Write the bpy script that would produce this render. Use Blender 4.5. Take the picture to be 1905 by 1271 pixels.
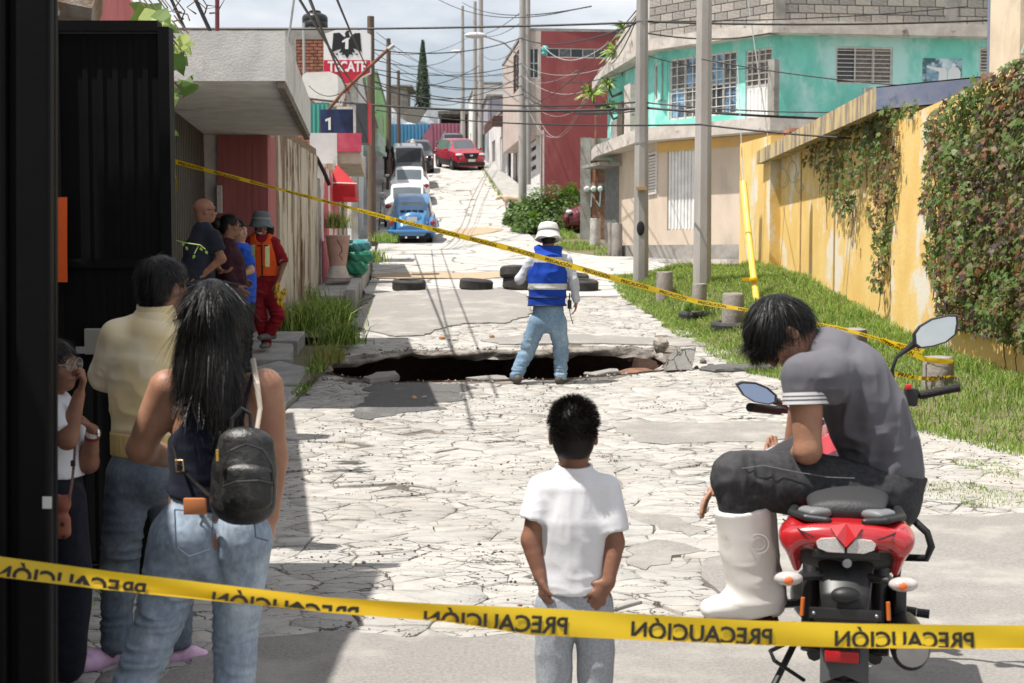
import bpy, bmesh, math, random
import numpy as np
from mathutils import Vector, Matrix
from mathutils.geometry import delaunay_2d_cdt
for _o in list(bpy.data.objects): bpy.data.objects.remove(_o, do_unlink=True)
SC = bpy.context.scene
COL = SC.collection
R = math.radians
# ------------------------------------------------------------------ camera
CAM_H, FPX, PITCH = 1.65, 2646.0, math.atan(155.5/2646.0)
cam_d = bpy.data.cameras.new('camera'); cam = bpy.data.objects.new('camera', cam_d); COL.objects.link(cam)
cam.location = (0, 0, CAM_H); cam.rotation_euler = (math.pi/2 - PITCH, 0, 0)
cam_d.sensor_width = 36; cam_d.lens = 36*FPX/1905.0; cam_d.clip_start = .1; cam_d.clip_end = 3000
cam_d.dof.use_dof = True; cam_d.dof.focus_distance = 9.0; cam_d.dof.aperture_fstop = 6.3
SC.camera = cam
# ------------------------------------------------------------------ sky and sun
SUN = Vector((-0.365, -0.12, 0.925)).normalized()
wd = bpy.data.worlds.new('World'); SC.world = wd; wd.use_nodes = True
nt = wd.node_tree; nt.nodes.clear()
out = nt.nodes.new('ShaderNodeOutputWorld'); bg = nt.nodes.new('ShaderNodeBackground')
sky = nt.nodes.new('ShaderNodeTexSky'); sky.sky_type = 'NISHITA'; sky.sun_disc = False
sky.sun_elevation = math.asin(SUN.z); sky.sun_rotation = math.atan2(SUN.x, SUN.y)
sky.air_density = 1.0; sky.dust_density = 2.5; sky.ozone_density = 1.0
tc = nt.nodes.new('ShaderNodeTexCoord')
mp = nt.nodes.new('ShaderNodeMapping'); mp.inputs['Scale'].default_value = (1.0, 1.0, 2.6); mp.inputs['Location'].default_value = (.32, 0, .1)
nz = nt.nodes.new('ShaderNodeTexNoise'); nz.inputs['Scale'].default_value = 3.2; nz.inputs['Detail'].default_value = 8; nz.inputs['Roughness'].default_value = .55
rp = nt.nodes.new('ShaderNodeValToRGB'); rp.color_ramp.elements[0].position = .36; rp.color_ramp.elements[1].position = .6
rp.color_ramp.elements[0].color = (.14,.14,.14,1)
mx = nt.nodes.new('ShaderNodeMix'); mx.data_type = 'RGBA'; mx.inputs['B'].default_value = (8.4, 8.5, 8.7, 1)
nt.links.new(tc.outputs['Generated'], mp.inputs['Vector']); nt.links.new(mp.outputs['Vector'], nz.inputs['Vector'])
nt.links.new(nz.outputs['Fac'], rp.inputs['Fac']); nt.links.new(rp.outputs['Color'], mx.inputs['Factor'])
nt.links.new(sky.outputs['Color'], mx.inputs['A']); nt.links.new(mx.outputs['Result'], bg.inputs['Color'])
bg.inputs['Strength'].default_value = 0.088
nt.links.new(bg.outputs['Background'], out.inputs['Surface'])
sl = bpy.data.lights.new('sun', 'SUN'); sl.energy = 5.0; sl.angle = R(0.53); sl.color = (1, .955, .89)
so = bpy.data.objects.new('sun', sl); COL.objects.link(so); so.rotation_euler = SUN.to_track_quat('Z', 'Y').to_euler(); so.location = (-8, 0, 20)
SC.view_settings.view_transform = 'Standard'; SC.view_settings.look = 'None'
SC.view_settings.exposure = 0.54; SC.view_settings.gamma = 1.0; SC.view_settings.use_curve_mapping = False
SC.render.engine = 'CYCLES'; SC.cycles.use_denoising = True; SC.cycles.max_bounces = 6; SC.cycles.diffuse_bounces = 3
SC.cycles.glossy_bounces = 3; SC.cycles.transmission_bounces = 4; SC.cycles.transparent_max_bounces = 6; SC.cycles.sample_clamp_indirect = 6
# ------------------------------------------------------------------ helpers
rnd = random.Random(7)
ca, sa = math.cos(PITCH), math.sin(PITCH)
def P(px, py, Y):
    "the point of the place seen at photograph pixel px,py that stands Y metres away"
    u, v = px-952.5, 635.5-py
    dy = FPX*ca + v*sa; dz = -FPX*sa + v*ca
    t = Y/dy
    return Vector((u*t, Y, CAM_H + dz*t))
PROF = [(-20,0),(6,0),(10,.03),(15.5,.25),(20,.55),(26,1.05),(34,1.5),(45,2.12),(52,2.85),(60,4.0),(80,6.65),(100,8.9),(112,9.7),(170,11.5),(400,14)]
PX_ = np.array([p[0] for p in PROF], float); PZ_ = np.array([p[1] for p in PROF], float)
EDGE = [(-20,6.5),(6,6.0),(9,4.9),(11.3,4.15),(12.7,3.6),(17,2.8),(22,2.3),(26,1.95),(30,2.1),(31,40),(60,40)]
EX_ = np.array([p[0] for p in EDGE], float); EZ_ = np.array([p[1] for p in EDGE], float)
def edge_r(y): return float(np.interp(y, EX_, EZ_))
def prof(y):
    y = np.asarray(y, float)
    return (np.interp(y-1.2, PX_, PZ_)+np.interp(y, PX_, PZ_)+np.interp(y+1.2, PX_, PZ_))/3
def gz(x, y):
    "ground height"
    x = np.asarray(x, float); y = np.asarray(y, float)
    z = prof(y)
    t = np.clip((x-np.interp(y, EX_, EZ_)-.02)/1.3, 0, 1); t = t*t*(3-2*t)
    amp = np.interp(y, [8,11,14,20,24,28.5,30.2], [0,.2,.27,.3,.42,.3,0])
    return z + t*amp
def gzf(x, y): return float(gz(x, y))
def G(px, py, far=140.):
    "the ground point seen at a photograph pixel"
    lo, hi = 1.5, None
    prev = 1.5
    for Y in np.arange(1.5, far, .1):
        p = P(px, py, Y)
        if p.z <= gzf(p.x, p.y): hi = Y; break
        prev = Y
    if hi is None: hi = far; return P(px, py, far)
    lo = prev
    for _ in range(18):
        m = (lo+hi)/2; p = P(px, py, m)
        if p.z <= gzf(p.x, p.y): hi = m
        else: lo = m
    return P(px, py, hi)
def vnoise(x, y, seed=0):
    "smooth value noise in numpy"
    x = np.asarray(x, float); y = np.asarray(y, float)
    xi = np.floor(x).astype(np.int64); yi = np.floor(y).astype(np.int64); xf = x-xi; yf = y-yi
    def h(a, b):
        n = (a*374761393 + b*668265263 + seed*974711) & 0x7fffffff
        n = ((n ^ (n >> 13))*1274126177) & 0x7fffffff
        return ((n ^ (n >> 16)) & 0xffff)/65535.0
    u = xf*xf*(3-2*xf); v = yf*yf*(3-2*yf)
    return (h(xi,yi)*(1-u)+h(xi+1,yi)*u)*(1-v)+(h(xi,yi+1)*(1-u)+h(xi+1,yi+1)*u)*v
# ------------------------------------------------------------------ materials
MATS = {}
def mat(name, col=(.5,.5,.5), rough=.8, col2=None, scale=4., detail=5., lo=.35, hi=.65, bump=0., bscale=None, metal=0., spec=.4,
        coat=0., trans=0., emit=None, stretch=(1,1,1), alpha=1., sub=0., col3=None, s3=.8, lo3=.55, hi3=.7, sheen=0., coords='Object', aniso=0.):
    if name in MATS: return MATS[name]
    m = bpy.data.materials.new(name); m.use_nodes = True; n = m.node_tree; b = n.nodes['Principled BSDF']; MATS[name] = m
    b.inputs['Base Color'].default_value = (*col, 1); b.inputs['Roughness'].default_value = rough; b.inputs['Metallic'].default_value = metal
    b.inputs['Specular IOR Level'].default_value = spec; b.inputs['Coat Weight'].default_value = coat; b.inputs['Transmission Weight'].default_value = trans
    if coat: b.inputs['Coat Roughness'].default_value = .06
    if sub: b.inputs['Subsurface Weight'].default_value = sub; b.inputs['Subsurface Radius'].default_value = (.012,.005,.003); b.inputs['Subsurface Scale'].default_value = 1.
    if sheen: b.inputs['Sheen Weight'].default_value = sheen
    if aniso: b.inputs['Anisotropic'].default_value = aniso
    if alpha < 1: b.inputs['Alpha'].default_value = alpha
    if emit: b.inputs['Emission Color'].default_value = (*emit[:3],1); b.inputs['Emission Strength'].default_value = emit[3]
    if col2 is None and not bump: return m
    t = n.nodes.new('ShaderNodeTexCoord'); mp = n.nodes.new('ShaderNodeMapping'); mp.inputs['Scale'].default_value = stretch
    n.links.new(t.outputs[coords], mp.inputs['Vector'])
    def noise(sc, det, ro=.6):
        q = n.nodes.new('ShaderNodeTexNoise'); q.inputs['Scale'].default_value = sc; q.inputs['Detail'].default_value = det; q.inputs['Roughness'].default_value = ro
        n.links.new(mp.outputs['Vector'], q.inputs['Vector']); return q
    def ramp(src, a, c):
        r = n.nodes.new('ShaderNodeMapRange'); r.inputs['From Min'].default_value = a; r.inputs['From Max'].default_value = c; r.interpolation_type = 'SMOOTHSTEP'
        n.links.new(src, r.inputs['Value']); return r.outputs['Result']
    if col2 is not None:
        x = n.nodes.new('ShaderNodeMix'); x.data_type = 'RGBA'; x.inputs['A'].default_value = (*col,1); x.inputs['B'].default_value = (*col2,1)
        n.links.new(ramp(noise(scale, detail).outputs['Fac'], lo, hi), x.inputs['Factor']); last = x.outputs['Result']
        if col3 is not None:
            x2 = n.nodes.new('ShaderNodeMix'); x2.data_type = 'RGBA'; x2.inputs['B'].default_value = (*col3,1); n.links.new(last, x2.inputs['A'])
            n.links.new(ramp(noise(s3, 6, .68).outputs['Fac'], lo3, hi3), x2.inputs['Factor']); last = x2.outputs['Result']
        n.links.new(last, b.inputs['Base Color'])
    if bump:
        bp = n.nodes.new('ShaderNodeBump'); bp.inputs['Strength'].default_value = min(1., bump); bp.inputs['Distance'].default_value = .01*max(1., bump)
        n.links.new(noise(bscale or scale*6, 4).outputs['Fac'], bp.inputs['Height']); n.links.new(bp.outputs['Normal'], b.inputs['Normal'])
    return m
# ------------------------------------------------------------------ mesh builder
def link(o, parent=None):
    COL.objects.link(o)
    if parent is not None: o.parent = parent
    return o
def tag(o, label=None, cat=None, group=None, kind=None):
    if label: o['label'] = label
    if cat: o['category'] = cat
    if group: o['group'] = group
    if kind: o['kind'] = kind
    return o
def empty(name, loc=(0,0,0), label=None, cat=None, group=None, rz=0):
    o = bpy.data.objects.new(name, None); link(o); o.location = loc; o.rotation_euler = (0,0,rz); o.empty_display_size = .2
    return tag(o, label, cat, group)
def mesh_obj(name, verts, faces, mats, parent=None, smooth=False, mi=None, loc=None):
    me = bpy.data.meshes.new(name)
    if isinstance(verts, np.ndarray): verts = verts.tolist()
    if isinstance(faces, np.ndarray): faces = faces.tolist()
    me.from_pydata(verts, [], faces)
    if not isinstance(mats, (list, tuple)): mats = [mats]
    for m in mats: me.materials.append(m)
    if mi is not None: me.polygons.foreach_set('material_index', np.asarray(mi, np.int32))
    if smooth is True: me.polygons.foreach_set('use_smooth', np.ones(len(me.polygons), bool))
    me.update()
    o = bpy.data.objects.new(name, me); link(o, parent)
    if loc is not None: o.location = loc
    return o
class MB:
    "collects simple shapes into one mesh"
    def __init__(s): s.v = []; s.f = []; s.m = []; s.M = None
    def add(s, vs, fs, mi=0, M=None):
        o = len(s.v)
        if M is not None: vs = [M @ Vector(p) for p in vs]
        if s.M is not None: vs = [s.M @ Vector(p) for p in vs]
        s.v += [tuple(p) for p in vs]; s.f += [tuple(o+i for i in f) for f in fs]; s.m += [mi]*len(fs); return s
    def box(s, a, b, mi=0, M=None, bev=0.):
        x0,y0,z0 = a; x1,y1,z1 = b
        if bev > 0:
            bm = bmesh.new(); bmesh.ops.create_cube(bm, size=1)
            for q in bm.verts: q.co = Vector(((x0+x1)/2+q.co.x*(x1-x0), (y0+y1)/2+q.co.y*(y1-y0), (z0+z1)/2+q.co.z*(z1-z0)))
            bmesh.ops.bevel(bm, geom=bm.edges[:], offset=bev, segments=2, affect='EDGES', profile=.5)
            bm.verts.index_update(); s.add([v.co.copy() for v in bm.verts], [[v.index for v in f.verts] for f in bm.faces], mi, M); bm.free(); return s
        vs = [(x0,y0,z0),(x1,y0,z0),(x1,y1,z0),(x0,y1,z0),(x0,y0,z1),(x1,y0,z1),(x1,y1,z1),(x0,y1,z1)]
        return s.add(vs, [(3,2,1,0),(4,5,6,7),(0,1,5,4),(1,2,6,5),(2,3,7,6),(3,0,4,7)], mi, M)
    def prism(s, poly, z0, z1, mi=0, M=None, top=None):
        n = len(poly); vs = [(x,y,z0) for x,y in poly]+[(x,y,z1) for x,y in poly]
        return s.add(vs, [tuple(range(n-1,-1,-1)), tuple(range(n,2*n))]+[(i,(i+1)%n,n+(i+1)%n,n+i) for i in range(n)], mi, M)
    def tube(s, path, r, n=8, mi=0, cap=True, sq=None):
        path = [Vector(p) for p in path]; k = len(path)
        rs = r if isinstance(r, (list,tuple)) else [r]*k
        vs = []; up = None
        for i, p in enumerate(path):
            d = (path[min(i+1,k-1)]-path[max(i-1,0)]).normalized()
            if up is None: up = d.orthogonal().normalized() if abs(d.z) > .9 else Vector((0,0,1))
            a = d.cross(up)
            if a.length < 1e-4: a = d.orthogonal()
            a.normalize(); b = a.cross(d).normalized(); up = b
            for j in range(n):
                t = 2*math.pi*j/n
                vs.append(p + a*math.cos(t)*rs[i] + b*math.sin(t)*rs[i]*(sq or 1))
        fs = [(i*n+j, i*n+(j+1)%n, (i+1)*n+(j+1)%n, (i+1)*n+j) for i in range(k-1) for j in range(n)]
        if cap: fs += [tuple(range(n-1,-1,-1)), tuple((k-1)*n+j for j in range(n))]
        return s.add(vs, fs, mi)
    def lathe(s, prof, n=24, mi=0, M=None, closed=False):
        vs = [(r*math.cos(2*math.pi*j/n), r*math.sin(2*math.pi*j/n), z) for r,z in prof for j in range(n)]; k = len(prof)
        fs = [(i*n+j, i*n+(j+1)%n, ((i+1)%k)*n+(j+1)%n, ((i+1)%k)*n+j) for i in range(k if closed else k-1) for j in range(n)]
        if not closed: fs += [tuple(range(n-1,-1,-1)), tuple((k-1)*n+j for j in range(n))]
        return s.add(vs, fs, mi, M)
    def sphere(s, c, r, mi=0, nu=12, nv=8, M=None):
        rx,ry,rz = r if isinstance(r,(tuple,list)) else (r,r,r); vs = [(c[0],c[1],c[2]-rz)]
        for i in range(1,nv):
            t = -math.pi/2+math.pi*i/nv
            for j in range(nu):
                u = 2*math.pi*j/nu; vs.append((c[0]+rx*math.cos(t)*math.cos(u), c[1]+ry*math.cos(t)*math.sin(u), c[2]+rz*math.sin(t)))
        vs.append((c[0],c[1],c[2]+rz)); L = len(vs)-1
        fs = [(0,1+(j+1)%nu,1+j) for j in range(nu)]+[(L,L-nu+j,L-nu+(j+1)%nu) for j in range(nu)]
        fs += [(1+i*nu+j,1+i*nu+(j+1)%nu,1+(i+1)*nu+(j+1)%nu,1+(i+1)*nu+j) for i in range(nv-2) for j in range(nu)]
        return s.add(vs, fs, mi, M)
    def quad(s, a, b, c, d, mi=0): return s.add([a,b,c,d], [(0,1,2,3)], mi)
    def build(s, name, mats, parent=None, smooth=False, loc=None):
        o = mesh_obj(name, s.v, s.f, mats, parent, smooth is True, s.m, loc)
        if smooth == 'auto':
            o.data.polygons.foreach_set('use_smooth', np.ones(len(o.data.polygons), bool))
            o.data.set_sharp_from_angle(angle=R(38))
        return o
def rotM(ax, ang, c=(0,0,0)):
    c = Vector(c); return Matrix.Translation(c) @ Matrix.Rotation(ang, 4, ax) @ Matrix.Translation(-c)
def copy_tree(o, parent=None):
    c = o.copy(); COL.objects.link(c); c.parent = parent
    for ch in list(o.children): copy_tree(ch, c)
    return c
def inpoly(pts, poly):
    pts = np.asarray(pts, float); poly = np.asarray(poly, float)
    x, y = pts[:,0], pts[:,1]; c = np.zeros(len(pts), bool); n = len(poly); j = n-1
    for i in range(n):
        xi, yi = poly[i]; xj, yj = poly[j]
        c ^= ((yi > y) != (yj > y)) & (x < (xj-xi)*(y-yi)/((yj-yi) or 1e-12)+xi); j = i
    return c
def dist_poly(pts, poly):
    pts = np.asarray(pts, float); poly = np.asarray(poly, float); d = np.full(len(pts), 1e9)
    for i in range(len(poly)):
        a = poly[i]; b = poly[(i+1)%len(poly)]; ab = b-a
        t = np.clip(((pts-a)@ab)/max(ab@ab,1e-12), 0, 1); d = np.minimum(d, np.linalg.norm(pts-a-t[:,None]*ab, axis=1))
    return d
def resample(poly, step, jit=0., seed=1, closed=True):
    rr = random.Random(seed); out = []; n = len(poly)
    for i in range(n if closed else n-1):
        a = Vector(poly[i][:2]); b = Vector(poly[(i+1)%n][:2]); L = (b-a).length; k = max(1, int(L/step)); nn = Vector((-(b-a).y,(b-a).x))/max(L,1e-6)
        for q in range(k):
            p = a.lerp(b, q/k) + nn*rr.uniform(-jit,jit); out.append((p.x,p.y))
    if not closed: out.append(tuple(poly[-1][:2]))
    return out
def cdt_sheet(outer, holes, xs, ys, zf, margin=.06):
    gx, gy = np.meshgrid(xs, ys); pts = np.stack([gx.ravel(), gy.ravel()], 1)
    keep = inpoly(pts, outer) & (dist_poly(pts, outer) > margin)
    for h in holes: keep &= ~inpoly(pts, h) & (dist_poly(pts, h) > margin)
    pts = [Vector(p) for p in pts[keep]]; edges = []
    for ring in [outer]+list(holes):
        o = len(pts); n = len(ring); pts += [Vector(p) for p in ring]; edges += [(o+i, o+(i+1)%n) for i in range(n)]
    v, e, f, *_ = delaunay_2d_cdt(pts, edges, [], 0, 1e-5)
    va = np.array([[q.x,q.y] for q in v]); fa = np.array([list(q) for q in f if len(q) == 3])
    c = va[fa].mean(1); k = inpoly(c, outer)
    for h in holes: k &= ~inpoly(c, h)
    fa = fa[k]; z = zf(va[:,0], va[:,1])
    return np.column_stack([va, z]), fa
# ================================================================== ground, road, hole
M_earth = mat('packed_earth', (.16,.13,.085), .95, (.12,.12,.06), 3., bump=.5, bscale=30)
M_mortar = mat('dusty_mortar', (.15,.13,.11), .95, (.09,.08,.068), 7., bump=.8, bscale=50, col3=(.36,.31,.25), s3=1.3, lo3=.5)
M_far_road = None
M_stone = mat('worn_concrete', (.42,.40,.37), .88, (.32,.305,.28), 5., 8, bump=.7, bscale=46, col3=(.45,.435,.41), s3=1.1)
M_stone2 = mat('worn_concrete_warm', (.42,.40,.365), .88, (.33,.315,.29), 6., 8, bump=.8, bscale=40, col3=(.44,.42,.39), s3=1.4)
M_stone3 = mat('worn_concrete_grey', (.38,.37,.35), .88, (.31,.30,.28), 4., 8, bump=.7, bscale=44, col3=(.40,.39,.37), s3=1.7)
def add_cracks(m, scale=3.8, w=.024, dark=(.075,.065,.055)):
    n = m.node_tree; b = n.nodes['Principled BSDF']; src = b.inputs['Base Color'].links[0].from_socket
    t = n.nodes.new('ShaderNodeNewGeometry'); q = n.nodes.new('ShaderNodeTexNoise'); q.inputs['Scale'].default_value = 3.; q.inputs['Detail'].default_value = 7; q.inputs['Roughness'].default_value = .65
    sc = n.nodes.new('ShaderNodeVectorMath'); sc.operation = 'MULTIPLY_ADD'; sc.inputs[1].default_value = (.28,.28,.28); n.links.new(t.outputs['Position'], q.inputs['Vector']); n.links.new(q.outputs['Color'], sc.inputs[0])
    n.links.new(t.outputs['Position'], sc.inputs[2])
    ms = n.nodes.new('ShaderNodeVectorMath'); ms.operation = 'MULTIPLY'; ms.inputs[1].default_value = (1,1.9,1); n.links.new(sc.outputs[0], ms.inputs[0])
    v = n.nodes.new('ShaderNodeTexVoronoi'); v.feature = 'DISTANCE_TO_EDGE'; v.inputs['Scale'].default_value = scale; n.links.new(ms.outputs[0], v.inputs['Vector'])
    q2 = n.nodes.new('ShaderNodeTexNoise'); q2.inputs['Scale'].default_value = 1.7; q2.inputs['Detail'].default_value = 4; n.links.new(t.outputs['Position'], q2.inputs['Vector'])
    wd_ = n.nodes.new('ShaderNodeMapRange'); wd_.inputs['From Min'].default_value = .38; wd_.inputs['From Max'].default_value = .68; wd_.inputs['To Min'].default_value = 0.; wd_.inputs['To Max'].default_value = w*2; n.links.new(q2.outputs['Fac'], wd_.inputs['Value'])
    dv = n.nodes.new('ShaderNodeMath'); dv.operation = 'DIVIDE'; ad = n.nodes.new('ShaderNodeMath'); ad.operation = 'ADD'; ad.inputs[1].default_value = .0006; n.links.new(wd_.outputs['Result'], ad.inputs[0]); n.links.new(v.outputs['Distance'], dv.inputs[0]); n.links.new(ad.outputs[0], dv.inputs[1])
    r = n.nodes.new('ShaderNodeMapRange'); r.inputs['From Min'].default_value = .35; r.inputs['From Max'].default_value = 1.; n.links.new(dv.outputs[0], r.inputs['Value'])
    x = n.nodes.new('ShaderNodeMix'); x.data_type = 'RGBA'; x.inputs['A'].default_value = (*dark,1); n.links.new(r.outputs['Result'], x.inputs['Factor']); n.links.new(src, x.inputs['B'])
    n.links.new(x.outputs['Result'], b.inputs['Base Color'])
    q4 = n.nodes.new('ShaderNodeTexNoise'); q4.inputs['Scale'].default_value = .75; q4.inputs['Detail'].default_value = 6; q4.inputs['Roughness'].default_value = .7; n.links.new(t.outputs['Position'], q4.inputs['Vector'])
    r4 = n.nodes.new('ShaderNodeMapRange'); r4.inputs['From Min'].default_value = .46; r4.inputs['From Max'].default_value = .66; r4.inputs['To Max'].default_value = .5; n.links.new(q4.outputs['Fac'], r4.inputs['Value'])
    x4 = n.nodes.new('ShaderNodeMix'); x4.data_type = 'RGBA'; x4.inputs['B'].default_value = (.24,.215,.185,1); n.links.new(r4.outputs['Result'], x4.inputs['Factor']); n.links.new(x.outputs['Result'], x4.inputs['A']); n.links.new(x4.outputs['Result'], b.inputs['Base Color'])
    bp = [k for k in n.nodes if k.type == 'BUMP']
    if bp:
        b2 = n.nodes.new('ShaderNodeBump'); b2.inputs['Strength'].default_value = .7; b2.inputs['Distance'].default_value = .008; n.links.new(r.outputs['Result'], b2.inputs['Height']); n.links.new(bp[0].outputs['Normal'], b2.inputs['Normal']); n.links.new(b2.outputs['Normal'], b.inputs['Normal'])
for m_ in (M_stone, M_stone2, M_stone3): add_cracks(m_)
M_asph = mat('old_asphalt', (.265,.25,.232), .9, (.20,.19,.175), 60., 3, bump=.6, bscale=130, col3=(.34,.32,.29), s3=1.5, lo3=.45)
M_asph_d = mat('dark_asphalt', (.13,.128,.125), .9, (.085,.083,.08), 50., 3, bump=1., bscale=120, col3=(.19,.185,.175), s3=2.)
M_soil = mat('shaded_soil', (.045,.022,.014), 1., (.022,.012,.008), 5., 6, bump=1.5, bscale=16)  # hole soil darkened: the shade of the undercut is put into its colour
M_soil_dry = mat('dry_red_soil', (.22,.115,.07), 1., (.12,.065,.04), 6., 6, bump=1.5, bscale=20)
M_break = mat('broken_concrete', (.33,.30,.265), .95, (.20,.175,.15), 7., 7, bump=1.6, bscale=22, col3=(.13,.105,.085), s3=3.)
M_walk = mat('sidewalk_concrete', (.36,.35,.33), .9, (.27,.26,.245), 3.5, 8, bump=.6, bscale=36, col3=(.42,.41,.39), s3=1.)
M_sand = mat('spilled_sand', (.42,.31,.20), .98, (.34,.26,.18), 9., bump=.8, bscale=60)
# hole outline from the photograph
HN = [(604,690),(640,697),(690,703),(740,708),(800,706),(860,705),(920,703),(1000,703),(1060,700),(1120,696),(1180,691),(1232,686)]
HF = [(1240,668),(1225,657),(1180,651),(1120,649),(1060,651),(1000,655),(950,656),(870,654),(800,656),(750,658),(700,664),(640,668),(610,676)]
hole_c = [tuple(G(p[0],p[1]+3).xy) for p in HN]+[tuple(G(p[0],p[1]-3).xy) for p in HF]
hole = resample(hole_c, .11, .022, 5)
LEFT = [(-6,-2.2),(16.6,-2.2),(18.4,-2.28),(28,-2.8),(34,-3.3),(45,-4.25),(60,-5.5),(80,-7.1),(100,-8.7),(111,-9.4)]
RIGHT_UP = [(111,-3.9),(105,-3.4),(80,-1.65),(57,-.1),(47,.65),(40,1.4),(37.2,2.3)]
def left_x(y): return float(np.interp(y, [a for a,_ in LEFT], [b for _,b in LEFT]))
road_c = [(x,y) for y,x in LEFT]+[(x,y) for y,x in RIGHT_UP]+[(9,36.2),(45,36.2),(45,30.6),(5.2,30.4),(2.3,29.8)]+[(edge_r(y),y) for y in (26,22,19.5,17,14.5,12.7,11.3,9,6,2,-6)]
road_poly = resample(road_c, .8, .05, 3)
xs = np.concatenate([np.arange(-60,-10,5.), np.arange(-10,10,.5), np.arange(10,61,5.)]); ys = np.concatenate([np.arange(-5.5,32,.5), np.arange(32,60,1.5), np.arange(60,175,5.)])
big = [(-62,-6),(62,-6),(62,176),(-62,176)]
v, f = cdt_sheet(resample(big, 6), [hole], xs, ys, lambda x,y: gz(x,y)-.03)
tag(mesh_obj('ground', v, f, M_earth, smooth=True), kind='structure')
# far road concrete: cracked slabs in the material beyond the built stones
def far_mat():
    m = mat('far_road_concrete', (.46,.44,.41), .88, (.35,.335,.31), 2.5, 8, bump=.5, bscale=30, col3=(.50,.48,.45), s3=.6)
    n = m.node_tree; b = n.nodes['Principled BSDF']; src = b.inputs['Base Color'].links[0].from_socket
    t = n.nodes.new('ShaderNodeTexCoord'); q = n.nodes.new('ShaderNodeTexNoise'); q.inputs['Scale'].default_value = 1.3; q.inputs['Detail'].default_value = 5
    ad = n.nodes.new('ShaderNodeMix'); ad.data_type = 'RGBA'; ad.inputs['Factor'].default_value = .34
    n.links.new(t.outputs['Object'], q.inputs['Vector']); n.links.new(t.outputs['Object'], ad.inputs['A']); n.links.new(q.outputs['Color'], ad.inputs['B'])
    v = n.nodes.new('ShaderNodeTexVoronoi'); v.feature = 'DISTANCE_TO_EDGE'; v.inputs['Scale'].default_value = .95; n.links.new(ad.outputs['Result'], v.inputs['Vector'])
    r = n.nodes.new('ShaderNodeMapRange'); r.inputs['From Min'].default_value = .006; r.inputs['From Max'].default_value = .035; n.links.new(v.outputs['Distance'], r.inputs['Value'])
    x = n.nodes.new('ShaderNodeMix'); x.data_type = 'RGBA'; x.inputs['A'].default_value = (.13,.115,.10,1); n.links.new(r.outputs['Result'], x.inputs['Factor']); n.links.new(src, x.inputs['B'])
    n.links.new(x.outputs['Result'], b.inputs['Base Color']); return m
M_far_road = far_mat()
xs = np.concatenate([np.arange(-10,7,.45), np.arange(7,46,3.)]); ys = np.concatenate([np.arange(-5.5,30,.45), np.arange(30,112,1.5)])
v, f = cdt_sheet(road_poly, [hole], xs, ys, lambda x,y: gz(np.minimum(x, np.interp(y,EX_,EZ_)),y)+np.where(y>25,.012,-.014))
cy = v[f][:,:,1].mean(1)
road = tag(mesh_obj('road', v, f, [M_mortar, M_far_road], smooth=True, mi=(cy > 25.2).astype(int)), kind='structure')
# asphalt patches
def pxpoly(pts): return [tuple(G(*p).xy) for p in pts]
PATCH = [
 (pxpoly([(385,1215),(480,1192),(560,1186),(650,1180),(760,1192),(860,1194),(960,1184),(1060,1186),(1150,1180),(1250,1172),(1325,1160),(1340,1122),(1292,1080),(1300,1052),(1360,1034),(1430,1008),(1520,985),(1640,970),(1720,962),(1810,968),(1905,963),(2060,966)])+[(5.4,5.0),(5.0,2.0),(-1.3,2.0),(-1.5,5.)], M_asph, .03),
 (pxpoly([(1138,790),(1200,786),(1290,788),(1390,784),(1462,787),(1470,815),(1420,824),(1330,822),(1240,828),(1195,824),(1160,808)]), M_asph, .016),
 (pxpoly([(652,606),(672,575),(700,548),(760,541),(850,540),(940,540),(975,548),(990,566),(985,588),(940,602),(870,603),(820,612),(790,626),(735,628),(690,618)]), M_asph, .03),
 (pxpoly([(652,772),(668,752),(690,735),(676,722),(700,713),(790,712),(860,717),(890,724),(850,732),(868,744),(800,752),(830,762),(740,770),(690,782)]), M_asph_d, .016),
 (pxpoly([(1172,1016),(1215,1008),(1280,1012),(1300,1024),(1262,1036),(1235,1048),(1196,1062),(1165,1050)]), M_asph, .014),
 (pxpoly([(1165,955),(1230,958),(1280,972),(1320,985),(1290,998),(1238,986),(1190,972)]), M_asph, .014),
 (pxpoly([(890,634),(960,626),(1060,624),(1160,628),(1290,634),(1330,646),(1230,645),(1120,640),(1000,641),(930,642)]), M_asph, .026),
]
def patch(poly, m, h, label=None):
    ring = resample(poly, .10, .045, len(poly)*3+1); a = np.array(ring); c = a.mean(0)
    pass
    # interior sheet + rim
    x0,y0 = a.min(0); x1,y1 = a.max(0); st = max(.12, (x1-x0)/30)
    v, f = cdt_sheet(ring, [], np.arange(x0,x1,st), np.arange(y0,y1,st), lambda x,y: gz(np.minimum(x,np.interp(y,EX_,EZ_)),y)+h, .03)
    v[:,2] += .007*(vnoise(v[:,0]*5, v[:,1]*5, 3)-.5)
    d = dist_poly(v[:,:2], ring); v[:,2] -= np.where(d < .02, .010, 0)
    n0 = len(v); ra = np.array(ring); rv = np.column_stack([ra, gz(np.minimum(ra[:,0],np.interp(ra[:,1],EX_,EZ_)), ra[:,1])+h-.010]); lv = rv.copy(); lv[:,2] -= .06
    k = len(ring); fs = f.tolist()+[(n0+i, n0+k+i, n0+k+(i+1)%k, n0+(i+1)%k) for i in range(k)]
    o = mesh_obj('asphalt_patch', np.vstack([v,rv,lv]), fs, m); tag(o, kind='structure')
    return ring
patch_rings = [patch(p, m, h) for p, m, h in PATCH]
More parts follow.
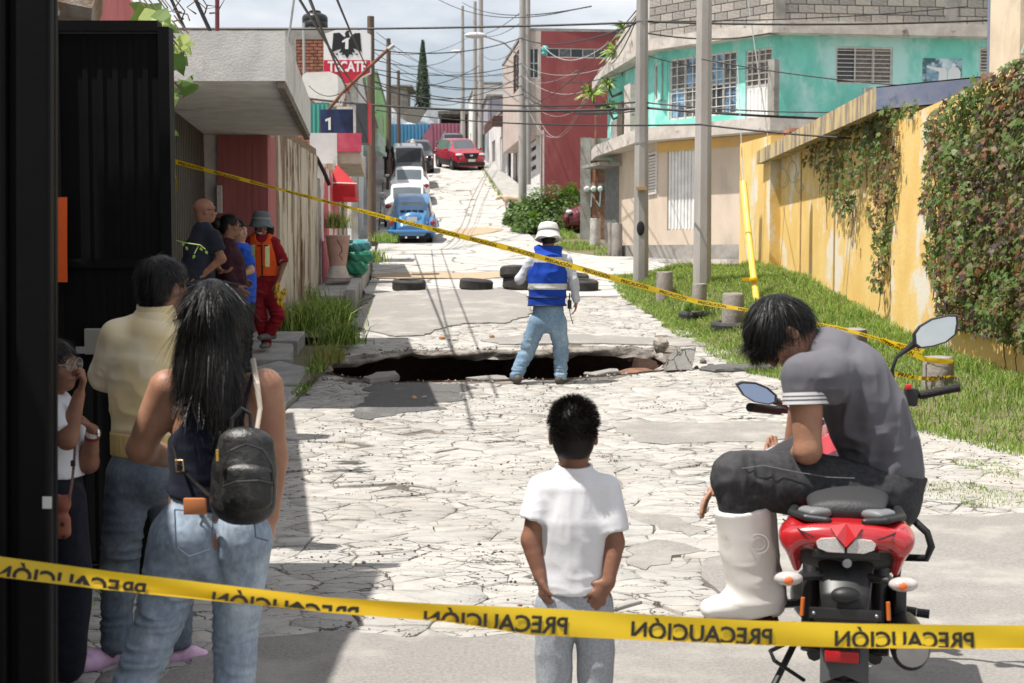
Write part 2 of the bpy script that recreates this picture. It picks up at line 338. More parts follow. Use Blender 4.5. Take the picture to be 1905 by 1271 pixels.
# paving stones: a jittered lattice of cells, clipped to their neighbours, edges warped, each a piece with bevelled rim
def warp(x, y):
    return (x + .10*(vnoise(x*1.7,y*1.7,11)-.5) + .05*(vnoise(x*6,y*6,12)-.5) + .045*(vnoise(x*15,y*15,15)-.5),
            y + .10*(vnoise(x*1.7,y*1.7,13)-.5) + .05*(vnoise(x*6,y*6,14)-.5) + .045*(vnoise(x*15,y*15,16)-.5))
def clip(poly, m, n):
    out = []; k = len(poly)
    for i in range(k):
        a = poly[i]; b = poly[(i+1)%k]; da = (a[0]-m[0])*n[0]+(a[1]-m[1])*n[1]; db = (b[0]-m[0])*n[0]+(b[1]-m[1])*n[1]
        if da <= 0: out.append(a)
        if (da < 0 < db) or (db < 0 < da): t = da/(da-db); out.append((a[0]+t*(b[0]-a[0]), a[1]+t*(b[1]-a[1])))
    return out
rs = random.Random(21); CX, CY = .37, .20; seeds = {}
for j in range(int(2.4/CY), int(26.5/CY)):
    for i in range(int(-3.2/CX), int(5.6/CX)+1):
        big_ = vnoise(i*.4, j*.3, 5) > .6
        seeds[(i,j)] = ((i+.5+.5*(j%2)+rs.uniform(-.42,.42))*CX, (j+.5+rs.uniform(-.30,.30))*CY)
for key in list(seeds):
    if rs.random() < .16: del seeds[key]
cells = []
for (i,j), p in seeds.items():
    poly = [(p[0]-.9,p[1]-.7),(p[0]+.9,p[1]-.7),(p[0]+.9,p[1]+.7),(p[0]-.9,p[1]+.7)]
    for dj in range(-3,4):
        for di in range(-2,3):
            q = seeds.get((i+di,j+dj))
            if q is None or q is p: continue
            poly = clip(poly, ((p[0]+q[0])/2,(p[1]+q[1])/2), (q[0]-p[0],q[1]-p[1]))
    if len(poly) >= 3: cells.append((p, poly))
cc = np.array([c[0] for c in cells]); ok = inpoly(cc, road_c) & ~inpoly(cc, hole)
for r_ in patch_rings: ok &= ~(inpoly(cc, r_) & (dist_poly(cc, r_) > .22))
stones = []
for (p, poly), good in zip(cells, ok):
    if not good: continue
    a = np.array(resample(poly, .095, 0, 1))
    flush = rs.random() < .38; gap = .0006 if flush else rs.choice((.002,.003,.004,.006,.016)); dirv = a-np.array(p); L = np.linalg.norm(dirv,axis=1)[:,None]
    a = a-dirv/np.maximum(L,1e-6)*gap
    wx, wy = warp(a[:,0], a[:,1]); a = np.column_stack([wx, wy])
    if inpoly(a, hole).any() or dist_poly(a, hole).min() < .03: continue
    a = a[dist_poly(a, road_c).argsort()*0+np.arange(len(a))]
    a[:,0] = np.maximum(a[:,0], -2.185); 
    c = a.mean(0); jit = 1+np.array([0 if flush else rs.uniform(-.035,.02) for _ in a])[:,None]
    outer = c+(a-c)*jit; inner = c+(a-c)*.965; inner2 = c+(a-c)*.5
    tx, ty = rs.uniform(-.009,.009), rs.uniform(-.010,.010); dz = rs.uniform(-.004,.004)*(.2 if flush else 1); tx *= .3 if flush else 1; ty *= .3 if flush else 1; sink = rs.random() < .07
    if sink: dz -= .012
    ex = lambda q: gz(np.minimum(q[:,0], np.interp(q[:,1],EX_,EZ_)), q[:,1])
    zt = lambda q: ex(q)+(q[:,0]-c[0])*tx+(q[:,1]-c[1])*ty+dz
    n = len(a)
    v = np.vstack([np.column_stack([outer, zt(outer)-.045]), np.column_stack([outer, zt(outer)-(.0012 if flush else .005)]), np.column_stack([inner, zt(inner)]), np.append(c, float(zt(c[None])[0])+.003)[None]])
    fs = [(r*n+i, r*n+(i+1)%n, (r+1)*n+(i+1)%n, (r+1)*n+i) for r in range(2) for i in range(n)]+[(2*n+i, 2*n+(i+1)%n, 3*n) for i in range(n)]
    s_px = np.ptp(a[:,0])*np.ptp(a[:,1])*1.65/c[1]**3
    px_c = 952+FPX*c[0]/c[1]; vis = -30 < px_c < 1940 and c[1] > 4.2
    stones.append((s_px if vis else 0, c, v, fs))
stones.sort(key=lambda t: -t[0])
SM = [M_stone, M_stone, M_stone2, M_stone3]
for k, (s_, c, v, fs) in enumerate(stones[:300]):
    o = np.append(c, gzf(*c)); mesh_obj('paving_stone', v-o, fs, SM[k*7%4] if rs.random()<.8 else M_stone3, road, True, loc=o)
V = []; F = []; MI = []; off = 0
for k, (s_, c, v, fs) in enumerate(stones[300:]):
    V.append(v); F += [tuple(off+i for i in q) for q in fs]; MI += [rs.choice((0,0,1,2))]*len(fs); off += len(v)
tag(mesh_obj('far_paving_stones', np.vstack(V), F, [M_stone,M_stone2,M_stone3], road, True, MI), kind='stuff')
# the sinkhole: broken slab rim, undercut soil walls, floor
def sinkhole():
    a = np.array(hole); n = len(a); c = a.mean(0); nx = np.roll(a,-1,0)-np.roll(a,1,0); nrm = np.column_stack([nx[:,1],-nx[:,0]]); nrm /= np.linalg.norm(nrm,axis=1)[:,None]
    if ((nrm*(a-c)).sum(1) > 0).mean() < .5: nrm = -nrm       # outward
    z = gz(a[:,0],a[:,1]); t = np.arange(n)
    n1 = vnoise(t*.35, t*0+3, 2)-.5; n2 = vnoise(t*.8, t*0+9, 4)-.5; n3 = vnoise(t*.5, t*0+20, 6)-.5
    n4 = vnoise(t*1.9, t*0+33, 8)-.5; th = .10+.07*n1+.05*n4
    rings = [np.column_stack([a, z+.004]), np.column_stack([a-nrm*(.03+.10*n2+.07*n4)[:,None], z-.03-.03*n4]), np.column_stack([a-nrm*(.045+.14*n3-.08*n4)[:,None], z-th*.6]), np.column_stack([a+nrm*(.0+.1*n2)[:,None], z-th])]
    rim = MB(); k = len(rings)
    rim.add(np.vstack(rings).tolist(), [(r*n+i, r*n+(i+1)%n, (r+1)*n+(i+1)%n, (r+1)*n+i) for r in range(k-1) for i in range(n)])
    o = rim.build('hole_rim', M_break, None, True); tag(o, kind='structure')
    right = np.clip((a[:,0]-.9)/.9, 0, 1)       # soil ramp at the right-hand end
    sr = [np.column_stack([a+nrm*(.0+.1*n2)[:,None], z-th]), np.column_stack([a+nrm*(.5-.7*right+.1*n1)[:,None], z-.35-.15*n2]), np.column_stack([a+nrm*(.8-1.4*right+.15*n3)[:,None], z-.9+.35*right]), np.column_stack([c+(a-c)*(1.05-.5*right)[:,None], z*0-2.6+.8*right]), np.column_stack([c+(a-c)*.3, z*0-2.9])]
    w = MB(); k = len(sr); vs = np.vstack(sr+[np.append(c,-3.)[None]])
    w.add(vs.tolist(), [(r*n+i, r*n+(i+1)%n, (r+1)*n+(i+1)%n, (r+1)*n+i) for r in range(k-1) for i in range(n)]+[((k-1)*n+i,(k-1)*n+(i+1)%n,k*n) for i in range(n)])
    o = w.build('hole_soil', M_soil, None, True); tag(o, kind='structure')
sinkhole()
def rock(name, c, r, m, seed=1, label=None, cat=None, group=None, flat=1., parent=None, sub=2):
    bm = bmesh.new(); bmesh.ops.create_icosphere(bm, subdivisions=sub, radius=1); rr = random.Random(seed)
    cuts = [Vector((rr.uniform(-1,1),rr.uniform(-1,1),rr.uniform(-1,1))).normalized() for _ in range(9)]
    for v in bm.verts:
        d = v.co.copy()
        for q in cuts:
            e = d.dot(q)
            if e > .72: d -= q*(e-.72)*.95
        v.co = Vector((d.x*r[0], d.y*r[1], d.z*r[2]))*(1+rr.uniform(-.05,.05))
    me = bpy.data.meshes.new(name); bm.to_mesh(me); bm.free(); me.materials.append(m)
    o = bpy.data.objects.new(name, me); link(o, parent); o.location = c; o.rotation_euler = (rr.uniform(-.2,.2),rr.uniform(-.2,.2),rr.uniform(0,6)); 
    return tag(o, label, cat, group)
def on(px, py, dz=0): p = G(px, py); p.z += dz; return p
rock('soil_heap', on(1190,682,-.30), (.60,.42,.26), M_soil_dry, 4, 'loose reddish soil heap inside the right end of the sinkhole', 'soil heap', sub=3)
# tilted broken slab standing at the end of the hole
def broken_slab():
    p = G(1265,690); s = FPX/p.y
    poly = [(-.17,0),(.14,.02),(.175,.15),(.20,.29),(.06,.265),(-.02,.26),(-.11,.19),(-.155,.12)]
    b = MB(); n = len(poly); M = Matrix.Translation(p+Vector((0,0,.0))) @ Matrix.Rotation(R(-14),4,'X') @ Matrix.Rotation(R(8),4,'Z')
    fr = [(x,0,z) for x,z in poly]; mid = [(x*1.02+.01,.05,z*1.01) for x,z in poly]; bk = [(x*.98+.015,.11,z*.99) for x,z in poly]
    b.add(fr+mid+bk, [tuple(range(n))]+[(i,n+i,n+(i+1)%n,(i+1)%n) for i in range(n)]+[(n+i,2*n+i,2*n+(i+1)%n,n+(i+1)%n) for i in range(n)]+[tuple(range(3*n-1,2*n-1,-1))], 0, M)
    o = b.build('broken_slab', M_stone3); tag(o, 'broken grey concrete slab standing tilted at the right end of the hole', 'concrete slab')
broken_slab()
rock('rubble_stone', on(1228,655,.08), (.13,.12,.13), M_break, 8, 'rough rubble lump leaning behind the tilted broken slab', 'rubble')
for k,(x,y,r_,lab) in enumerate([(1308,676,.055,'dark rubble stone just right of the tilted slab'),(1322,684,.05,'dark rubble stone lying on the crack right of the slab'),(1296,686,.035,'small dark stone touching the foot of the tilted slab')]):
    rock('rubble_stone', on(x,y,r_*.4), (r_,r_*.9,r_*.7), M_asph_d, 30+k, lab, 'rubble')
for k,(x,y,r_,lab) in enumerate([(822,631,.06,'orange brick fragment on the road left of the blue-vested man'),(846,634,.05,'pale brick chip beside the orange fragment behind the hole'),(915,628,.05,'small orange stone behind the hole near the blue-vested man'),(770,744,.05,'reddish stone on the dark asphalt in front of the hole'),(790,743,.04,'grey stone on the dark asphalt in front of the hole')]):
    rock('stone', on(x,y,r_*.35), (r_,r_*.8,r_*.6), mat('brick_rubble',(.46,.26,.15),.95,(.35,.2,.12),20) if k in (0,2,3) else M_stone2, 50+k, lab, 'stone')
# loose asphalt slab on the near rim
def crust(px, label, m, h=.07, seed=3):
    poly = resample([tuple(G(*q).xy) for q in px], .1, .02, seed); a = np.array(poly); n = len(a); c = a.mean(0); z = gz(a[:,0],a[:,1])
    top = np.column_stack([c+(a-c)*.93, z+h+.03*(vnoise(a[:,0]*7,a[:,1]*7)-.5)]); low = np.column_stack([a, z+h*.4]); bot = np.column_stack([c+(a-c)*.96, z-.02])
    o = mesh_obj('broken_crust', np.vstack([bot,low,top]), [(r*n+i,r*n+(i+1)%n,(r+1)*n+(i+1)%n,(r+1)*n+i) for r in range(2) for i in range(n)]+[tuple(range(2*n,3*n))], m)
    if ((a[:,0]*np.roll(a[:,1],-1)-np.roll(a[:,0],-1)*a[:,1]).sum()) < 0: o.data.flip_normals()
    tag(o, label, 'road crust')
crust([(672,712),(700,703),(740,699),(742,705),(720,712),(690,716)], 'loose asphalt lump on the near left lip of the sinkhole', M_asph, .06)
crust([(865,704),(905,702),(945,703),(948,707),(900,708)], 'thin asphalt crust left of the blue-vested man at the hole', M_asph, .025, 8)
crust([(1085,697),(1120,692),(1150,690),(1152,694),(1110,700)], 'thin asphalt crust right of the blue-vested man at the hole', M_asph, .025, 9)
crust([(1300,690),(1340,684),(1400,684),(1450,688),(1400,692),(1330,694)], 'long asphalt ridge right of the tilted broken slab', M_asph_d, .05, 12)
# sand strip across the road
poly = resample(pxpoly([(690,513),(760,508),(850,510),(940,509),(960,516),(900,521),(800,520),(740,521),(700,520)]), .3, .06, 4)
v, f = cdt_sheet(poly, [], np.arange(-4,2,.3), np.arange(24,34,.3), lambda x,y: gz(x,y)+.02+.02*vnoise(x*2,y*2)); tag(mesh_obj('sand_strip', v, f, M_sand, smooth=True), kind='structure')
poly = resample(pxpoly([(812,436),(850,428),(905,424),(940,428),(905,436),(860,442)]), .3, .06, 4)
v, f = cdt_sheet(poly, [], np.arange(-5,2,.4), np.arange(40,56,.4), lambda x,y: gz(x,y)+.02+.02*vnoise(x*2,y*2)); tag(mesh_obj('sand_strip', v, f, M_sand, smooth=True), kind='structure')
# ------------------------------------------------------------------ left sidewalk of single slabs
walk = tag(mesh_obj('sidewalk', *(lambda vf: (vf[0], vf[1]))(cdt_sheet(resample([(-2.28,-2),(-2.28,15.2),(-5.2,15.2),(-5.2,-2)],.5), [], np.arange(-5,-2.3,.5), np.arange(-2,15,.5), lambda x,y: gz(x,y)-.005)), M_mortar), kind='structure')
def slab(parent, quad, h, m, tilt=(0,0,0), name='slab', th=.14):
    q = [Vector((*p, 0)) for p in quad]; c = sum(q, Vector())/4; g = gzf(c.x, c.y)
    ring = resample([tuple(p.xy) for p in q], .25, .012, int(abs(c.x*31+c.y*17))); a = np.array(ring); n = len(a); cc = np.array(c.xy)
    zt = lambda w: gz(np.minimum(w[:,0],1.9),w[:,1])+h+(w[:,0]-cc[0])*tilt[0]+(w[:,1]-cc[1])*tilt[1]+tilt[2]
    r0 = np.column_stack([a, zt(a)-th]); r1 = np.column_stack([a, zt(a)-.012]); i1 = cc+(a-cc)*.985; r2 = np.column_stack([i1, zt(i1)]); 
    fs = [(r*n+i,r*n+(i+1)%n,(r+1)*n+(i+1)%n,(r+1)*n+i) for r in range(2) for i in range(n)]+[tuple(range(2*n,3*n))]
    vs = np.vstack([r0,r1,r2]); o0 = np.array([c.x,c.y,g]); o = mesh_obj(name, vs-o0, fs, m, parent, loc=o0)
    if ((a[:,0]*np.roll(a[:,1],-1)-np.roll(a[:,0],-1)*a[:,1]).sum()) < 0: o.data.flip_normals()
    return o
yy = [3.2,4.9,6.5,8.2,9.7,11.4,13.0,14.3,15.1]
for i in range(len(yy)-1):
    slab(walk, [(-3.55,yy[i]),(-2.22,yy[i]),(-2.22,yy[i+1]-.015),(-3.55,yy[i+1]-.015)], .05, M_walk, (rnd.uniform(-.012,.012),rnd.uniform(-.01,.01),0))
    slab(walk, [(-5.0,yy[i]),(-3.57,yy[i]),(-3.57,yy[i+1]-.015),(-5.0,yy[i+1]-.015)], .05, M_walk)
slab(walk, [(-3.5,15.12),(-2.3,15.16),(-2.3,16.2),(-2.75,16.75),(-3.5,16.6)][:4]+[], .07, M_walk, (.02,.03,.01), th=.2)
slab(walk, [(-3.5,16.75),(-2.62,16.85),(-2.78,18.0),(-3.5,18.1)], .12, M_walk, (-.03,.03,.02), th=.26)
slab(walk, [(-4.6,15.12),(-3.52,15.12),(-3.52,18.2),(-4.6,18.2)], .14, M_walk, th=.3)
slab(walk, [(-4.6,18.22),(-2.75,18.22),(-2.8,19.2),(-4.6,19.2)], .16, M_walk, th=.3)
walk2 = tag(mesh_obj('sidewalk', *cdt_sheet(resample([(-2.5,19.2),(-2.95,30.6),(-4.2,30.6),(-3.6,19.2)],.5), [], np.arange(-4.2,-2.4,.4), np.arange(19,31,.5), lambda x,y: gz(x,y)+.08), mat('weedy_soil',(.16,.13,.09),.95,(.10,.11,.05),6,bump=.6)), kind='structure')
yy = [23.4,24.7,26.0,27.4,28.8,30.4]
for i in range(len(yy)-1):
    l0, l1 = left_x(yy[i]), left_x(yy[i+1]); slab(walk2, [(l0-1.0,yy[i]),(l0-.2,yy[i]),(l1-.2,yy[i+1]-.02),(l1-1.0,yy[i+1]-.02)], .2, M_walk, (rnd.uniform(-.02,.02),0,0), th=.25)
    slab(walk2, [(l0-.19,yy[i]),(l0-.03,yy[i]),(l1-.03,yy[i+1]-.02),(l1-.19,yy[i+1]-.02)], .3, M_walk, name='kerb_stone', th=.4)
# upper left walk and the right-hand walk
def strip(name, pts, h, m, th=.3):
    "pts: (y, x0, x1)"
    V = []; F = []
    for y,x0,x1 in pts: V += [(x0,y,float(prof(y))+h-th),(x0,y,float(prof(y))+h),(x1,y,float(prof(y))+h),(x1,y,float(prof(y))+h-th)]
    k = len(pts)
    for i in range(k-1):
        a = 4*i; b = a+4; F += [(a+1,a+2,b+2,b+1),(a,a+1,b+1,b),(a+2,a+3,b+3,b+2)]
    F += [(0,3,2,1),(4*k-4,4*k-3,4*k-2,4*k-1)]
    return tag(mesh_obj(name, V, F, m), kind='structure')
strip('sidewalk', [(y, left_x(y)-1.4, left_x(y)-.02) for y in (37,40,45,50,56,62,70,80,90,105)], .14, M_walk)
strip('sidewalk', [(y, float(np.interp(y,[40,47,57,80,105],[1.4,.65,-.1,-1.65,-3.4]))+.02, float(np.interp(y,[40,47,57,80,105],[3.4,2.6,1.3,-.9,-2.6]))) for y in (58,62,68,75,82,90,100,105)], .16, M_walk)
# ================================================================== buildings
def ray_u(A, B, px):
    "metres along the wall line A-B where the photograph column px meets it, and the depth there"
    A = Vector(A); B = Vector(B); d = (B-A); k = (px-952.5)/FPX
    den = d.x-k*d.y; t = (k*A.y-A.x)/den
    return t*d.length, A.y+t*d.y
def zat(py, Y): return P(952, py, Y).z
def px_rect(A, B, r):
    u0, Y0 = ray_u(A,B,r[0]); u1, Y1 = ray_u(A,B,r[1]); Y = (Y0+Y1)/2
    return (min(u0,u1), max(u0,u1), zat(r[3],Y), zat(r[2],Y))
def basis(A, B):
    A = Vector((A[0],A[1],0)); d = Vector((B[0],B[1],0))-A; L = d.length; d.normalize(); n = Vector((d.y,-d.x,0))
    return A, d, n, L
def wall(parent, name, A, B, z0, z1, m, th=.18, openings=(), zt=None, label=None):
    "upright wall with rectangular openings; outside is on the right of A->B; zt: top height at B if it slopes"
    o, d, n, L = basis(A, B); b = MB(); us = sorted({0,L,*[q for w in openings for q in w[:2]]}); vs = sorted({z0,z1,*[q for w in openings for q in w[2:]]})
    us = [u for u in us if -1e-6 <= u <= L+1e-6]; vs = [v for v in vs if z0-1e-6 <= v <= z1+1e-6]
    top = (lambda u: z1 if zt is None else z1+(zt-z1)*u/L)
    pt = lambda u,v,k: o+d*u-n*k+Vector((0,0,v if v < z1-1e-6 else top(u)))
    for i in range(len(us)-1):
        for j in range(len(vs)-1):
            uc, vc = (us[i]+us[i+1])/2, (vs[j]+vs[j+1])/2
            if any(w[0]<uc<w[1] and w[2]<vc<w[3] for w in openings): continue
            b.quad(pt(us[i],vs[j],0), pt(us[i+1],vs[j],0), pt(us[i+1],vs[j+1],0), pt(us[i],vs[j+1],0))
            b.quad(pt(us[i+1],vs[j],th), pt(us[i],vs[j],th), pt(us[i],vs[j+1],th), pt(us[i+1],vs[j+1],th))
    for u0,u1,v0,v1 in openings:
        for (p,q) in (((u0,v0),(u1,v0)),((u1,v0),(u1,v1)),((u1,v1),(u0,v1)),((u0,v1),(u0,v0))):
            b.quad(pt(*p,0), pt(*p,th), pt(*q,th), pt(*q,0))
    for (p,q) in (((0,z0),(L,z0)),((L,z0),(L,z1)),((L,z1),(0,z1)),((0,z1),(0,z0))): b.quad(pt(*p,0), pt(*p,th), pt(*q,th), pt(*q,0))
    r = b.build(name, m, parent)
    if label: r['label'] = label
    return r
def obox(b, A, B, u0, u1, z0, z1, k0, k1, mi=0):
    "box on a wall line: along u0..u1, up z0..z1, depth k0..k1 (positive = outwards)"
    o, d, n, L = basis(A, B); p = lambda u,k,z: o+d*u+n*k+Vector((0,0,z))
    vs = [p(u0,k1,z0),p(u1,k1,z0),p(u1,k0,z0),p(u0,k0,z0),p(u0,k1,z1),p(u1,k1,z1),p(u1,k0,z1),p(u0,k0,z1)]
    return b.add(vs, [(3,2,1,0),(4,5,6,7),(0,1,5,4),(1,2,6,5),(2,3,7,6),(3,0,4,7)], mi)
def window(parent, A, B, w, cols=2, rows=1, fm=None, pm=None, fw=.05, inset=.06, bars=(0,0), name='window', split=None, sill=True):
    fm = fm or M_wframe; pm = pm or M_glass; u0,u1,z0,z1 = w; b = MB()
    for a in ((u0,u0+fw,z0,z1),(u1-fw,u1,z0,z1),(u0+fw,u1-fw,z0,z0+fw),(u0+fw,u1-fw,z1-fw,z1)): obox(b,A,B,a[0],a[1],a[2],a[3],-inset-.03,-inset+.03)
    cs = [u0+fw+(u1-u0-2*fw)*i/cols for i in range(cols+1)]; rws = split or [z0+fw+(z1-z0-2*fw)*i/rows for i in range(rows+1)]
    for c in cs[1:-1]: obox(b,A,B,c-fw*.4,c+fw*.4,z0+fw,z1-fw,-inset-.02,-inset+.025)
    for r in rws[1:-1]: obox(b,A,B,u0+fw,u1-fw,r-fw*.4,r+fw*.4,-inset-.018,-inset+.02)
    o = b.build(name, fm, parent)
    for i in range(cols):
        for j in range(len(rws)-1):
            q = MB(); obox(q,A,B,cs[i],cs[i+1],rws[j],rws[j+1],-inset-.012,-inset-.004); q.build('pane', pm if not isinstance(pm,list) else pm[(i+j)%len(pm)], o)
    if bars != (0,0):
        g = MB(); nb, mb_ = bars
        for i in range(1,nb): u = u0+(u1-u0)*i/nb; obox(g,A,B,u-.011,u+.011,z0+.02,z1-.02,-inset+.045,-inset+.062)
        for j in range(1,mb_): z = z0+(z1-z0)*j/mb_; obox(g,A,B,u0+.02,u1-.02,z-.009,z+.009,-inset+.063,-inset+.078)
        g.build('grille', fm, o)
    return o
def bricks(parent, A, B, z0, z1, bw, bh, gap, mats, proud=.03, name='brick', lim=300, holes=(), seed=1):
    "single bricks laid in courses on a wall line; past the limit the rest joins one part"
    o, d, n, L = basis(A, B); rr = random.Random(seed); mesh = {}; rest = MB(); cnt = 0
    ang = math.atan2(d.y, d.x); rows = int((z1-z0)/bh)
    for j in range(rows):
        u = -(bw/2 if j%2 else 0); z = z0+j*bh
        while u < L-.02:
            a, c = max(u,0)+gap/2, min(u+bw,L)-gap/2; u += bw
            if c-a < .03 or any(h[0] < (a+c)/2 < h[1] and h[2] < z+bh/2 < h[3] for h in holes): continue
            mi = rr.randrange(len(mats)); w = c-a; pr = proud*rr.uniform(.7,1.25); cnt += 1
            if cnt > lim: obox(rest,A,B,a,c,z+gap/2,z+bh-gap/2,-.04,pr,mi); continue
            key = (mi, rr.randrange(3))
            if key not in mesh:
                b = MB(); b.box((-.5,-.5,-.5),(.5,.5,.5),0,None,.05); me = bpy.data.meshes.new(name); me.from_pydata([tuple(v) for v in b.v],[],b.f); me.materials.append(mats[mi]); mesh[key] = me
            q = bpy.data.objects.new(name, mesh[key]); link(q, parent)
            q.location = o+d*((a+c)/2)+n*((pr-.04)/2)+Vector((0,0,z+bh/2)); q.rotation_euler = (0,0,ang); q.scale = (w, pr+.04, bh-gap)
    if rest.v: tag(rest.build('far_'+name+'s', mats, parent), kind='stuff')
def hull_box(parent, pts, z0, z1, m, name='core'):
    b = MB(); b.prism(pts, z0, z1); return b.build(name, m, parent)
M_dark = mat('dark_interior', (.02,.02,.022), .9)
M_glass = mat('window_glass', (.035,.042,.048), .08, spec=.6)
M_glass_pale = mat('curtained_glass', (.16,.17,.16), .15, (.07,.075,.075), 9., spec=.6)
M_glass_brown = mat('curtained_glass_brown', (.20,.175,.15), .2, (.12,.10,.085), 12., spec=.5)
M_glass_blue = mat('blue_curtain_glass', (.20,.38,.55), .2, (.08,.12,.17), 3., spec=.6, lo=.42, hi=.58)
M_wframe = mat('white_frame_paint', (.66,.64,.60), .5, (.52,.48,.44), 14.)
M_wpaint = mat('white_gate_paint', (.74,.74,.73), .45, (.62,.62,.60), 3.)
M_turq = mat('turquoise_plaster', (.20,.62,.53), .85, (.14,.52,.43), 1.3, 6, bump=.3, bscale=20, col3=(.42,.70,.67), s3=.7, lo3=.46, hi3=.64, stretch=(1,1,.55))
M_conc = mat('grey_cast_concrete', (.33,.315,.29), .9, (.22,.205,.185), 2.2, 8, bump=.6, bscale=28, col3=(.14,.125,.11), s3=1.4, lo3=.58, hi3=.74)
M_conc_pale = mat('pale_mottled_concrete', (.55,.51,.46), .9, (.42,.38,.34), 3., 8, bump=.5, bscale=28, col3=(.17,.145,.12), s3=2.0, lo3=.58, hi3=.66)
M_cream = mat('cream_plaster', (.60,.50,.40), .88, (.52,.43,.34), 1.5, 7, bump=.25, bscale=24, col3=(.42,.36,.30), s3=.8, lo3=.56, hi3=.72, stretch=(1,1,.4))
M_ochre = mat('ochre_plaster', (.62,.40,.12), .88, (.55,.36,.14), 1.5, 7, bump=.25)
M_block = [mat('cinder_block_a', (.37,.345,.31), .95, (.28,.26,.235), 5., bump=.9, bscale=34), mat('cinder_block_b', (.42,.385,.34), .95, (.32,.295,.26), 5., bump=.9, bscale=34), mat('cinder_block_c', (.31,.29,.265), .95, (.23,.215,.195), 5., bump=.9, bscale=34)]
M_joint = mat('block_mortar', (.155,.145,.13), .95, (.24,.22,.195), 8., bump=.6)
M_brick = [mat('red_brick_a', (.36,.155,.10), .92, (.26,.105,.07), 6., bump=.5), mat('red_brick_b', (.42,.20,.125), .92, (.31,.14,.09), 6., bump=.5), mat('red_brick_c', (.28,.12,.085), .92, (.36,.17,.12), 6., bump=.5)]
# ------------------------------------------------------------------ turquoise corner house
K3, K2, K1, K0 = (3.15,44.5), (3.95,39.0), (6.6,36.0), (13.8,36.9)
def off_line(A, B, k):
    o, d, n, L = basis(A, B); return ((o+n*k).x, (o+n*k).y), ((o+d*L+n*k).x, (o+d*L+n*k).y)
th = empty('corner_house', (6.6,36,2.0), 'turquoise two-storey corner house with cream ground floor and bare block parapet', 'house'); th.location = (0,0,0)
inner = [(3.5,44.5),(4.25,39.2),(6.75,36.35),(13.8,37.25),(13.8,48),(3.5,48)]
hull_box(th, inner, 1.9, 7.2, M_dark, 'interior')
UP = (5.15, 7.22)
opB = [px_rect(K2,K1,r) for r in ((1243,1300,107,221),(1317,1367,97,214),(1383,1432,91,236))]
opA = [px_rect(K1,K0,r) for r in ((1549,1654,87,157),(1814,1850,88,136))]
opC = [px_rect(K3,K2,r) for r in ((1214,1226,116,188),(1196,1203,145,200))]
opB[2] = (opB[2][0], opB[2][1], UP[0]+.02, opB[2][3])
wall(th, 'wall', K2, K1, *UP, M_turq, .2, opB); wall(th, 'wall', K1, K0, *UP, M_turq, .2, opA); wall(th, 'wall', K3, K2, *UP, M_turq, .2, opC)
wall(th, 'wall', (3.2,48), K3, 1.9, 7.2, M_turq)
window(th, K2, K1, opB[0], 2, 2, pm=[M_glass_blue,M_glass_pale], bars=(4,7)); window(th, K2, K1, opB[1], 2, 2, pm=[M_glass,M_glass_blue,M_glass_pale], bars=(4,7))
u0,u1,z0,z1 = opB[2]; zm = z0+(z1-z0)*.47
dr = window(th, K2, K1, (u0,u1,zm,z1), 2, 3, pm=M_glass_brown, name='door', bars=(4,6))
q = MB(); obox(q,K2,K1,u0,u1,z0,zm,-.09,-.04); [obox(q,K2,K1,u0+(u1-u0)*i/7-.012,u0+(u1-u0)*i/7+.012,z0+.05,zm-.05,-.041,-.028) for i in range(1,7)]; q.build('door_panel', M_wpaint, dr)
window(th, K1, K0, opA[0], 3, 1, pm=[M_glass,M_glass_brown,M_glass_brown], bars=(3,9)); window(th, K1, K0, opA[1], 1, 1, pm=M_glass_brown, bars=(2,8))
for w in opC: window(th, K3, K2, w, 1, 1, pm=M_glass_brown, fw=.07)
# poster on the wall
w = px_rect(K1,K0,(1709,1781,109,153)); q = MB(); obox(q,K1,K0,w[0],w[1],w[2],w[3],.004,.012)
M_poster = mat('poster_print', (.16,.30,.42), .5, (.55,.68,.75), 2.2, 4, col3=(.05,.12,.14), s3=1.6, lo3=.5, hi3=.6)
po = q.build('poster', M_poster, None); tag(po, 'printed poster of two pale figures on the turquoise wall', 'poster')
q = MB(); o_,d_,n_,L_ = basis(K1,K0)
def poly_on(b, A, B, pts, k, mi=0, k0=None):
    o,d,n,L = basis(A,B); b.add([o+d*u+n*k+Vector((0,0,z)) for u,z in pts], [tuple(range(len(pts)))], mi)
W_, H_ = w[1]-w[0], w[3]-w[2]
fx = lambda pts: [(w[0]+W_*a, w[2]+H_*b_) for a,b_ in pts]
poly_on(q,K1,K0,fx([(.4,.0),(.62,.0),(.62,.45),(.57,.62),(.5,.6),(.3,.62),(.1,.7),(.1,.62),(.3,.5),(.42,.42)]),.0145)
poly_on(q,K1,K0,fx([(.64,.0),(.97,.0),(.97,.45),(.9,.62),(.76,.64),(.66,.5)]),.0145)
for cx in (.54,.79): poly_on(q,K1,K0,fx([(cx+.055*math.cos(t*math.pi/5),.71+.1*math.sin(t*math.pi/5)) for t in range(10)]),.0148)
q.build('printed_figures', mat('poster_white',(.68,.72,.74),.5), po)
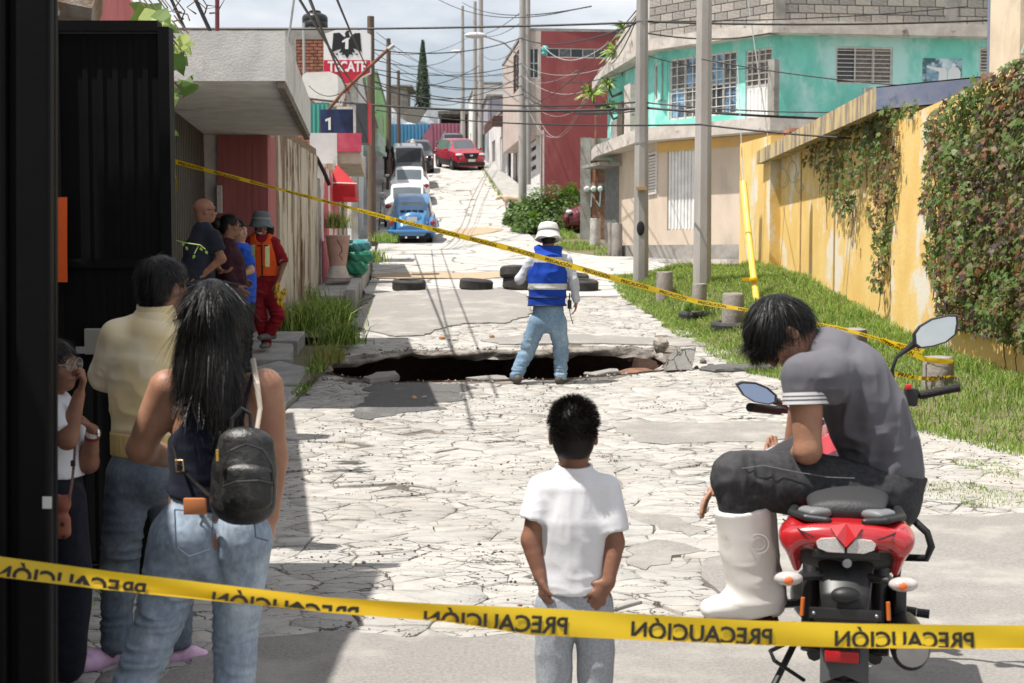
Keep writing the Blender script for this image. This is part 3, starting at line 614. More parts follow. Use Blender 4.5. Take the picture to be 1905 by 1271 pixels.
# slabs
def slab_poly(parent, name, pts, z0, z1, m):
    b = MB(); b.prism(pts, z0, z1); return b.build(name, m, parent)
def grow(k): # outline pushed outwards
    a = off_line((3.1,48),K3,k); c = off_line(K3,K2,k); e = off_line(K2,K1,k); g = off_line(K1,K0,k)
    def X(l1,l2):
        p,r_ = Vector(l1[0]),Vector(l1[1])-Vector(l1[0]); q_,s_ = Vector(l2[0]),Vector(l2[1])-Vector(l2[0]); t = (q_-p).cross(s_)/r_.cross(s_); return tuple(p+r_*t)
    return [a[0], X(a,c), X(c,e), X(e,g), g[1], (13.8,48)]
slab_poly(th, 'roof_slab', grow(.42), 7.22, 7.52, M_conc_pale)
slab_poly(th, 'balcony_slab', grow(.55), 4.80, 5.15, M_conc_pale)
# ground floor
GF = (1.75, 4.80)
g = grow(-.02); J3,J2,J1,J0 = g[1],g[2],g[3],g[4]
opG = [px_rect(J2,J1,(1240,1296,278,428))]; opH = [px_rect(J3,J2,(1206,1222,284,362))]
wall(th, 'wall', J2, J1, *GF, M_cream, .2, opG); wall(th, 'wall', J1, J0, *GF, M_cream); wall(th, 'wall', J3, J2, *GF, M_cream, .2, opH)
q = MB(); obox(q,J2,J1,0,4.2,4.52,4.78,.003,.03); q.build('painted_band', M_ochre, th)
u0,u1,z0,z1 = opG[0]; q = MB(); obox(q,J2,J1,u0,u1,z0,z1,-.1,-.06); nb = 9
for i in range(nb): obox(q,J2,J1,u0+(u1-u0)*(i+.15)/nb,u0+(u1-u0)*(i+.75)/nb,z0+.03,z1-.03,-.061,-.035)
q.build('garage_gate', M_wpaint, th)
u0,u1,z0,z1 = opH[0]; sh = MB(); obox(sh,J3,J2,u0,u0+.08,z0,z1,-.03,.05); obox(sh,J3,J2,u1-.08,u1,z0,z1,-.03,.05); obox(sh,J3,J2,u0+.08,u1-.08,z1-.06,z1,-.03,.05); obox(sh,J3,J2,u0+.08,u1-.08,z0,z0+.06,-.03,.05)
sho = sh.build('shutter', M_wframe, th)
for i in range(12):
    z = z0+.08+(z1-z0-.16)*i/12; q = MB(); obox(q,J3,J2,u0+.081,u1-.081,z,z+(z1-z0)*.055,-.02,.03); q.build('slat', M_wframe, sho)
q = MB(); obox(q,J3,J2,u0,u1,z0,z1,-.14,-.11); q.build('pane', M_glass, sho)
# block parapet on the roof: single blocks with recessed joints
def parapet(A, B, z0, z1, seed):
    q = MB(); obox(q,A,B,0,basis(A,B)[3],z0,z1,-.15,-.012); b = q.build('parapet_mortar', M_joint, th); bricks(b, A, B, z0, z1, .42, .215, .028, M_block, .008, 'block', 300, seed=seed); return b
r = grow(.25)
parapet(r[3], r[4], 7.52, 9.05, 1); parapet(r[2], r[3], 7.52, 8.85, 2)
wall(th, 'parapet_end', r[1], r[2], 7.52, 7.75, M_conc_pale, .15, zt=8.85)
for px,w_ in ((1760,.3),(1440,.26)):
    u,_ = ray_u(r[3],r[4],px); u = max(u,.16); q = MB(); obox(q,r[3],r[4],u-w_/2,u+w_/2,7.52,9.15,-.02,.03); q.build('parapet_column', M_conc, th)
for px,h,w_ in ((1430,1.1,.2),(1612,.45,.2)):
    g2 = grow(.45); u,Y = ray_u(g2[3],g2[4],px) if px > 1440 else ray_u(g2[2],g2[3],px); A_,B_ = (g2[3],g2[4]) if px > 1440 else (g2[2],g2[3])
    q = MB(); obox(q,A_,B_,u-w_/2,u+w_/2,5.15,5.15+h+.3,-.2,0); q.build('balcony_post', M_conc, th)
g2 = grow(.45)
for px,h,w_,m_ in ((1141,.55,.26,M_conc),(1152,1.0,.2,mat('old_timber',(.11,.085,.06),.9,(.07,.055,.04),9)),(1165,1.4,.24,M_conc_pale)):
    u,Y = ray_u(g2[1],g2[2],px); q = MB(); obox(q,g2[1],g2[2],u-w_*1.6,u+w_*1.6,5.15,5.15+h,-.2,0); q.build('balcony_post', m_, th)
for px,py,L_ in ((1270,240,.6),(1142,268,.9)):  # roof spouts
    pass
# platform in front of the house
plat = MB(); plat.prism([(2.9,37.6),(3.4,36.6),(6.5,33.9),(14,34.4),(14,37),(6.8,36.4),(4.1,39.2),(3.2,45),(2.6,45)], 1.2, 1.98)
tag(plat.build('house_platform', M_conc), kind='structure')
plat = MB(); plat.prism([(2.5,35.9),(5.0,33.2),(14,33.5),(14,34.5),(6.4,33.95),(3.3,36.7)], 1.1, 1.62); tag(plat.build('kerb', M_conc_pale), kind='structure')
# ------------------------------------------------------------------ brick gate pier with meters beside the corner house
bp = empty('brick_pier', (0,0,0), 'raw red brick wall with concrete frame and three electricity meters', 'brick wall')
A_, B_ = (2.22,46.5), (3.5,46.3)
q = MB(); obox(q,A_,B_,0,.34,2.2,5.55,-.3,0); obox(q,A_,B_,.34,1.3,5.2,5.52,-.3,-.01); obox(q,A_,B_,.34,1.3,3.85,4.08,-.3,-.012); q.build('concrete_frame', M_conc, bp)
q = MB(); obox(q,A_,B_,.34,1.3,2.1,5.2,-.28,-.05); bk = q.build('brick_core', M_joint, bp)
bricks(bk, *off_line(A_,B_,-.05), 2.2, 5.2, .24, .085, .018, M_brick, .014, 'brick', 300, holes=[(0,.33,0,9),(.3,1.5,3.85,4.08)])
for i in range(3):
    q = MB(); u,Y = ray_u(A_,B_,1091+i*12.5); z = zat(352,Y); o_,d_,n_,L_ = basis(A_,B_); c = o_+d_*u+Vector((0,0,z))
    q.lathe([(.095,0),(.1,.03),(.1,.07),(.085,.10),(.05,.13)], 14, 0, Matrix.Translation(c) @ Matrix.Rotation(math.pi/2,4,'X')); mt = q.build('electricity_meter', mat('meter_glass',(.62,.62,.58),.25), bp, 'auto')
q = MB(); o_,d_,n_,L_ = basis(A_,B_); q.tube([o_+d_*.5+n_*.03+Vector((0,0,z)) for z in (3.5,5.2,7.2)], .03, 6); q.build('conduit', mat('rusty_pipe',(.22,.10,.05),.8,(.32,.16,.08),9), bp)
q = MB()
def stroke(b, A, B, pts, w, k):
    for a,c in zip(pts[:-1],pts[1:]):
        a = Vector(a); c = Vector(c); t = (c-a).normalized(); s_ = Vector((-t.y,t.x))*w/2; e = t*w*.4
        poly_on(b,A,B,[tuple(a-e-s_),tuple(c+e-s_),tuple(c+e+s_),tuple(a-e+s_)],k)
u,Y = ray_u(A_,B_,1108); zb = zat(384,Y); stroke(q,A_,B_,[(u-.16,zb),(u-.14,zb+.42),(u+.12,zb),(u+.15,zb+.44)],.045,.004); q.build('painted_letter', mat('white_spray',(.72,.70,.68),.8), bp)
gd = empty('side_gate', (0,0,0), 'narrow grey corrugated gate between brick wall and cream house', 'gate')
A_, B_ = (2.95,44.9), (3.3,43.4); q = MB(); obox(q,A_,B_,0,1.2,2.0,4.45,-.06,0); [obox(q,A_,B_,.1*i+.02,.1*i+.06,2.05,4.4,.001,.03) for i in range(12)]; q.build('gate_leaf', mat('grey_gate_paint',(.20,.21,.22),.6,(.27,.28,.28),5), gd)
q = MB(); obox(q,A_,B_,-.3,1.6,4.45,4.55,-.2,.7); q.build('gate_roof', M_conc, gd)
# ------------------------------------------------------------------ red building
M_red = mat('oxide_red_plaster', (.30,.075,.078), .85, (.26,.064,.066), 1.2, 6, bump=.2, bscale=18, col3=(.36,.12,.11), s3=.5, lo3=.5, hi3=.7, stretch=(1,1,.4))
M_pinkbeige = mat('pink_beige_tile', (.50,.42,.37), .8, (.43,.35,.31), 2., bump=.2)
M_white = mat('whitewash', (.68,.68,.67), .88, (.58,.57,.55), 1.4, 7, bump=.25, col3=(.42,.40,.37), s3=.9, lo3=.6, hi3=.72)
rb = empty('red_building', (0,0,0), 'tall oxide-red building with white lower front and barred corner windows', 'building')
A_, B_ = (1.22,60), (6.2,60.6); ow = px_rect(A_,B_,(1016,1128,90,108))
wall(rb, 'wall', A_, B_, 3.6, 11.1, M_red, .2, [ow]); window(rb, A_, B_, ow, 5, 1, fw=.04, pm=[M_glass,M_glass_pale])
hull_box(rb, [(1.5,60.3),(6.2,60.9),(6.2,71),(.4,71)], 3.6, 11.0, M_dark, 'interior')
fl = ((.25,70.5),(1.2,60.0)); fd = ((.3-.05,60),(0,0))
vents = [px_rect(fl[0],fl[1],(987,997,y,y+9)) for y in (238,255,272,290,308)]
wall(rb, 'wall', fl[0], fl[1], 3.6, 7.0, M_white, .15, vents)
for w in vents: q = MB(); obox(q,*fl,w[0],w[1],w[2],w[3],-.1,-.06); q.build('vent', M_dark, rb)
ov = ((-.45,70.5),(.55,60.0))
w1 = px_rect(ov[0],ov[1],(955,966,98,170)); wall(rb, 'wall', ov[0], ov[1], 6.95, 11.0, M_pinkbeige, .15, [w1]); window(rb, ov[0], ov[1], w1, 2, 2, fm=mat('brown_bars',(.10,.05,.035),.6), bars=(4,8))
e2 = ((.55,60.0),(1.21,60.0)); w2 = px_rect(*e2,(983,1002,89,146)); wall(rb, 'wall', *e2, 6.95, 11.1, M_pinkbeige, .15, [w2]); window(rb, *e2, w2, 2, 2, fm=M_wframe, fw=.05)
q = MB(); q.prism([(.55,60),(1.3,60),(.3,70.5),(-.45,70.5)], 6.8, 6.95); q.build('overhang', M_pinkbeige, rb)
q = MB(); q.prism([(.5,59.95),(6.2,60.5),(6.2,71),(-.5,71)], 11.1, 11.22); q.build('roof', M_conc, rb)
# ------------------------------------------------------------------ white houses up the right-hand side
M_lilac = mat('grey_lilac_plaster', (.33,.32,.36), .85, (.28,.27,.30), 2.)
def row_house(name, label, A, B, z0, z1, m, depth, bits=()):
    h = empty(name, (0,0,0), label, 'house'); o,d,n,L = basis(A,B); rects = []
    for kind,u0,u1,a,b_ in bits: rects.append((u0*L,u1*L,a,b_))
    wall(h, 'wall', A, B, z0-.5, z1, m, .16, rects)
    hull_box(h, [tuple((o-n*.2).xy), tuple((o-n*depth).xy), tuple((o+d*L-n*depth).xy), tuple((o+d*L-n*.2).xy)], z0-.5, z1-.05, m, 'body')
    q = MB(); obox(q,A,B,-.05,L+.05,z1,z1+.12,-depth,.1); q.build('roof', M_conc, h)
    for (kind,*_),w in zip(bits,rects):
        if kind == 'w': window(h, A, B, w, 2, 1)
        else:
            q = MB(); obox(q,A,B,w[0],w[1],w[2],w[3],-.12,-.07); nb = max(3,int((w[1]-w[0])/.12)); [obox(q,A,B,w[0]+(w[1]-w[0])*(i+.2)/nb,w[0]+(w[1]-w[0])*(i+.7)/nb,w[2],w[3]-.03,-.071,-.05) for i in range(nb)]
            q.build('door', {'d':M_wpaint,'b':M_dark,'g':mat('green_door',(.05,.16,.11),.6)}[kind], h)
    return h
h1 = row_house('white_house', 'whitewashed house with brown awning next to the red building', (-1.35,83),(.05,70.6), 5.6, 9.3, M_white, 5, [('b',.80,.93,5.6,8.2),('d',.5,.72,5.8,8.1),('w',.15,.3,7.0,8.2)])
q = MB(); o_,d_,n_,L_ = basis((-1.35,83),(.05,70.6)); obox(q,(-1.35,83),(.05,70.6),L_*.55,L_*.95,8.6,8.7,0,.9); [obox(q,(-1.35,83),(.05,70.6),L_*.55+i*.5,L_*.55+i*.5+.3,8.2,8.6,.85,.9) for i in range(9)]; q.build('awning', mat('brown_awning',(.12,.06,.045),.8), h1)
row_house('grey_house', 'lilac-grey house with white base further up the right side', (-2.3,95),(-1.4,83.2), 7.2, 11.0, M_lilac, 6, [('g',.6,.75,7.2,9.2),('w',.2,.4,8.8,10.0)])
row_house('pale_house', 'pale grey house at the top of the street by the poles', (-3.2,106),(-2.35,95.2), 8.4, 13.2, M_white, 6, [('w',.5,.75,10.4,11.6),('d',.2,.35,8.4,10.6)])
# ------------------------------------------------------------------ end of the street: corrugated fence, torn sheets, shed, grey house
def corrugated(name, A, B, z0, z1, mf, label, cat='fence', pitch=.28, depth=.06, parent=None):
    o,d,n,L = basis(A,B); k = int(L/pitch); root = parent
    if root is None: root = empty(name, (0,0,0), label, cat)
    for i in range(k):
        u = i*pitch; pts = [(0,0),(.15,0),(.3,1),(.7,1),(.85,0),(1,0)]; V = []; 
        for a,b_ in pts:
            for z in (z0,z1): V.append(o+d*(u+a*pitch*.99)+n*(b_*depth)+Vector((0,0,z)))
        mesh_obj('panel', V, [(2*j,2*j+2,2*j+3,2*j+1) for j in range(5)], mf(u/L), root)
    q = MB(); obox(q,A,B,0,L,z0,z1-.05,-.06,-.03); q.build('backing_rail', mf(0), root)
    return root
M_fblue = mat('blue_sheet_paint', (.085,.23,.38), .6, (.06,.23,.43), 2.); M_fpink = mat('pink_sheet_paint', (.33,.11,.17), .6, (.28,.10,.15), 2.)
corrugated('sheet_fence', (-10.4,112), (-6.4,112), 9.2, 12.1, lambda t: M_fblue, 'blue corrugated sheet fence closing the top of the street')
pf = empty('sheet_fence', (0,0,0), 'pink corrugated sheet fence behind the red car', 'fence')
corrugated('sheet_fence', (-6.4,111.95), (-3.6,111.95), 9.2, 12.15, lambda t: M_fpink, '', parent=pf)
q = MB(); poly_on(q,(-6.9,111.88),(-3.6,111.88),[(-.9,9.3),(.7,9.3),(.7,12.0),(.2,11.6)],.02); q.build('diagonal_paint', M_fpink, pf)
M_tarp = mat('torn_white_tarp', (.68,.70,.73), .6, (.55,.58,.62), 3., bump=.4)
def tarp(name, pts, Y, label, seed):
    rr = random.Random(seed); b = MB(); n = len(pts); fr = [P(x,y,Y+rr.uniform(-.08,.08)) for x,y in pts]; b.add(fr+[p+Vector((0,.03,0)) for p in fr], [tuple(range(n)), tuple(range(2*n-1,n-1,-1))]+[(i,n+i,n+(i+1)%n,(i+1)%n) for i in range(n)])
    tag(b.build(name, M_tarp), label, 'tarp')
tarp('torn_tarp', [(727,236),(727,198),(735,206),(745,220),(760,228),(775,231),(782,225),(790,212),(797,200),(815,199),(815,236)], 112.6, 'torn white sheet strung above the blue fence', 3)
sd = empty('dark_shed', (0,0,0), 'dark open shed with white roof edge beside the torn sheet', 'shed')
A_,B_ = (-5.85,113.5),(-3.4,113.5); q = MB(); obox(q,A_,B_,0,2.45,9.5,13.0,-3,-2.8); q.build('wall', M_dark, sd); q = MB(); obox(q,A_,B_,-.1,2.5,13.0,13.25,-3,.3); q.build('roof', mat('shed_sheet',(.10,.09,.085),.8,(.2,.19,.18),3), sd)
for u in (.1,2.3): q = MB(); obox(q,A_,B_,u,u+.12,9.5,13.0,-.1,.02); q.build('post', M_conc, sd)
gh = empty('grey_block_house', (0,0,0), 'unplastered grey block house behind the torn sheet', 'house')
A_,B_ = (-11.2,131),(-9.6,131); wall(gh,'wall',A_,B_,10,17.2,M_conc,.2); hull_box(gh,[(-11.1,131.2),(-9.7,131.2),(-9.7,137),(-11.1,137)],10,17.2,M_conc,'body'); q = MB(); obox(q,A_,B_,-.3,2.1,17.2,17.4,-6,.3); q.build('roof',M_conc,gh)
A_,B_ = (-9.6,130),(-7.9,130); wall(gh,'wall',A_,B_,10,15.2,M_joint,.2)
# ------------------------------------------------------------------ left row of houses
M_peel = mat('peeling_plaster', (.52,.46,.37), .95, (.40,.35,.28), 3., 8, bump=1.2, bscale=14, col3=(.16,.10,.06), s3=1.5, lo3=.5, hi3=.58, stretch=(1,1,.28))
M_brownwall = mat('adobe_wall', (.24,.17,.11), .95, (.16,.11,.075), 4., 7, bump=1.2, bscale=14)
M_rw = mat('red_white_paint', (.66,.62,.58), .85, (.50,.10,.13), 1.2, 5, lo=.5, hi=.54, bump=.4, stretch=(1,1,.35))
M_pinkwall = mat('dusty_pink_plaster', (.36,.12,.115), .88, (.31,.095,.095), 18., 6, bump=.4, bscale=22, stretch=(1,1,.06))
M_grip = mat('grey_pier', (.26,.255,.245), .9, (.20,.195,.185), 3., bump=.4)
# canopy house: slab, black corrugated gate, white pillar, pink wall
ch = empty('canopy_house', (0,0,0), 'pink house with thick concrete canopy over a black corrugated gate', 'house')
zb = 3.3; can = [tuple(P(x,y,Y).xy) for x,y,Y in ((250,0,13.4),(536,0,13.4),(580,0,19.3))]
q = MB(); V = []
for (x,y) in ((-5.6,13.4),(-2.115,13.4),(-2.72,19.35),(-5.6,19.35)): V.append((x,y))
q.prism(V, zb, zb+.46); q.build('canopy', mat('whitewashed_concrete',(.64,.63,.60),.9,(.52,.51,.49),3.,8,bump=.4,bscale=40,col3=(.34,.32,.30),s3=1.1,lo3=.56,hi3=.72), ch)
q = MB(); q.prism([(-2.13,13.42),(-2.73,19.33),(-2.80,19.33),(-2.20,13.42)], zb-.06, zb); q.build('drip_edge', mat('dark_drip',(.10,.085,.07),.9,(.2,.17,.14),6), ch)
q = MB(); q.prism([(-4.14,19.25),(-3.96,19.25),(-3.96,19.6),(-4.14,19.6)], .4, zb); q.build('pillar', mat('white_pillar_paint',(.62,.60,.56),.85,(.50,.48,.45),4.), ch)
wall(ch, 'wall', (-3.955,19.2),(-3.28,19.2), .3, zb-.002, M_pinkwall, .2); wall(ch, 'wall', (-3.28,19.2),(-3.3,20.0), .3, zb, M_pinkwall, .2)
q = MB(); q.box((-3.94,19.06),(-3.89,19.19),0) if False else q.box((-3.95,19.12,2.25),(-3.89,19.19,2.62)); q.build('wall_box', M_wframe, ch)
hull_box(ch, [(-4.3,13.5),(-8,13.5),(-8,24),(-4.3,24)], .2, 3.2, M_pinkwall, 'body')
g_ = corrugated('gate', (-3.55,13.5),(-4.15,19.2), .3, zb-.003, lambda t: mat('black_brown_gate',(.028,.024,.02),.5,(.045,.038,.03),3.), '', parent=bpy.data.objects.new('garage_gate', None), pitch=.16, depth=.035); link(g_, ch)
# gap-filling red gable wall over the black gate
rg = empty('red_gable', (0,0,0), 'dull red gable wall rising above the black gate', 'wall')
b = MB(); pts = [(-4.9,.1),(-2.9,.1),(-2.9,3.5),(-2.95,3.58),(-3.17,3.82),(-4.9,5.4)]
b.add([(x,11.6,z) for x,z in pts]+[(x,11.8,z) for x,z in pts], [tuple(range(6)),tuple(range(11,5,-1))]+[(i,6+i,6+(i+1)%6,(i+1)%6) for i in range(6)]); b.build('wall', M_pinkwall, rg)
q = MB(); q.prism([(-2.35,7.6),(-2.6,7.6),(-3.45,13.2),(-3.25,13.2)], .05, 3.1); o = q.build('road_shade_wall', M_grip); tag(o, 'unseen plain grey wall added behind the black gate leaf to shade the road', 'wall')  # unseen wall put in to cast the shade along the left road edge
# peeling adobe house beyond the pink one
ph = empty('peeling_house', (0,0,0), 'old house front with peeling plaster and exposed adobe', 'house')
A_,B_ = (-3.31,20.02),(-3.42,25.0); wall(ph,'wall',A_,B_,.4,3.55,M_brownwall,.3)
rr = random.Random(4)   # plaster sheets left standing proud of the adobe, each torn at its edges
for i,(u0,u1) in enumerate(((.05,.9),(.95,1.55),(1.7,2.5),(2.6,3.6),(3.75,4.9))):
    pts = []; n_ = 9
    for j in range(n_): pts.append((u0+rr.uniform(-.05,.09), 3.4-(2.9-rr.uniform(0,.2))*j/(n_-1)))
    for j in range(n_-1,-1,-1): pts.append((u1+rr.uniform(-.12,.05), 3.42-(2.9-rr.uniform(0,.2))*j/(n_-1)))
    o_,d_,nn,L_ = basis(A_,B_); b = MB(); k = len(pts); fr = [o_+d_*u+nn*.035+Vector((0,0,z)) for u,z in pts]; bk_ = [o_+d_*u+nn*.002+Vector((0,0,z)) for u,z in pts]
    b.add(fr+bk_, [tuple(range(k))]+[(i2,(i2+1)%k,k+(i2+1)%k,k+i2) for i2 in range(k)]); b.build('plaster_sheet', M_peel, ph)
hull_box(ph, [(-3.75,20),(-7,20),(-7,25),(-3.8,25)], .4, 3.5, M_brownwall, 'body')
# grey pier and red-white wall
rw = empty('painted_wall', (0,0,0), 'grey pier and red and white painted wall beside the planter', 'wall')
q = MB(); q.prism([(-3.62,24.9),(-3.40,24.9),(-3.40,25.3),(-3.62,25.3)], .8, 3.05); q.build('pier', M_grip, rw)
wall(rw,'wall',(-3.38,25.32),(-3.50,28.6),.8,3.3,M_rw,.25)
wall(rw,'wall',(-4.6,24.95),(-3.63,24.95),.6,2.9,M_grip,.2)
q = MB(); obox(q,(-3.38,25.32),(-3.50,28.6),0,3.28,.85,1.95,.003,.02); q.build('red_dado', mat('faded_red_paint',(.42,.06,.09),.8,(.50,.16,.17),3,bump=.3), rw)
# shop house: brick upper floor with sign, awnings, balcony
sh_ = empty('shop_house', (0,0,0), 'brick corner shop house with painted balcony, white awning and red box sign', 'house')
A_,B_ = (-3.55,28.7),(-4.15,36.0)
bits = [(.7,2.0,1.5,3.2),(3.2,5.0,1.5,3.3)]; wall(sh_,'wall',A_,B_,1.0,3.54,M_peel,.25,bits)
for w in bits: q = MB(); obox(q,A_,B_,w[0],w[1],w[2],w[3],-.15,-.1); q.build('shutter', mat('dark_shutter',(.06,.055,.05),.6), sh_)
hull_box(sh_, [(-4.5,36),(-10,36),(-10,29),(-3.95,29)], 1.0, 3.5, M_peel, 'body')
q = MB(); q.prism([(-4.05,28.8),(-3.05,28.8),(-3.45,33.5),(-4.4,33.5)], 3.55, 3.78); q.build('balcony_slab', mat('stained_soffit',(.50,.43,.35),.9,(.36,.30,.24),3), sh_)
q = MB(); q.prism([(-3.5,28.72),(-3.03,28.72),(-3.03,28.82),(-3.5,28.82)], 3.78, 4.15); q.build('balcony_front', mat('scuffed_red_paint',(.48,.05,.10),.7,(.52,.10,.14),4,col3=(.6,.55,.5),s3=2.5,lo3=.68,hi3=.7), sh_)
q = MB(); q.prism([(-4.06,28.72),(-3.51,28.72),(-3.51,28.82),(-4.06,28.82)], 3.5, 4.15); q.build('balcony_front', M_white, sh_)
# dark blue shop board in white frame
bl = empty('shop_board', (0,0,0), 'dark blue framed shop board with white numeral above the red balcony', 'sign'); q = MB(); q.box((-3.95,29.5,4.16),(-3.2,29.6,4.70)); q.build('board', mat('navy_board',(.012,.018,.055),.4,(.02,.04,.12),3), bl)
q = MB(); q.box((-3.26,29.42,4.16),(-3.2,29.49,4.75)); q.box((-3.6,29.42,4.70),(-3.27,29.49,4.75)); q.build('frame', M_wframe, bl)
q = MB(); q.add([(-3.78,29.48,4.28),(-3.73,29.48,4.28),(-3.73,29.48,4.54),(-3.84,29.48,4.50),(-3.84,29.48,4.45),(-3.78,29.48,4.47)],[tuple(range(6))]); q.build('numeral', M_wpaint, bl)
q = MB(); q.box((-3.19,29.3,4.0),(-2.95,29.9,4.8)); o = q.build('side_board', mat('charcoal_board',(.05,.055,.06),.5), bl); q = MB(); q.box((-2.949,29.3,4.0),(-2.93,29.9,4.85)); q.build('red_edge', mat('red_trim',(.5,.03,.05),.5), bl)
q = MB(); q.box((-4.3,30.5,4.16),(-3.9,32,4.95)); q.build('upper_wall', mat('teal_wall',(.05,.25,.22),.7), sh_)
for i in range(5): q = MB(); q.box((-4.31+.09*i,30.40,4.2),(-4.28+.09*i,30.44,4.9)); q.build('grille_bar', mat('teal_bar',(.10,.42,.36),.6), sh_)
# white bowed awning box
b = MB(); prof_ = [(0,0),(.06,-.0),(.75,.0),(.82,.12),(.80,.75),(.70,.86),(.1,.90),(0,.86)]
for k,x in enumerate((-5.15,-4.35,-3.95,-3.80)):
    pass
p0 = [(-4.98,5.62),(-5.0,5.98),(-4.9,6.06),(-4.35,6.08),(-4.16,6.0),(-4.14,5.68),(-4.2,5.42),(-4.75,5.40)]
b.add([(x,34.2,z) for x,z in p0]+[(x,35.6,z) for x,z in p0], [tuple(range(7,-1,-1)),tuple(range(8,16))]+[(i,(i+1)%8,8+(i+1)%8,8+i) for i in range(8)]); o = b.build('white_awning', mat('white_canvas',(.74,.73,.70),.7,(.66,.65,.62),3), None); o.data.flip_normals(); tag(o,'bulging white canvas awning below the eagle sign','awning')
# red box sign: prism roof
b = MB(); b.add([(-3.55,27.6,2.75),(-3.02,27.6,2.75),(-3.02,28.2,2.75),(-3.55,28.2,2.75),(-3.55,27.6,3.12),(-3.04,27.6,3.08),(-3.06,28.2,3.1),(-3.55,28.2,3.12),(-3.40,27.75,3.45),(-3.40,28.1,3.45)],[(3,2,1,0),(0,1,5,4),(1,2,6,5),(2,3,7,6),(3,0,4,7),(4,5,8),(5,6,9,8),(6,7,9),(7,4,8,9)])
rs_ = b.build('awning_cloth', mat('bright_red_canvas',(.50,.015,.02),.6,(.42,.012,.018),5), None); tag(rs_,'small bright red folded shop awning over the pavement','awning'); rs_.name = 'red_awning'
q = MB(); q.tube([(-3.56,27.58,3.1),(-3.0,27.58,3.08)],.014,6); q.build('awning_rail', M_wframe, rs_)
# tall brick house behind with tank
bh = empty('brick_house', (0,0,0), 'tall raw brick house with concrete ring beam behind the eagle sign', 'house')
A_,B_ = (-10.5,44),(-4.75,44); hull_box(bh,[(-10.5,44.05),(-4.76,44.05),(-5.2,50),(-10.5,50)],1.9,8.6,M_joint,'body')
bricks(bh.children[0], A_, B_, 5.0, 8.3, .26, .10, .02, M_brick, .02, 'brick', 300, seed=5)
q = MB(); obox(q,A_,B_,-.05,5.8,8.32,8.68,-.3,.03); obox(q,A_,B_,3.6,3.9,5,8.32,-.2,.031); obox(q,A_,B_,5.55,5.76,2,8.32,-.2,.032); q.build('ring_beam', M_conc, bh)
wall(bh,'wall',(-4.74,44.0),(-5.2,50),1.9,8.6,M_white,.2); wall(bh,'wall',A_,B_,1.9,5.0,M_white,.2)
q = MB(); q.tube([(-6.35,43.85,5.5),(-6.35,43.85,8.8)],.04,6); q.build('downpipe', mat('grey_pipe',(.4,.41,.42),.5), bh)
tk = empty('water_tank', (-6.15,44.9,8.6), 'black ribbed plastic water tank on the brick house roof', 'water tank')
q = MB(); q.lathe([(.48,0),(.50,.05),(.50,.3),(.485,.32),(.50,.34),(.50,.62),(.485,.64),(.50,.66),(.50,.86),(.44,.98),(.26,1.08),(.23,1.1)],28); q.build('tank_body', mat('black_plastic',(.018,.019,.022),.4), tk, 'auto')
q = MB(); q.lathe([(.23,1.1),(.24,1.12),(.24,1.17),(.2,1.2),(.05,1.21)],20); q.build('lid', mat('black_plastic',()), tk, 'auto'); tk.scale = (.80,.80,.62)
# further left fronts
row_house('white_front_house','narrow white house front with grey base left of the parked cars',(-4.85,44.2),(-5.6,52),2.2,5.6,M_white,4,[('d',.55,.72,2.3,4.4),('w',.2,.4,3.2,4.4)])
row_house('green_balcony_house','white house with pale green metal balcony left of the van',(-5.65,52.2),(-6.9,68),3.4,9.2,M_white,5,[('b',.3,.4,3.8,6),('d',.6,.75,3.6,5.6),('w',.55,.75,7.2,8.4)])
q = MB(); q.box((-5.75,53,5.6),(-4.9,56,5.75)); q.box((-5.0,53,5.76),(-4.96,56,6.3)); q.box((-5.7,53,5.76),(-5.01,53.05,6.3)); o = q.build('metal_balcony', mat('pale_green_metal',(.36,.48,.42),.6,(.28,.36,.32),4), bpy.data.objects['green_balcony_house'])
row_house('pink_front_house','house front with dark pink strips left of the far van',(-6.95,68.2),(-8.3,88),5.2,9.6,mat('magenta_plaster',(.34,.09,.15),.85,(.29,.075,.13),2.),5,[('b',.7,.8,5.4,7.6),('d',.3,.45,6.2,8.4)])
row_house('green_top_house','far house with green upper wall at the top left of the street',(-8.35,88.2),(-9.6,110),7.6,13.0,mat('lime_plaster',(.22,.42,.16),.85,(.18,.36,.13),2.),5,[('w',.5,.65,10.4,11.6)])
# ------------------------------------------------------------------ yellow wall on the right
M_yel = mat('yellow_wall_paint', (.73,.52,.19), .88, (.68,.45,.14), 1.6, 7, bump=.5, bscale=22, col3=(.68,.63,.52), s3=.9, lo3=.53, hi3=.62, stretch=(1,1,.75))
yw = empty('yellow_wall', (0,0,0), 'long sunlit yellow boundary wall with dripping concrete coping along the grass', 'wall')
YL = lambda y: float(np.interp(y,[10,15,19,27,30.5],[5.45,5.35,5.25,5.05,4.9]))
# far end pillar section, recessed middle, near section
wall(yw,'wall',(4.86,30.5),(4.86,26.9),1.0,4.08,M_yel,.35,zt=3.95)
wall(yw,'wall',(5.06,26.9),(5.16,18.7),.4,3.55,M_yel,.3); wall(yw,'wall',(4.98,18.7),(5.15,10.0),.0,3.42,M_yel,.35,zt=3.7)
pass
for y in (25.1,22.6): x = 5.06+(26.9-y)/82; q = MB(); q.box((x-.012,y-.04,.4),(x+.05,y+.04,3.5)); q.build('pilaster', mat('dirty_groove',(.42,.27,.09),.9,(.30,.20,.09),5), yw)
M_cop = mat('stained_coping', (.52,.40,.20), .92, (.22,.185,.15), 5., 6, lo=.42, hi=.6, bump=.6, bscale=20, stretch=(1,1,.22))
q = MB(); zc = [(27.6,4.72,3.45,3.70),(18.9,4.80,3.58,3.90)]
V = []
for y,x,z0,z1 in zc: V += [(x,y,z0),(x,y,z1),(6.6,y,z1+.18),(6.6,y,z0+.18)]
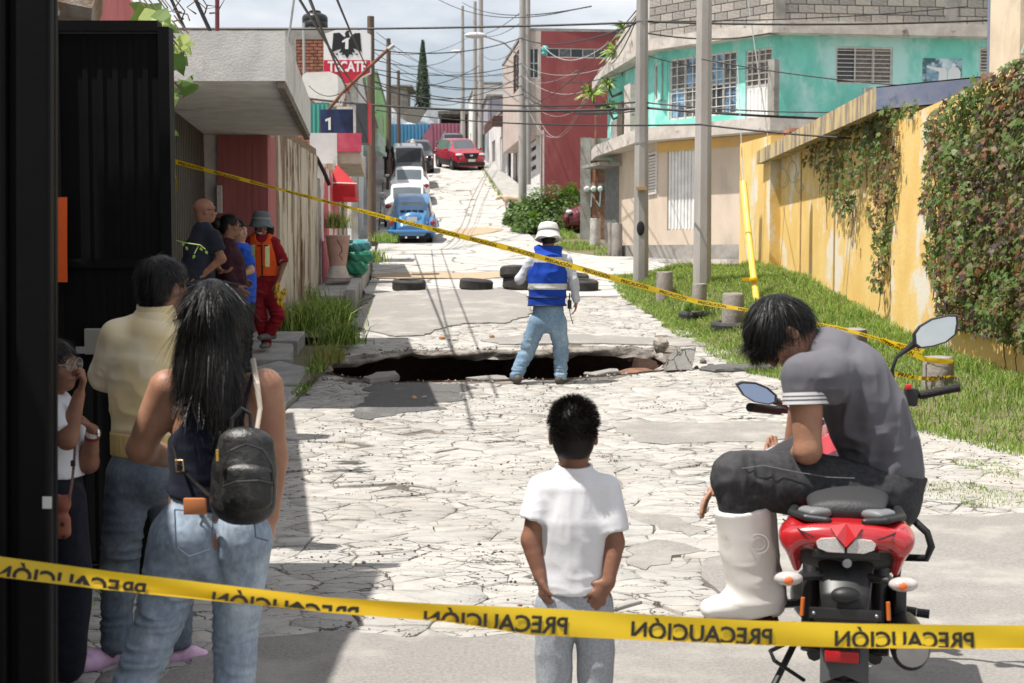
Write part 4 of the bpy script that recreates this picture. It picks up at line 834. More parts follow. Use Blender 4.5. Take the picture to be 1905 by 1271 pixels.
q.add(V,[(0,1,5,4),(1,2,6,5),(3,7,6,2),(0,4,7,3),(3,2,1,0)]); q.build('coping_slab', M_cop, yw)
q = MB(); q.add([(4.80,18.895,3.60),(4.80,18.895,3.885),(6.6,18.895,4.06),(6.6,18.895,3.78)],[(3,2,1,0)]); o = q.build('coping_end', mat('faded_blue_paint',(.20,.25,.42),.85,(.27,.31,.44),4.,col3=(.14,.17,.28),s3=5.), yw); o.data.flip_normals() if False else None
q = MB(); q.box((5.2,26.6,3.6),(5.45,27.2,4.05)); q.build('brick_stub', M_brick[2], yw)
for i in range(5): q = MB(); q.box((5.14,26.55,3.62+i*.09),(5.5,27.25,3.69+i*.09)); q.build('brick', M_brick[i%3], yw)
gr = MB(); rr = random.Random(6)
for x0,y0,w_,h_ in ((1442,352,14,26),(1458,330,12,36),(1474,318,13,40),(1486,345,10,24)):
    pth = []
    for i in range(15):
        a = i*.55+rr.uniform(-.2,.2); px_,py_ = x0+w_*.8*math.cos(a)*(1-.03*i), y0+h_*.6*math.sin(a)*(1-.03*i); Xw = 5.055+(26.9-24)/82; Yw = Xw/((px_-952.5)/FPX); Xw = 5.06+(26.9-Yw)/82-.004; pth.append(P(px_,py_,Yw)); pth[-1].x = Xw
    gr.tube(pth,.009,4,0,True)
gr.build('graffiti', mat('grey_green_spray',(.42,.44,.34),.9), yw)
cw = empty('cream_house', (0,0,0), 'cream plastered house corner above the ivy at the right edge', 'house')
q = MB(); q.box((5.9,16.7,3.0),(8,17.75,6.8)); q.build('wall', mat('cream_sunlit_plaster',(.66,.56,.42),.88,(.54,.45,.34),2.,bump=.3,col3=(.36,.29,.21),s3=1.2,lo3=.62,hi3=.75), cw)
q = MB(); q.tube([(5.95,17.85,3.0),(5.95,17.85,5.4)],.05,8); q.build('downpipe', mat('blue_grey_pipe',(.16,.19,.26),.5), cw)
q = MB(); q.tube([(6.25,16.62,5.0),(6.15,16.62,4.8),(6.0,16.6,4.3),(5.9,16.6,4.0)],.03,8); q.build('conduit', mat('green_hose',(.25,.33,.28),.5), cw)
# ------------------------------------------------------------------ black gates on the left
M_blk = mat('black_gate_enamel', (.0042,.0044,.005), .55, (.006,.0062,.007), 3., bump=.05, bscale=40, spec=.12)
bg_ = empty('black_gate', (-1.7,7.15,0), 'open black sheet-metal gate leaf behind the waiting couple', 'gate')
q = MB(); W0 = -1.75; q.box((W0,-.02,.06),(0,.02,2.76)); q.build('sheet', M_blk, bg_)
q = MB(); q.box((-.05,-.05,.04),(.005,.05,2.79)); q.box((W0,-.05,2.77),(-.051,.05,2.82)); q.box((W0,-.045,.04),(-.051,.045,.10)); q.build('frame', M_blk, bg_)
for x in [-.12-.075*i for i in range(5)]+[-.66-.075*i for i in range(14)]:
    q = MB(); q.box((x-.014,-.026,.12),(x+.014,-.021,2.74)); q.build('rib', M_blk, bg_)
q = MB(); q.box((-.60,-.048,.12),(-.54,-.021,2.76)); q.box((W0,-.047,2.02),(-.61,-.022,2.09)); q.box((W0,-.046,1.60),(-.05,-.0221,1.645)); q.build('mid_rail', M_blk, bg_)
q = MB(); q.box((W0,-.049,1.2),(-.601,-.021,1.26)); q.build('door_rail', M_blk, bg_)
q = MB(); q.box((-.425,-.10,1.17),(-.29,-.05,1.30),0,None,.006); lk = q.build('lock_box', mat('brushed_lock_steel',(.42,.40,.36),.42,metal=.7), bg_); q = MB(); q.lathe([(.014,0),(.014,.03),(.008,.035)],12,0,Matrix.Translation((-.33,-.10,1.235)) @ Matrix.Rotation(math.pi/2,4,'X')); q.box((-.47,-.09,1.175),(-.4255,-.06,1.21)); q.build('latch', mat('chrome',(.6,.6,.6),.2,metal=1.), lk)
op = MB(); n_ = 8
for i in range(n_+1):
    t = i/n_; 
    for k in (0,.0015): op.v += [(-2.45,7.08-.01+k,1.53+.42*t),(-2.205+.012*math.sin(t*2.5),7.06-.03*math.sin(t*3)+k,1.53+.42*t)]
op.f = [(4*i,4*i+1,4*i+5,4*i+4) for i in range(n_)]+[(4*i+2,4*i+6,4*i+7,4*i+3) for i in range(n_)]; op.m = [0]*len(op.f)
tag(op.build('paper_sign', mat('fluorescent_orange_card',(.85,.13,.02),.6,(.80,.12,.02),3)), 'bright orange card sheet taped to the black gate', 'paper sign')
ng = empty('gate_post', (-1.185,3.6,0), 'near black metal gate edge at the left of the picture', 'gate')
q = MB(); q.box((-.9,0,0),(0,.02,3.2)); q.build('sheet', M_blk, ng); ng.rotation_euler = (0,.019,0); ng.scale = (1.385,1,1)
for x0,x1,k in ((-.062,.0,.045),(-.107,-.082,.03),(-.15,-.125,.03),(-.27,-.19,.02),(-.45,-.36,.03)): q = MB(); q.box((x0,-k,0),(x1,-.0005,3.2),0,None,.008); q.build('rib', M_blk, ng)
q = MB(); q.box((-.012,-.05,1.02),(.004,-.046,1.05)); q.build('paint_chip', mat('chipped_white',(.55,.55,.53),.8), ng)
q = MB(); q.tube([(-2.42,7.7,2.97),(-2.32,7.6,2.98),(-2.19,7.6,2.95)],[.10,.11,.09],10); tag(q.build('old_beam', mat('weathered_beam',(.16,.10,.06),.9,(.28,.24,.2),6,bump=1.)), 'weathered wooden beam end lying on top of the black gate', 'beam')

q = MB(); q.box((-2.9,-4,0),(-2.34,6.85,4.2)); tag(q.build('unseen_shade_wall', M_grip), 'unseen tall grey wall added outside the left edge to shade the couple', 'wall')  # out of view, added to keep the couple and gate in shade
# ================================================================== poles, cables, tapes, tyres, bollards, plants
M_pole = mat('concrete_pole', (.40,.375,.35), .88, (.31,.29,.27), 2., 7, bump=.4, bscale=30, stretch=(1,1,.3))
M_wood = mat('wooden_pole', (.135,.10,.075), .9, (.09,.068,.05), 5., 6, bump=.6, bscale=14, stretch=(1,1,.1))
M_black = mat('black_cable', (.012,.012,.013), .6)
M_wht = mat('white_cable', (.36,.355,.35), .6)
M_rubber = mat('old_tyre_rubber', (.028,.027,.027), .8, (.055,.052,.048), 5., bump=.5, bscale=60)
M_steel = mat('galvanised_steel', (.38,.38,.38), .45, (.30,.30,.30), 6., metal=.6)
def octpole(name, base, top_z, r0, r1, label, n=8, m=None, lean=(0,0)):
    e = empty(name, base, label, 'pole'); h = top_z-base[2]; b = MB()
    b.lathe([(r0,-.3),(r0,0),(r1,h)], n, 0, Matrix.Rotation(R(22.5),4,'Z')); o = b.build('shaft', m or M_pole, e, 'auto' if n > 8 else False)
    e.rotation_euler = (lean[1],lean[0],0); return e
def at(px, py, Y): p = P(px,py,Y); return p
p1 = octpole('utility_pole', (G(1306,530).x, G(1306,530).y, gzf(*G(1306,530).xy)), 7.2, .155, .12, 'thick pale octagonal concrete pole on the grass in front of the turquoise house')
Yp1 = p1.location.y
p2 = octpole('utility_pole', tuple(P(1192,523,27.2)), 8.3, .155, .10, 'weathered concrete pole with black paint mark left of the thick pale pole', m=mat('weathered_pole',(.33,.315,.295),.9,(.24,.23,.215),2.,7,bump=.4,bscale=30,stretch=(1,1,.3)))
for e,(x,y,z) in ((p2,(.0,-.15,1.0)),): q = MB(); q.sphere((x-.02,y+.012,z),(.075,.02,.14),0,10,8); q.build('paint_mark', mat('black_paint',(.015,.015,.016),.8), e)
q = MB(); q.box((-.2,-.16,6.3),(.25,.0,6.36)); q.box((.05,-.2,6.36),(.25,-.02,6.7)); q.build('junction_box', mat('dark_box',(.03,.03,.03),.5), p2)
for z in (2.6,4.9): q = MB(); q.lathe([(.15-.006*z,z),(.155-.006*z,z),(.155-.006*z,z+.03),(.15-.006*z,z+.03)],12,closed=True); q.build('steel_band', M_steel, p2)
q = MB(); q.box((-.12,-.26,1.72),(.08,-.12,1.78)); q.build('wooden_block', mat('raw_wood',(.40,.25,.13),.8), p2)
p3 = octpole('utility_pole', tuple(P(972,362,53.)), 13.5, .16, .11, 'tall concrete pole beside the bush below the red building', 10)
p3b = octpole('utility_pole', tuple(P(982,330,60.)), 14.5, .13, .09, 'slim concrete pole just behind the pole by the red building', 10)
octpole('utility_pole', tuple(P(861,300,97)), 18.6, .17, .10, 'grey steel pole left of the pair above the red car', 12)
octpole('utility_pole', tuple(P(884,305,92)), 18.0, .18, .11, 'grey concrete pole in the middle above the red car', 10)
octpole('utility_pole', tuple(P(895,305,88)), 20.5, .20, .12, 'pale concrete pole right of the pair above the red car', 10)
w1_ = octpole('wooden_pole', tuple(P(692,456,40)), 8.35, .125, .10, 'dark wooden pole on the left kerb near the blue car', 12, M_wood, (0,0))
w2_ = octpole('wooden_pole', tuple(P(724,345,66)), 11.7, .14, .10, 'dark wooden pole by the man left of the van', 12, M_wood)
w3_ = octpole('wooden_pole', tuple(P(742,300,84)), 12.6, .13, .09, 'thin dark pole in front of the blue fence', 12, M_wood)
# street lamps on the far poles
def lamp(px0, py0, px1, py1, Y, label):
    a, c = P(px0,py0,Y), P(px1,py1,Y); e = empty('street_lamp', a, label, 'street lamp'); q = MB(); d = c-a
    q.tube([(0,0,0), d*.4+Vector((0,0,.25)), d*.85+Vector((0,0,.12)), d], .035, 6); q.build('arm', M_steel, e)
    q = MB(); q.sphere(tuple(d),(.42,.16,.12),0,12,8); q.build('lamp_head', mat('lamp_grey',(.50,.50,.49),.5), e)
lamp(972,110,885,66,53,'street lamp reaching left on a long curved arm from the pole'); lamp(861,110,850,96,97,'small street lamp on the far grey pole')
# cables ----------------------------------------------------------------
def cable(a, c, sag, r=.012, m=None, label=None, group='overhead cables'):
    pts = []; k = 14
    for i in range(k+1):
        t = i/k; p = a.lerp(c,t); p = p-Vector((0,0,sag*4*t*(1-t))); pts.append(p)
    b = MB(); b.tube(pts, r, 5); o = b.build('overhead_cable', m or M_black); tag(o, label or 'thin dark overhead cable crossing the sky above the street', 'cable', group)
    return o
T2 = P(1190,-20,27.2)
C = [ # px,py,Y  ->  px,py,Y, sag, radius
 ((-60,44,30),(1192,42,27.2),.12,.022),((1192,40,27.2),(1990,30,26),.1,.02),
 ((560,182,34),(1192,202,27.2),.15,.026),((1192,200,27.2),(1990,225,24),.1,.024),
 ((640,150,38),(1192,190,27.2),.3,.016),((1192,190,27.2),(1700,205,25),.1,.014),
 ((700,205,40),(1305,232,22),.15,.015),((1305,232,22),(2000,265,20),.1,.015),
 ((690,92,40),(972,70,53),.3,.018),((972,72,53),(1192,40,27.2),.3,.02),
 ((690,128,40),(972,118,53),.3,.014),((692,135,40),(972,160,53),.25,.016),((692,150,40),(976,175,53),.35,.016),
 ((972,165,53),(1192,200,27.2),.4,.016),((976,120,53),(1192,120,27.2),.5,.012),((976,180,53),(1192,205,27.2),.3,.016),
 ((738,300-140,84),(895,120,88),.5,.02),((724,110,66),(972,130,53),.5,.014),((724,125,66),(972,145,53),.7,.012),
 ((690,110,40),(861,90,97),.6,.016),((692,150,40),(884,175,92),.7,.016),((724,100,66),(884,60,92),.5,.014),
 ((861,60,97),(972,20,53),.5,.014),((884,60,92),(972,40,53),.4,.014),((895,100,88),(972,80,53),.5,.012),((895,130,88),(976,120,53),.4,.012),
 ((860,5,97),(1100,12,40),.5,.02),((800,-10,60),(1060,20,40),.5,.014),((1192,20,27.2),(1060,130,48),.5,.012),
 ((1192,10,27.2),(972,200,53),.4,.012),((1192,20,27.2),(1010,170,53),.8,.01),((1192,15,27.2),(1135,120,44),.2,.014),
 ((1192,60,27.2),(1440,60,36),.15,.016),((1192,100,27.2),(1437,120,36),.2,.010),((1305,110,22),(1900,170,20),.1,.010),
 ((1192,40,27.2),(1800,12,36),.1,.012),((540,-30,12),(700,210,40),.1,.014),((565,-30,14),(650,175,38),.05,.02),((615,-30,14),(690,140,40),.05,.014),
 ((700,60,40),(900,150,60),.4,.008),((692,70,40),(884,130,92),.5,.008),((692,95,40),(895,160,88),.6,.01),((692,160,40),(972,140,53),.6,.012),
]
def where(p):
    px = p[0]; return 'the left roofs' if px < 660 else 'the kerb wooden pole' if px < 715 else 'the far wooden pole' if px < 760 else 'the far grey poles' if px < 930 else 'the pole by the red building' if px < 1000 else 'the brick wall' if px < 1170 else 'the weathered pole' if px < 1250 else 'the thick pale pole' if px < 1350 else 'the turquoise house' if px < 1500 else 'the right edge'
_seen = {}
for a,c,sg,r_ in C:
    lab = 'dark cable from %s to %s' % (where(a), where(c)) if where(a) != where(c) else 'dark overhead cable near %s' % where(a)
    k_ = _seen.get(lab,0); _seen[lab] = k_+1
    if k_: lab += (', next below' if k_ == 1 else ', third' if k_ == 2 else ', fourth' if k_ == 3 else ', lowest')
    cable(P(*a),P(*c),sg,r_,None,lab)
CW = [((972,140,53),(1100,165,46),.5,.014),((972,170,53),(1108,168,46),1.1,.012),((972,175,53),(1090,172,46),1.9,.012),((1010,85,53),(1192,20,27.2),.9,.02),((976,60,53),(1012,85,53),.4,.02),((972,160,53),(1005,230,58),.8,.012),((972,120,53),(1192,100,27.2),.5,.01),((972,150,53),(1075,130,50),.3,.01),((1005,225,58),(1090,180,46),1.2,.012)]
CWL = ['pale cable nearly straight from the far pole to the brick wall','pale cable with a shallow loop to the brick wall','pale cable with the deepest loop across the red wall','thick pale cable carrying the teal plastic bag','short thick pale cable left of the teal plastic bag','pale cable dropping along the red building corner','pale cable rising to the weathered pole','pale cable crossing below the strip window','pale cable looping up from the red building corner']
for (a,c,sg,r_),l_ in zip(CW,CWL): cable(P(*a),P(*c),sg*.8,r_*.62,M_wht,l_,'pale slack cables')
q = MB(); c = P(1014,92,53); q.sphere(tuple(c),(.13,.1,.14),0,10,8); q.sphere(tuple(c-Vector((.03,0,.15))),(.1,.08,.09),0,10,8); tag(q.build('plastic_bag', mat('teal_plastic',(.10,.42,.42),.4), None, True), 'small teal plastic bag caught on a cable', 'plastic bag')
# white wire down the yellow wall end
cable(P(1390,-10,30.8),P(1440,330,30.0),.02,.014,M_wht,'white drop wire hanging in front of the yellow wall end','drop wires')
# rusty service mast
e = empty('service_mast', P(598,262,30), 'bent rusty service mast leaning across the eagle sign', 'mast')
pts = [P(598,262,30),P(598,225,30),P(610,205,30),P(640,170,30),P(690,122,30),P(722,92,30),P(730,88,30)]; q = MB(); q.tube([p-e.location for p in pts],.035,8); q.build('pipe', mat('rusty_mast',(.20,.07,.04),.85,(.13,.06,.045),7,bump=.5), e)
q = MB(); q.tube([P(722,92,29.98)-e.location,P(733,84,29.98)-e.location],.05,8); q.build('weatherhead', M_steel, e)
for k,(a,c) in enumerate((((640,168,30),(600,190,34)),((636,172,30),(575,160,34)),((640,168,30),(630,235,29.8)),((638,170,30),(615,250,29.8)))): cable(P(*a),P(*c),.15 if k<2 else -.02,.01,M_wht if k>1 else M_black,('dark wire from the rusty mast to the grille','dark wire from the rusty mast over the white awning','white wire hanging right of the rusty mast','white wire hanging left below the rusty mast')[k],'service wires')
# black flexible hose arching over the painted wall
q = MB(); q.tube([P(545,258,24.5),P(570,272,25),P(590,295,25.2),P(605,325,25.3),P(613,345,25.3)],.035,8); tag(q.build('flexible_hose', M_black, None, True), 'black flexible hose arching from the pink house roof', 'hose')
# rooftop poles and antenna bars
for k,(x0,y0,x1,y1,Y,r_,lab) in enumerate(((404,60,404,-20,14.5,.022,'dark red pipe standing on the concrete canopy'),(524,80,548,-10,18,.015,'thin grey rod leaning on the far end of the canopy'),(352,70,310,-20,14,.016,'bundle rod leaning left on the concrete canopy'),(400,68,355,-20,14.2,.02,'thick dark cable rising left from the concrete canopy'))):
    a = P(x0,y0,Y); c = P(x1,y1,Y); a.z = min(a.z, 3.78); q = MB(); q.tube([a,c],r_,6); tag(q.build('roof_rod', mat('dark_red_pipe',(.12,.02,.03),.6) if k==0 else M_steel if k==1 else M_black), lab, 'rod')
# ------------------------------------------------------------------ eagle beer sign
def sign():
    Y = 37.5; e = empty('eagle_sign', P(648,165,Y), 'white and red beer sign with black eagle on the left rooftops', 'sign'); b0 = e.location
    def pl(pts, k): return [P(x,y,Y)-b0+Vector((0,k,0)) for x,y in pts]
    def plate(name, pts, k0, k1, m, par=e):
        b = MB(); n = len(pts); b.add(pl(pts,k0)+pl(pts,k1), [tuple(range(n)),tuple(range(2*n-1,n-1,-1))]+[(i,n+i,n+(i+1)%n,(i+1)%n) for i in range(n)]); return b.build(name, m, par)
    arc = [(602+(689-602)*t, 64-11*math.sin(math.pi*t)) for t in [i/14 for i in range(15)]]
    body = plate('sign_box', arc+[(689,135),(646,157),(602,137)], 0, .25, mat('sign_white',(.70,.70,.71),.4))
    plate('red_field', [(602.4,112),(688.6,112),(688.6,135),(646,156.4),(602.4,137)], -.006, -.002, mat('sign_red',(.50,.015,.04),.4), body)
    L = [(619,61.5),(630,62),(635,66),(640,70),(641,79),(637,83),(634,88),(633,94),(626,98),(617,97),(620,76)]
    blk = mat('sign_black',(.012,.012,.016),.4)
    E = [(620,62),(632,61),(637,66),(641,69.5),(643,66),(641.5,63),(644,58.5),(648,56.5),(651.5,58),(648.5,60.5),(649.5,64),(651,69),(655,66),(660,62),(670,61.5),(671,75),(673,97),(664,93),(657,90),(661,98),(655,97.5),(656.5,103),(651,101),(646,109),(641,101.5),(635.5,103),(637.5,98),(631,98.5),(635,91),(628,93),(617,98),(619,78)]
    plate('eagle', E, -.010, -.003, blk, body)
    plate('numeral', [(636.5,76.5),(645,71),(652,70.5),(648.5,74),(648,91.5),(642,91.5),(642.5,78),(636.5,79.5)], -.014, -.0105, mat('sign_white',()), body)
    for l in ((-1,626,101),(1,663,101)): plate('claw', [(l[1]-2,l[2]-1.5),(l[1]+3,l[2]-1),(l[1]+3,l[2]+.8),(l[1],l[2]+1.5)], -.010, -.003, blk, body)
    cu = bpy.data.curves.new('lettering','FONT'); cu.body = 'TECATE'; cu.align_x = 'CENTER'; cu.extrude = .003; cu.offset = .012; cu.size = .37; cu.space_character = .96
    t = bpy.data.objects.new('lettering', cu); link(t, body); c = P(646,133,Y)-b0; t.location = c+Vector((0,-.012,0)); t.rotation_euler = (math.pi/2,0,0); t.scale = (.78,1.0,1)
    cu.materials.append(mat('sign_white',())); dg = bpy.context.evaluated_depsgraph_get(); me_ = bpy.data.meshes.new_from_object(t.evaluated_get(dg)); t2 = bpy.data.objects.new('lettering', me_); link(t2, body); t2.location = t.location; t2.rotation_euler = t.rotation_euler; t2.scale = t.scale; bpy.data.objects.remove(t, do_unlink=True)
    q = MB(); q.tube([(.0,.12,-.1),(.0,.12,-1.6)],.06,8); q.build('post', M_steel, e)
sign()
# ------------------------------------------------------------------ tyres
def tyre_mesh(R_=.31, w=.19):
    b = MB(); pr = [(R_*.62,-w/2+.03),(R_*.66,-w/2+.005),(R_*.8,-w/2),(R_*.93,-w/2+.012),(R_*.985,-w/2+.035)]
    for i in range(6): z = -w/2+.045+(w-.09)*i/5; pr += [(R_,z-.009),(R_,z+.009)] if i < 6 else []; pr += [(R_-.009,z+.0095),(R_-.009,z+.0142)] if i < 5 else []
    pr += [(R_*.985,w/2-.035),(R_*.93,w/2-.012),(R_*.8,w/2),(R_*.66,w/2-.005),(R_*.62,w/2-.03),(R_*.62+.012,0)]
    b.lathe(pr, 36, closed=True); return b
TM = tyre_mesh()
def tyre(px, py, label, dz=0., tilt=(0,0,0), base=None, s=1.):
    p = base if base is not None else G(px,py); o = TM.build('car_tyre', M_rubber, None, 'auto'); o.location = (p.x,p.y,p.z+.10*s+dz); o.rotation_euler = tilt; o.scale = (s,s,s*1.15); tag(o,label,'tyre','old tyres on the road'); return o
sl_ = math.atan(.085)
tyre(761,541,'leftmost black tyre of the row lying across the road',0,(sl_,0,.3)); tyre(886,540,'second black tyre from the left in the row across the road',0,(sl_,.03,1.))
t3 = tyre(966,539,'lower tyre of the pair stacked beside the blue-vested man',0,(sl_,0,2.)); tyre(0,0,'upper tyre of the pair stacked beside the blue-vested man',.215,(sl_+.06,.05,2.6),Vector((t3.location.x-.05,t3.location.y,t3.location.z-.1))); tyre(1082,541,'rightmost black tyre on the road behind the blue-vested man',0,(sl_,-.02,.6)); tyre(1066,528,'flat tyre partly hidden behind the rightmost road tyre',0,(sl_,0,.6))
# ------------------------------------------------------------------ bollards
M_boll = mat('bollard_concrete', (.30,.27,.24), .92, (.20,.18,.16), 4., 8, bump=.9, bscale=24, col3=(.12,.11,.10), s3=2.2, lo3=.55, hi3=.7)
def bollard(px, py_base, py_top, wpx, label, Y=None, m=None, red=False):
    p = G(px,py_base) if Y is None else P(px,py_base,Y); s = FPX/p.y; h = (py_base-py_top)/s; r = wpx/s/2; rr = random.Random(int(px)); b = MB(); n = 18
    pr = [(r*1.03,-.25),(r*1.02,0),(r*.99,h*.5),(r*.97,h-.03),(r*.93,h-.005),(r*.86,h+.004)]
    b.lathe(pr, n); b.v = [(x+rr.uniform(-.006,.006),y+rr.uniform(-.006,.006),z+rr.uniform(-.006,.006)) for x,y,z in b.v]
    o = b.build('bollard', m or M_boll, None, 'auto', p); o.rotation_euler = (rr.uniform(-.03,.03),rr.uniform(-.03,.03),0); tag(o,label,'bollard','concrete bollards'); return o
b6 = bollard(1744,716,664,57,'nearest squat bollard wrapped with yellow tape beside the motorcycle mirror'); bollard(1585,652,612,56,'bollard mostly hidden behind the bent motorcyclist back')
b3 = bollard(1363,604,546,40,'pale-footed bollard ringed by a buried tyre beside the motorcyclist hair'); b2 = bollard(1300,584,528,28,'dark bollard in front of the thick pale pole'); bollard(1236,556,506,31,'bollard with dry weeds left of the thick pale pole')
bollard(1107,462,407,20,'whitish round post in front of the brick wall',42,mat('lime_post',(.48,.46,.43),.9,(.30,.28,.26),4,bump=.6)); bollard(1137,474,415,12,'thin dark post half hidden by its neighbour near the cream house',38.2); bollard(1148,474,416,20,'stout grey post at the corner of the cream house',37.5)
for b_,lab in ((b2,'half-buried tyre ring around the dark bollard'),(b3,'half-buried tyre ring around the pale-footed bollard')):
    o = tyre(0,0,lab,-.13,(.06,0,0),Vector((b_.location.x,b_.location.y-.02,gzf(b_.location.x,b_.location.y)-.03))); o['group'] = 'buried tyres'
# ------------------------------------------------------------------ planter and sacks, leaning planks
pl_ = empty('planter', P(629,520,25.2), 'tall tapered clay-pink planter on a white foot with black scribble', 'planter')
b = MB(); b.lathe([(.20,0),(.22,.03),(.20,.06),(.15,.20),(.145,.24)],20); b.build('foot', mat('white_plaster_foot',(.52,.48,.44),.9,(.42,.36,.31),6,bump=.5), pl_, 'auto')
b = MB(); b.lathe([(.145,.24),(.15,.26),(.215,.74),(.225,.76),(.215,.78),(.19,.78),(.17,.7),(.05,.69)],24); pt_ = b.build('pot', mat('clay_pink_paint',(.46,.29,.24),.85,(.38,.23,.19),5,bump=.4,col3=(.52,.40,.35),s3=3), pl_, 'auto')
b = MB(); rr = random.Random(5); x,z = .02,.70
for i in range(10):
    nx,nz = x+rr.uniform(-.04,.04), z-.035; nx = max(-.05,min(.09,nx)); r_ = lambda zz: .15+(.215-.15)*(zz-.26)/.48+.004
    pt = lambda xx,zz: (xx,-math.sqrt(max(r_(zz)**2-xx*xx,.0001)),zz); b.tube([pt(x,z),pt(nx,nz)],.006,4); x,z = nx,nz
b.build('scribble', mat('black_marker',(.02,.02,.02),.7), pt_)
M_sack = mat('green_woven_sack', (.02,.20,.11), .45, (.015,.13,.075), 8., bump=.8, bscale=18, col3=(.05,.30,.18), s3=6.)
for k,(px,py,Y,sx,sz,lab) in enumerate(((660,497,25.6,.24,.15,'lowest green sack of the pile beside the planter'),(668,478,25.65,.25,.14,'middle green sack of the pile beside the planter'),(664,458,25.7,.24,.12,'topmost green and blue sack of the pile beside the planter'))):
    p = P(px,py,Y); bm = bmesh.new(); bmesh.ops.create_icosphere(bm, subdivisions=4, radius=1); rr = random.Random(k)
    for v_ in bm.verts:
        d = v_.co.copy(); q_ = max(abs(d.x)**3.2+abs(d.y)**3.2+abs(d.z)**2.4,1e-6)**(-1/3.0); d *= q_; w_ = 1+.05*math.sin(9*d.x+5*d.z+k)+.035*math.sin(17*d.z+6*d.y+k*2); v_.co = Vector((d.x*sx*w_, d.y*.2*w_, d.z*sz*w_))
    me = bpy.data.meshes.new('sack'); bm.to_mesh(me); bm.free(); me.materials.append(M_sack if k < 2 else mat('teal_sack',(.03,.17,.14),.5,(.06,.25,.30),4.,bump=.8)); me.polygons.foreach_set('use_smooth', np.ones(len(me.polygons),bool))
    o = bpy.data.objects.new('filled_sack', me); link(o); o.location = p; o.rotation_euler = (.05*k,.08*(1-k),.4*k); tag(o,lab,'sack','green sacks by the planter')
# ------------------------------------------------------------------ barrier tapes
M_tape = mat('yellow_barrier_film', (.80,.56,.02), .35, (.74,.50,.015), 2., spec=.5, sub=0)
M_ink = mat('black_tape_ink', (.02,.018,.012), .5)
_n = M_tape.node_tree; _b = _n.nodes['Principled BSDF']; _tr = _n.nodes.new('ShaderNodeBsdfTranslucent'); _tr.inputs['Color'].default_value = (.85,.60,.03,1); _mx = _n.nodes.new('ShaderNodeMixShader'); _mx.inputs[0].default_value = .35
_o = [k for k in _n.nodes if k.type == 'OUTPUT_MATERIAL'][0]; _n.links.new(_b.outputs[0],_mx.inputs[1]); _n.links.new(_tr.outputs[0],_mx.inputs[2]); _n.links.new(_mx.outputs[0],_o.inputs['Surface'])
def text_tris(word, size):
    cu = bpy.data.curves.new('lettering','FONT'); cu.body = word; cu.size = size; cu.offset = .0016*size/.06; cu.resolution_u = 3
    o = bpy.data.objects.new('lettering', cu); link(o); dg = bpy.context.evaluated_depsgraph_get(); me = bpy.data.meshes.new_from_object(o.evaluated_get(dg))
    bm = bmesh.new(); bm.from_mesh(me); bmesh.ops.triangulate(bm, faces=bm.faces[:]); bpy.data.objects.remove(o, do_unlink=True)
    return bm
def tape(name, label, path, normal_tw, width=.076, mirror=True, word='PRECAUCIÓN', gap=.16, cut=None, k=60, tsz=.062):
    "path: points along the tape; normal_tw(t): roll of the film in radians (0 = upright); cut(t): lower share of the film folded away behind"
    path = [Vector(p) for p in path]; seg = [0.]
    for a,c in zip(path[:-1],path[1:]): seg.append(seg[-1]+(c-a).length)
    L = seg[-1]
    def pos(s):
        s = min(max(s,0),L); i = max(j for j in range(len(seg)) if seg[j] <= s+1e-9); i = min(i,len(seg)-2); t = (s-seg[i])/(seg[i+1]-seg[i]); return path[i].lerp(path[i+1],t)
    def frame(s):
        d = (pos(s+.02)-pos(s-.02)).normalized(); up = Vector((0,0,1)); up = (up-d*up.dot(d)).normalized(); n = d.cross(up); a = normal_tw(s/L)
        return pos(s), d, up*math.cos(a)+n*math.sin(a), n*math.cos(a)-up*math.sin(a)
    V = []; F = []
    for i in range(k+1):
        s = L*i/k; p,d,u,n = frame(s); c = cut(s/L) if cut else 0.
        for j in range(5):
            w = -.5+c+(1-c)*j/4; V.append(p+u*w*width+n*(.0025*math.sin(s*9+j)))
    F = [(i*5+j,(i+1)*5+j,(i+1)*5+j+1,i*5+j+1) for i in range(k) for j in range(4)]
    o = mesh_obj(name, V, F, M_tape, None, True); tag(o,label,'barrier tape')
    if cut:
        V2 = []
        for i in range(k+1):
            s = L*i/k; p,d,u,n = frame(s); c = cut(s/L)
            for j in range(3): w = -.5+c+c*.9*j/2; V2.append(p+u*w*width-n*(.006 if j else .001))
        mesh_obj('folded_strip', V2, [(i*3+j,i*3+j+1,(i+1)*3+j+1,(i+1)*3+j) for i in range(k) for j in range(2)], M_tape, o, True)
    bm = text_tris(word, tsz); xs_ = [v.co.x for v in bm.verts]; tw = max(xs_)-min(xs_); x0 = min(xs_)
    base = bm.copy(); s0 = .06
    while s0+tw < L:
        c = cut((s0+tw/2)/L) if cut else 0.
        b2 = base.copy()
        b2.verts.ensure_lookup_table()
        res = []
        for v_ in b2.verts:
            xx = (v_.co.x-x0); s = s0+(tw-xx if mirror else xx); h = v_.co.y-tsz*.37
            res.append((s,h))
        off = 0; V = []; F = []
        for idx,(s,h) in enumerate(res):
            p,d,u,n = frame(s); lowest = (-.5+(cut(s/L) if cut else 0.))*width+.003; V.append(p+u*max(h,lowest)+n*.003+n*(.0025*math.sin(s*9+2)))
        b2.verts.index_update()
        for f in b2.faces:
            hs = [res[v_.index] for v_ in f.verts]
            if all(h < (-.5+(cut(s/L) if cut else 0.))*width+.003 for s,h in hs): continue
            F.append(tuple(off+v_.index for v_ in f.verts))
        b2.free(); s0 += tw+gap
        if F: mesh_obj('lettering', V, F, M_ink, o)
    return o
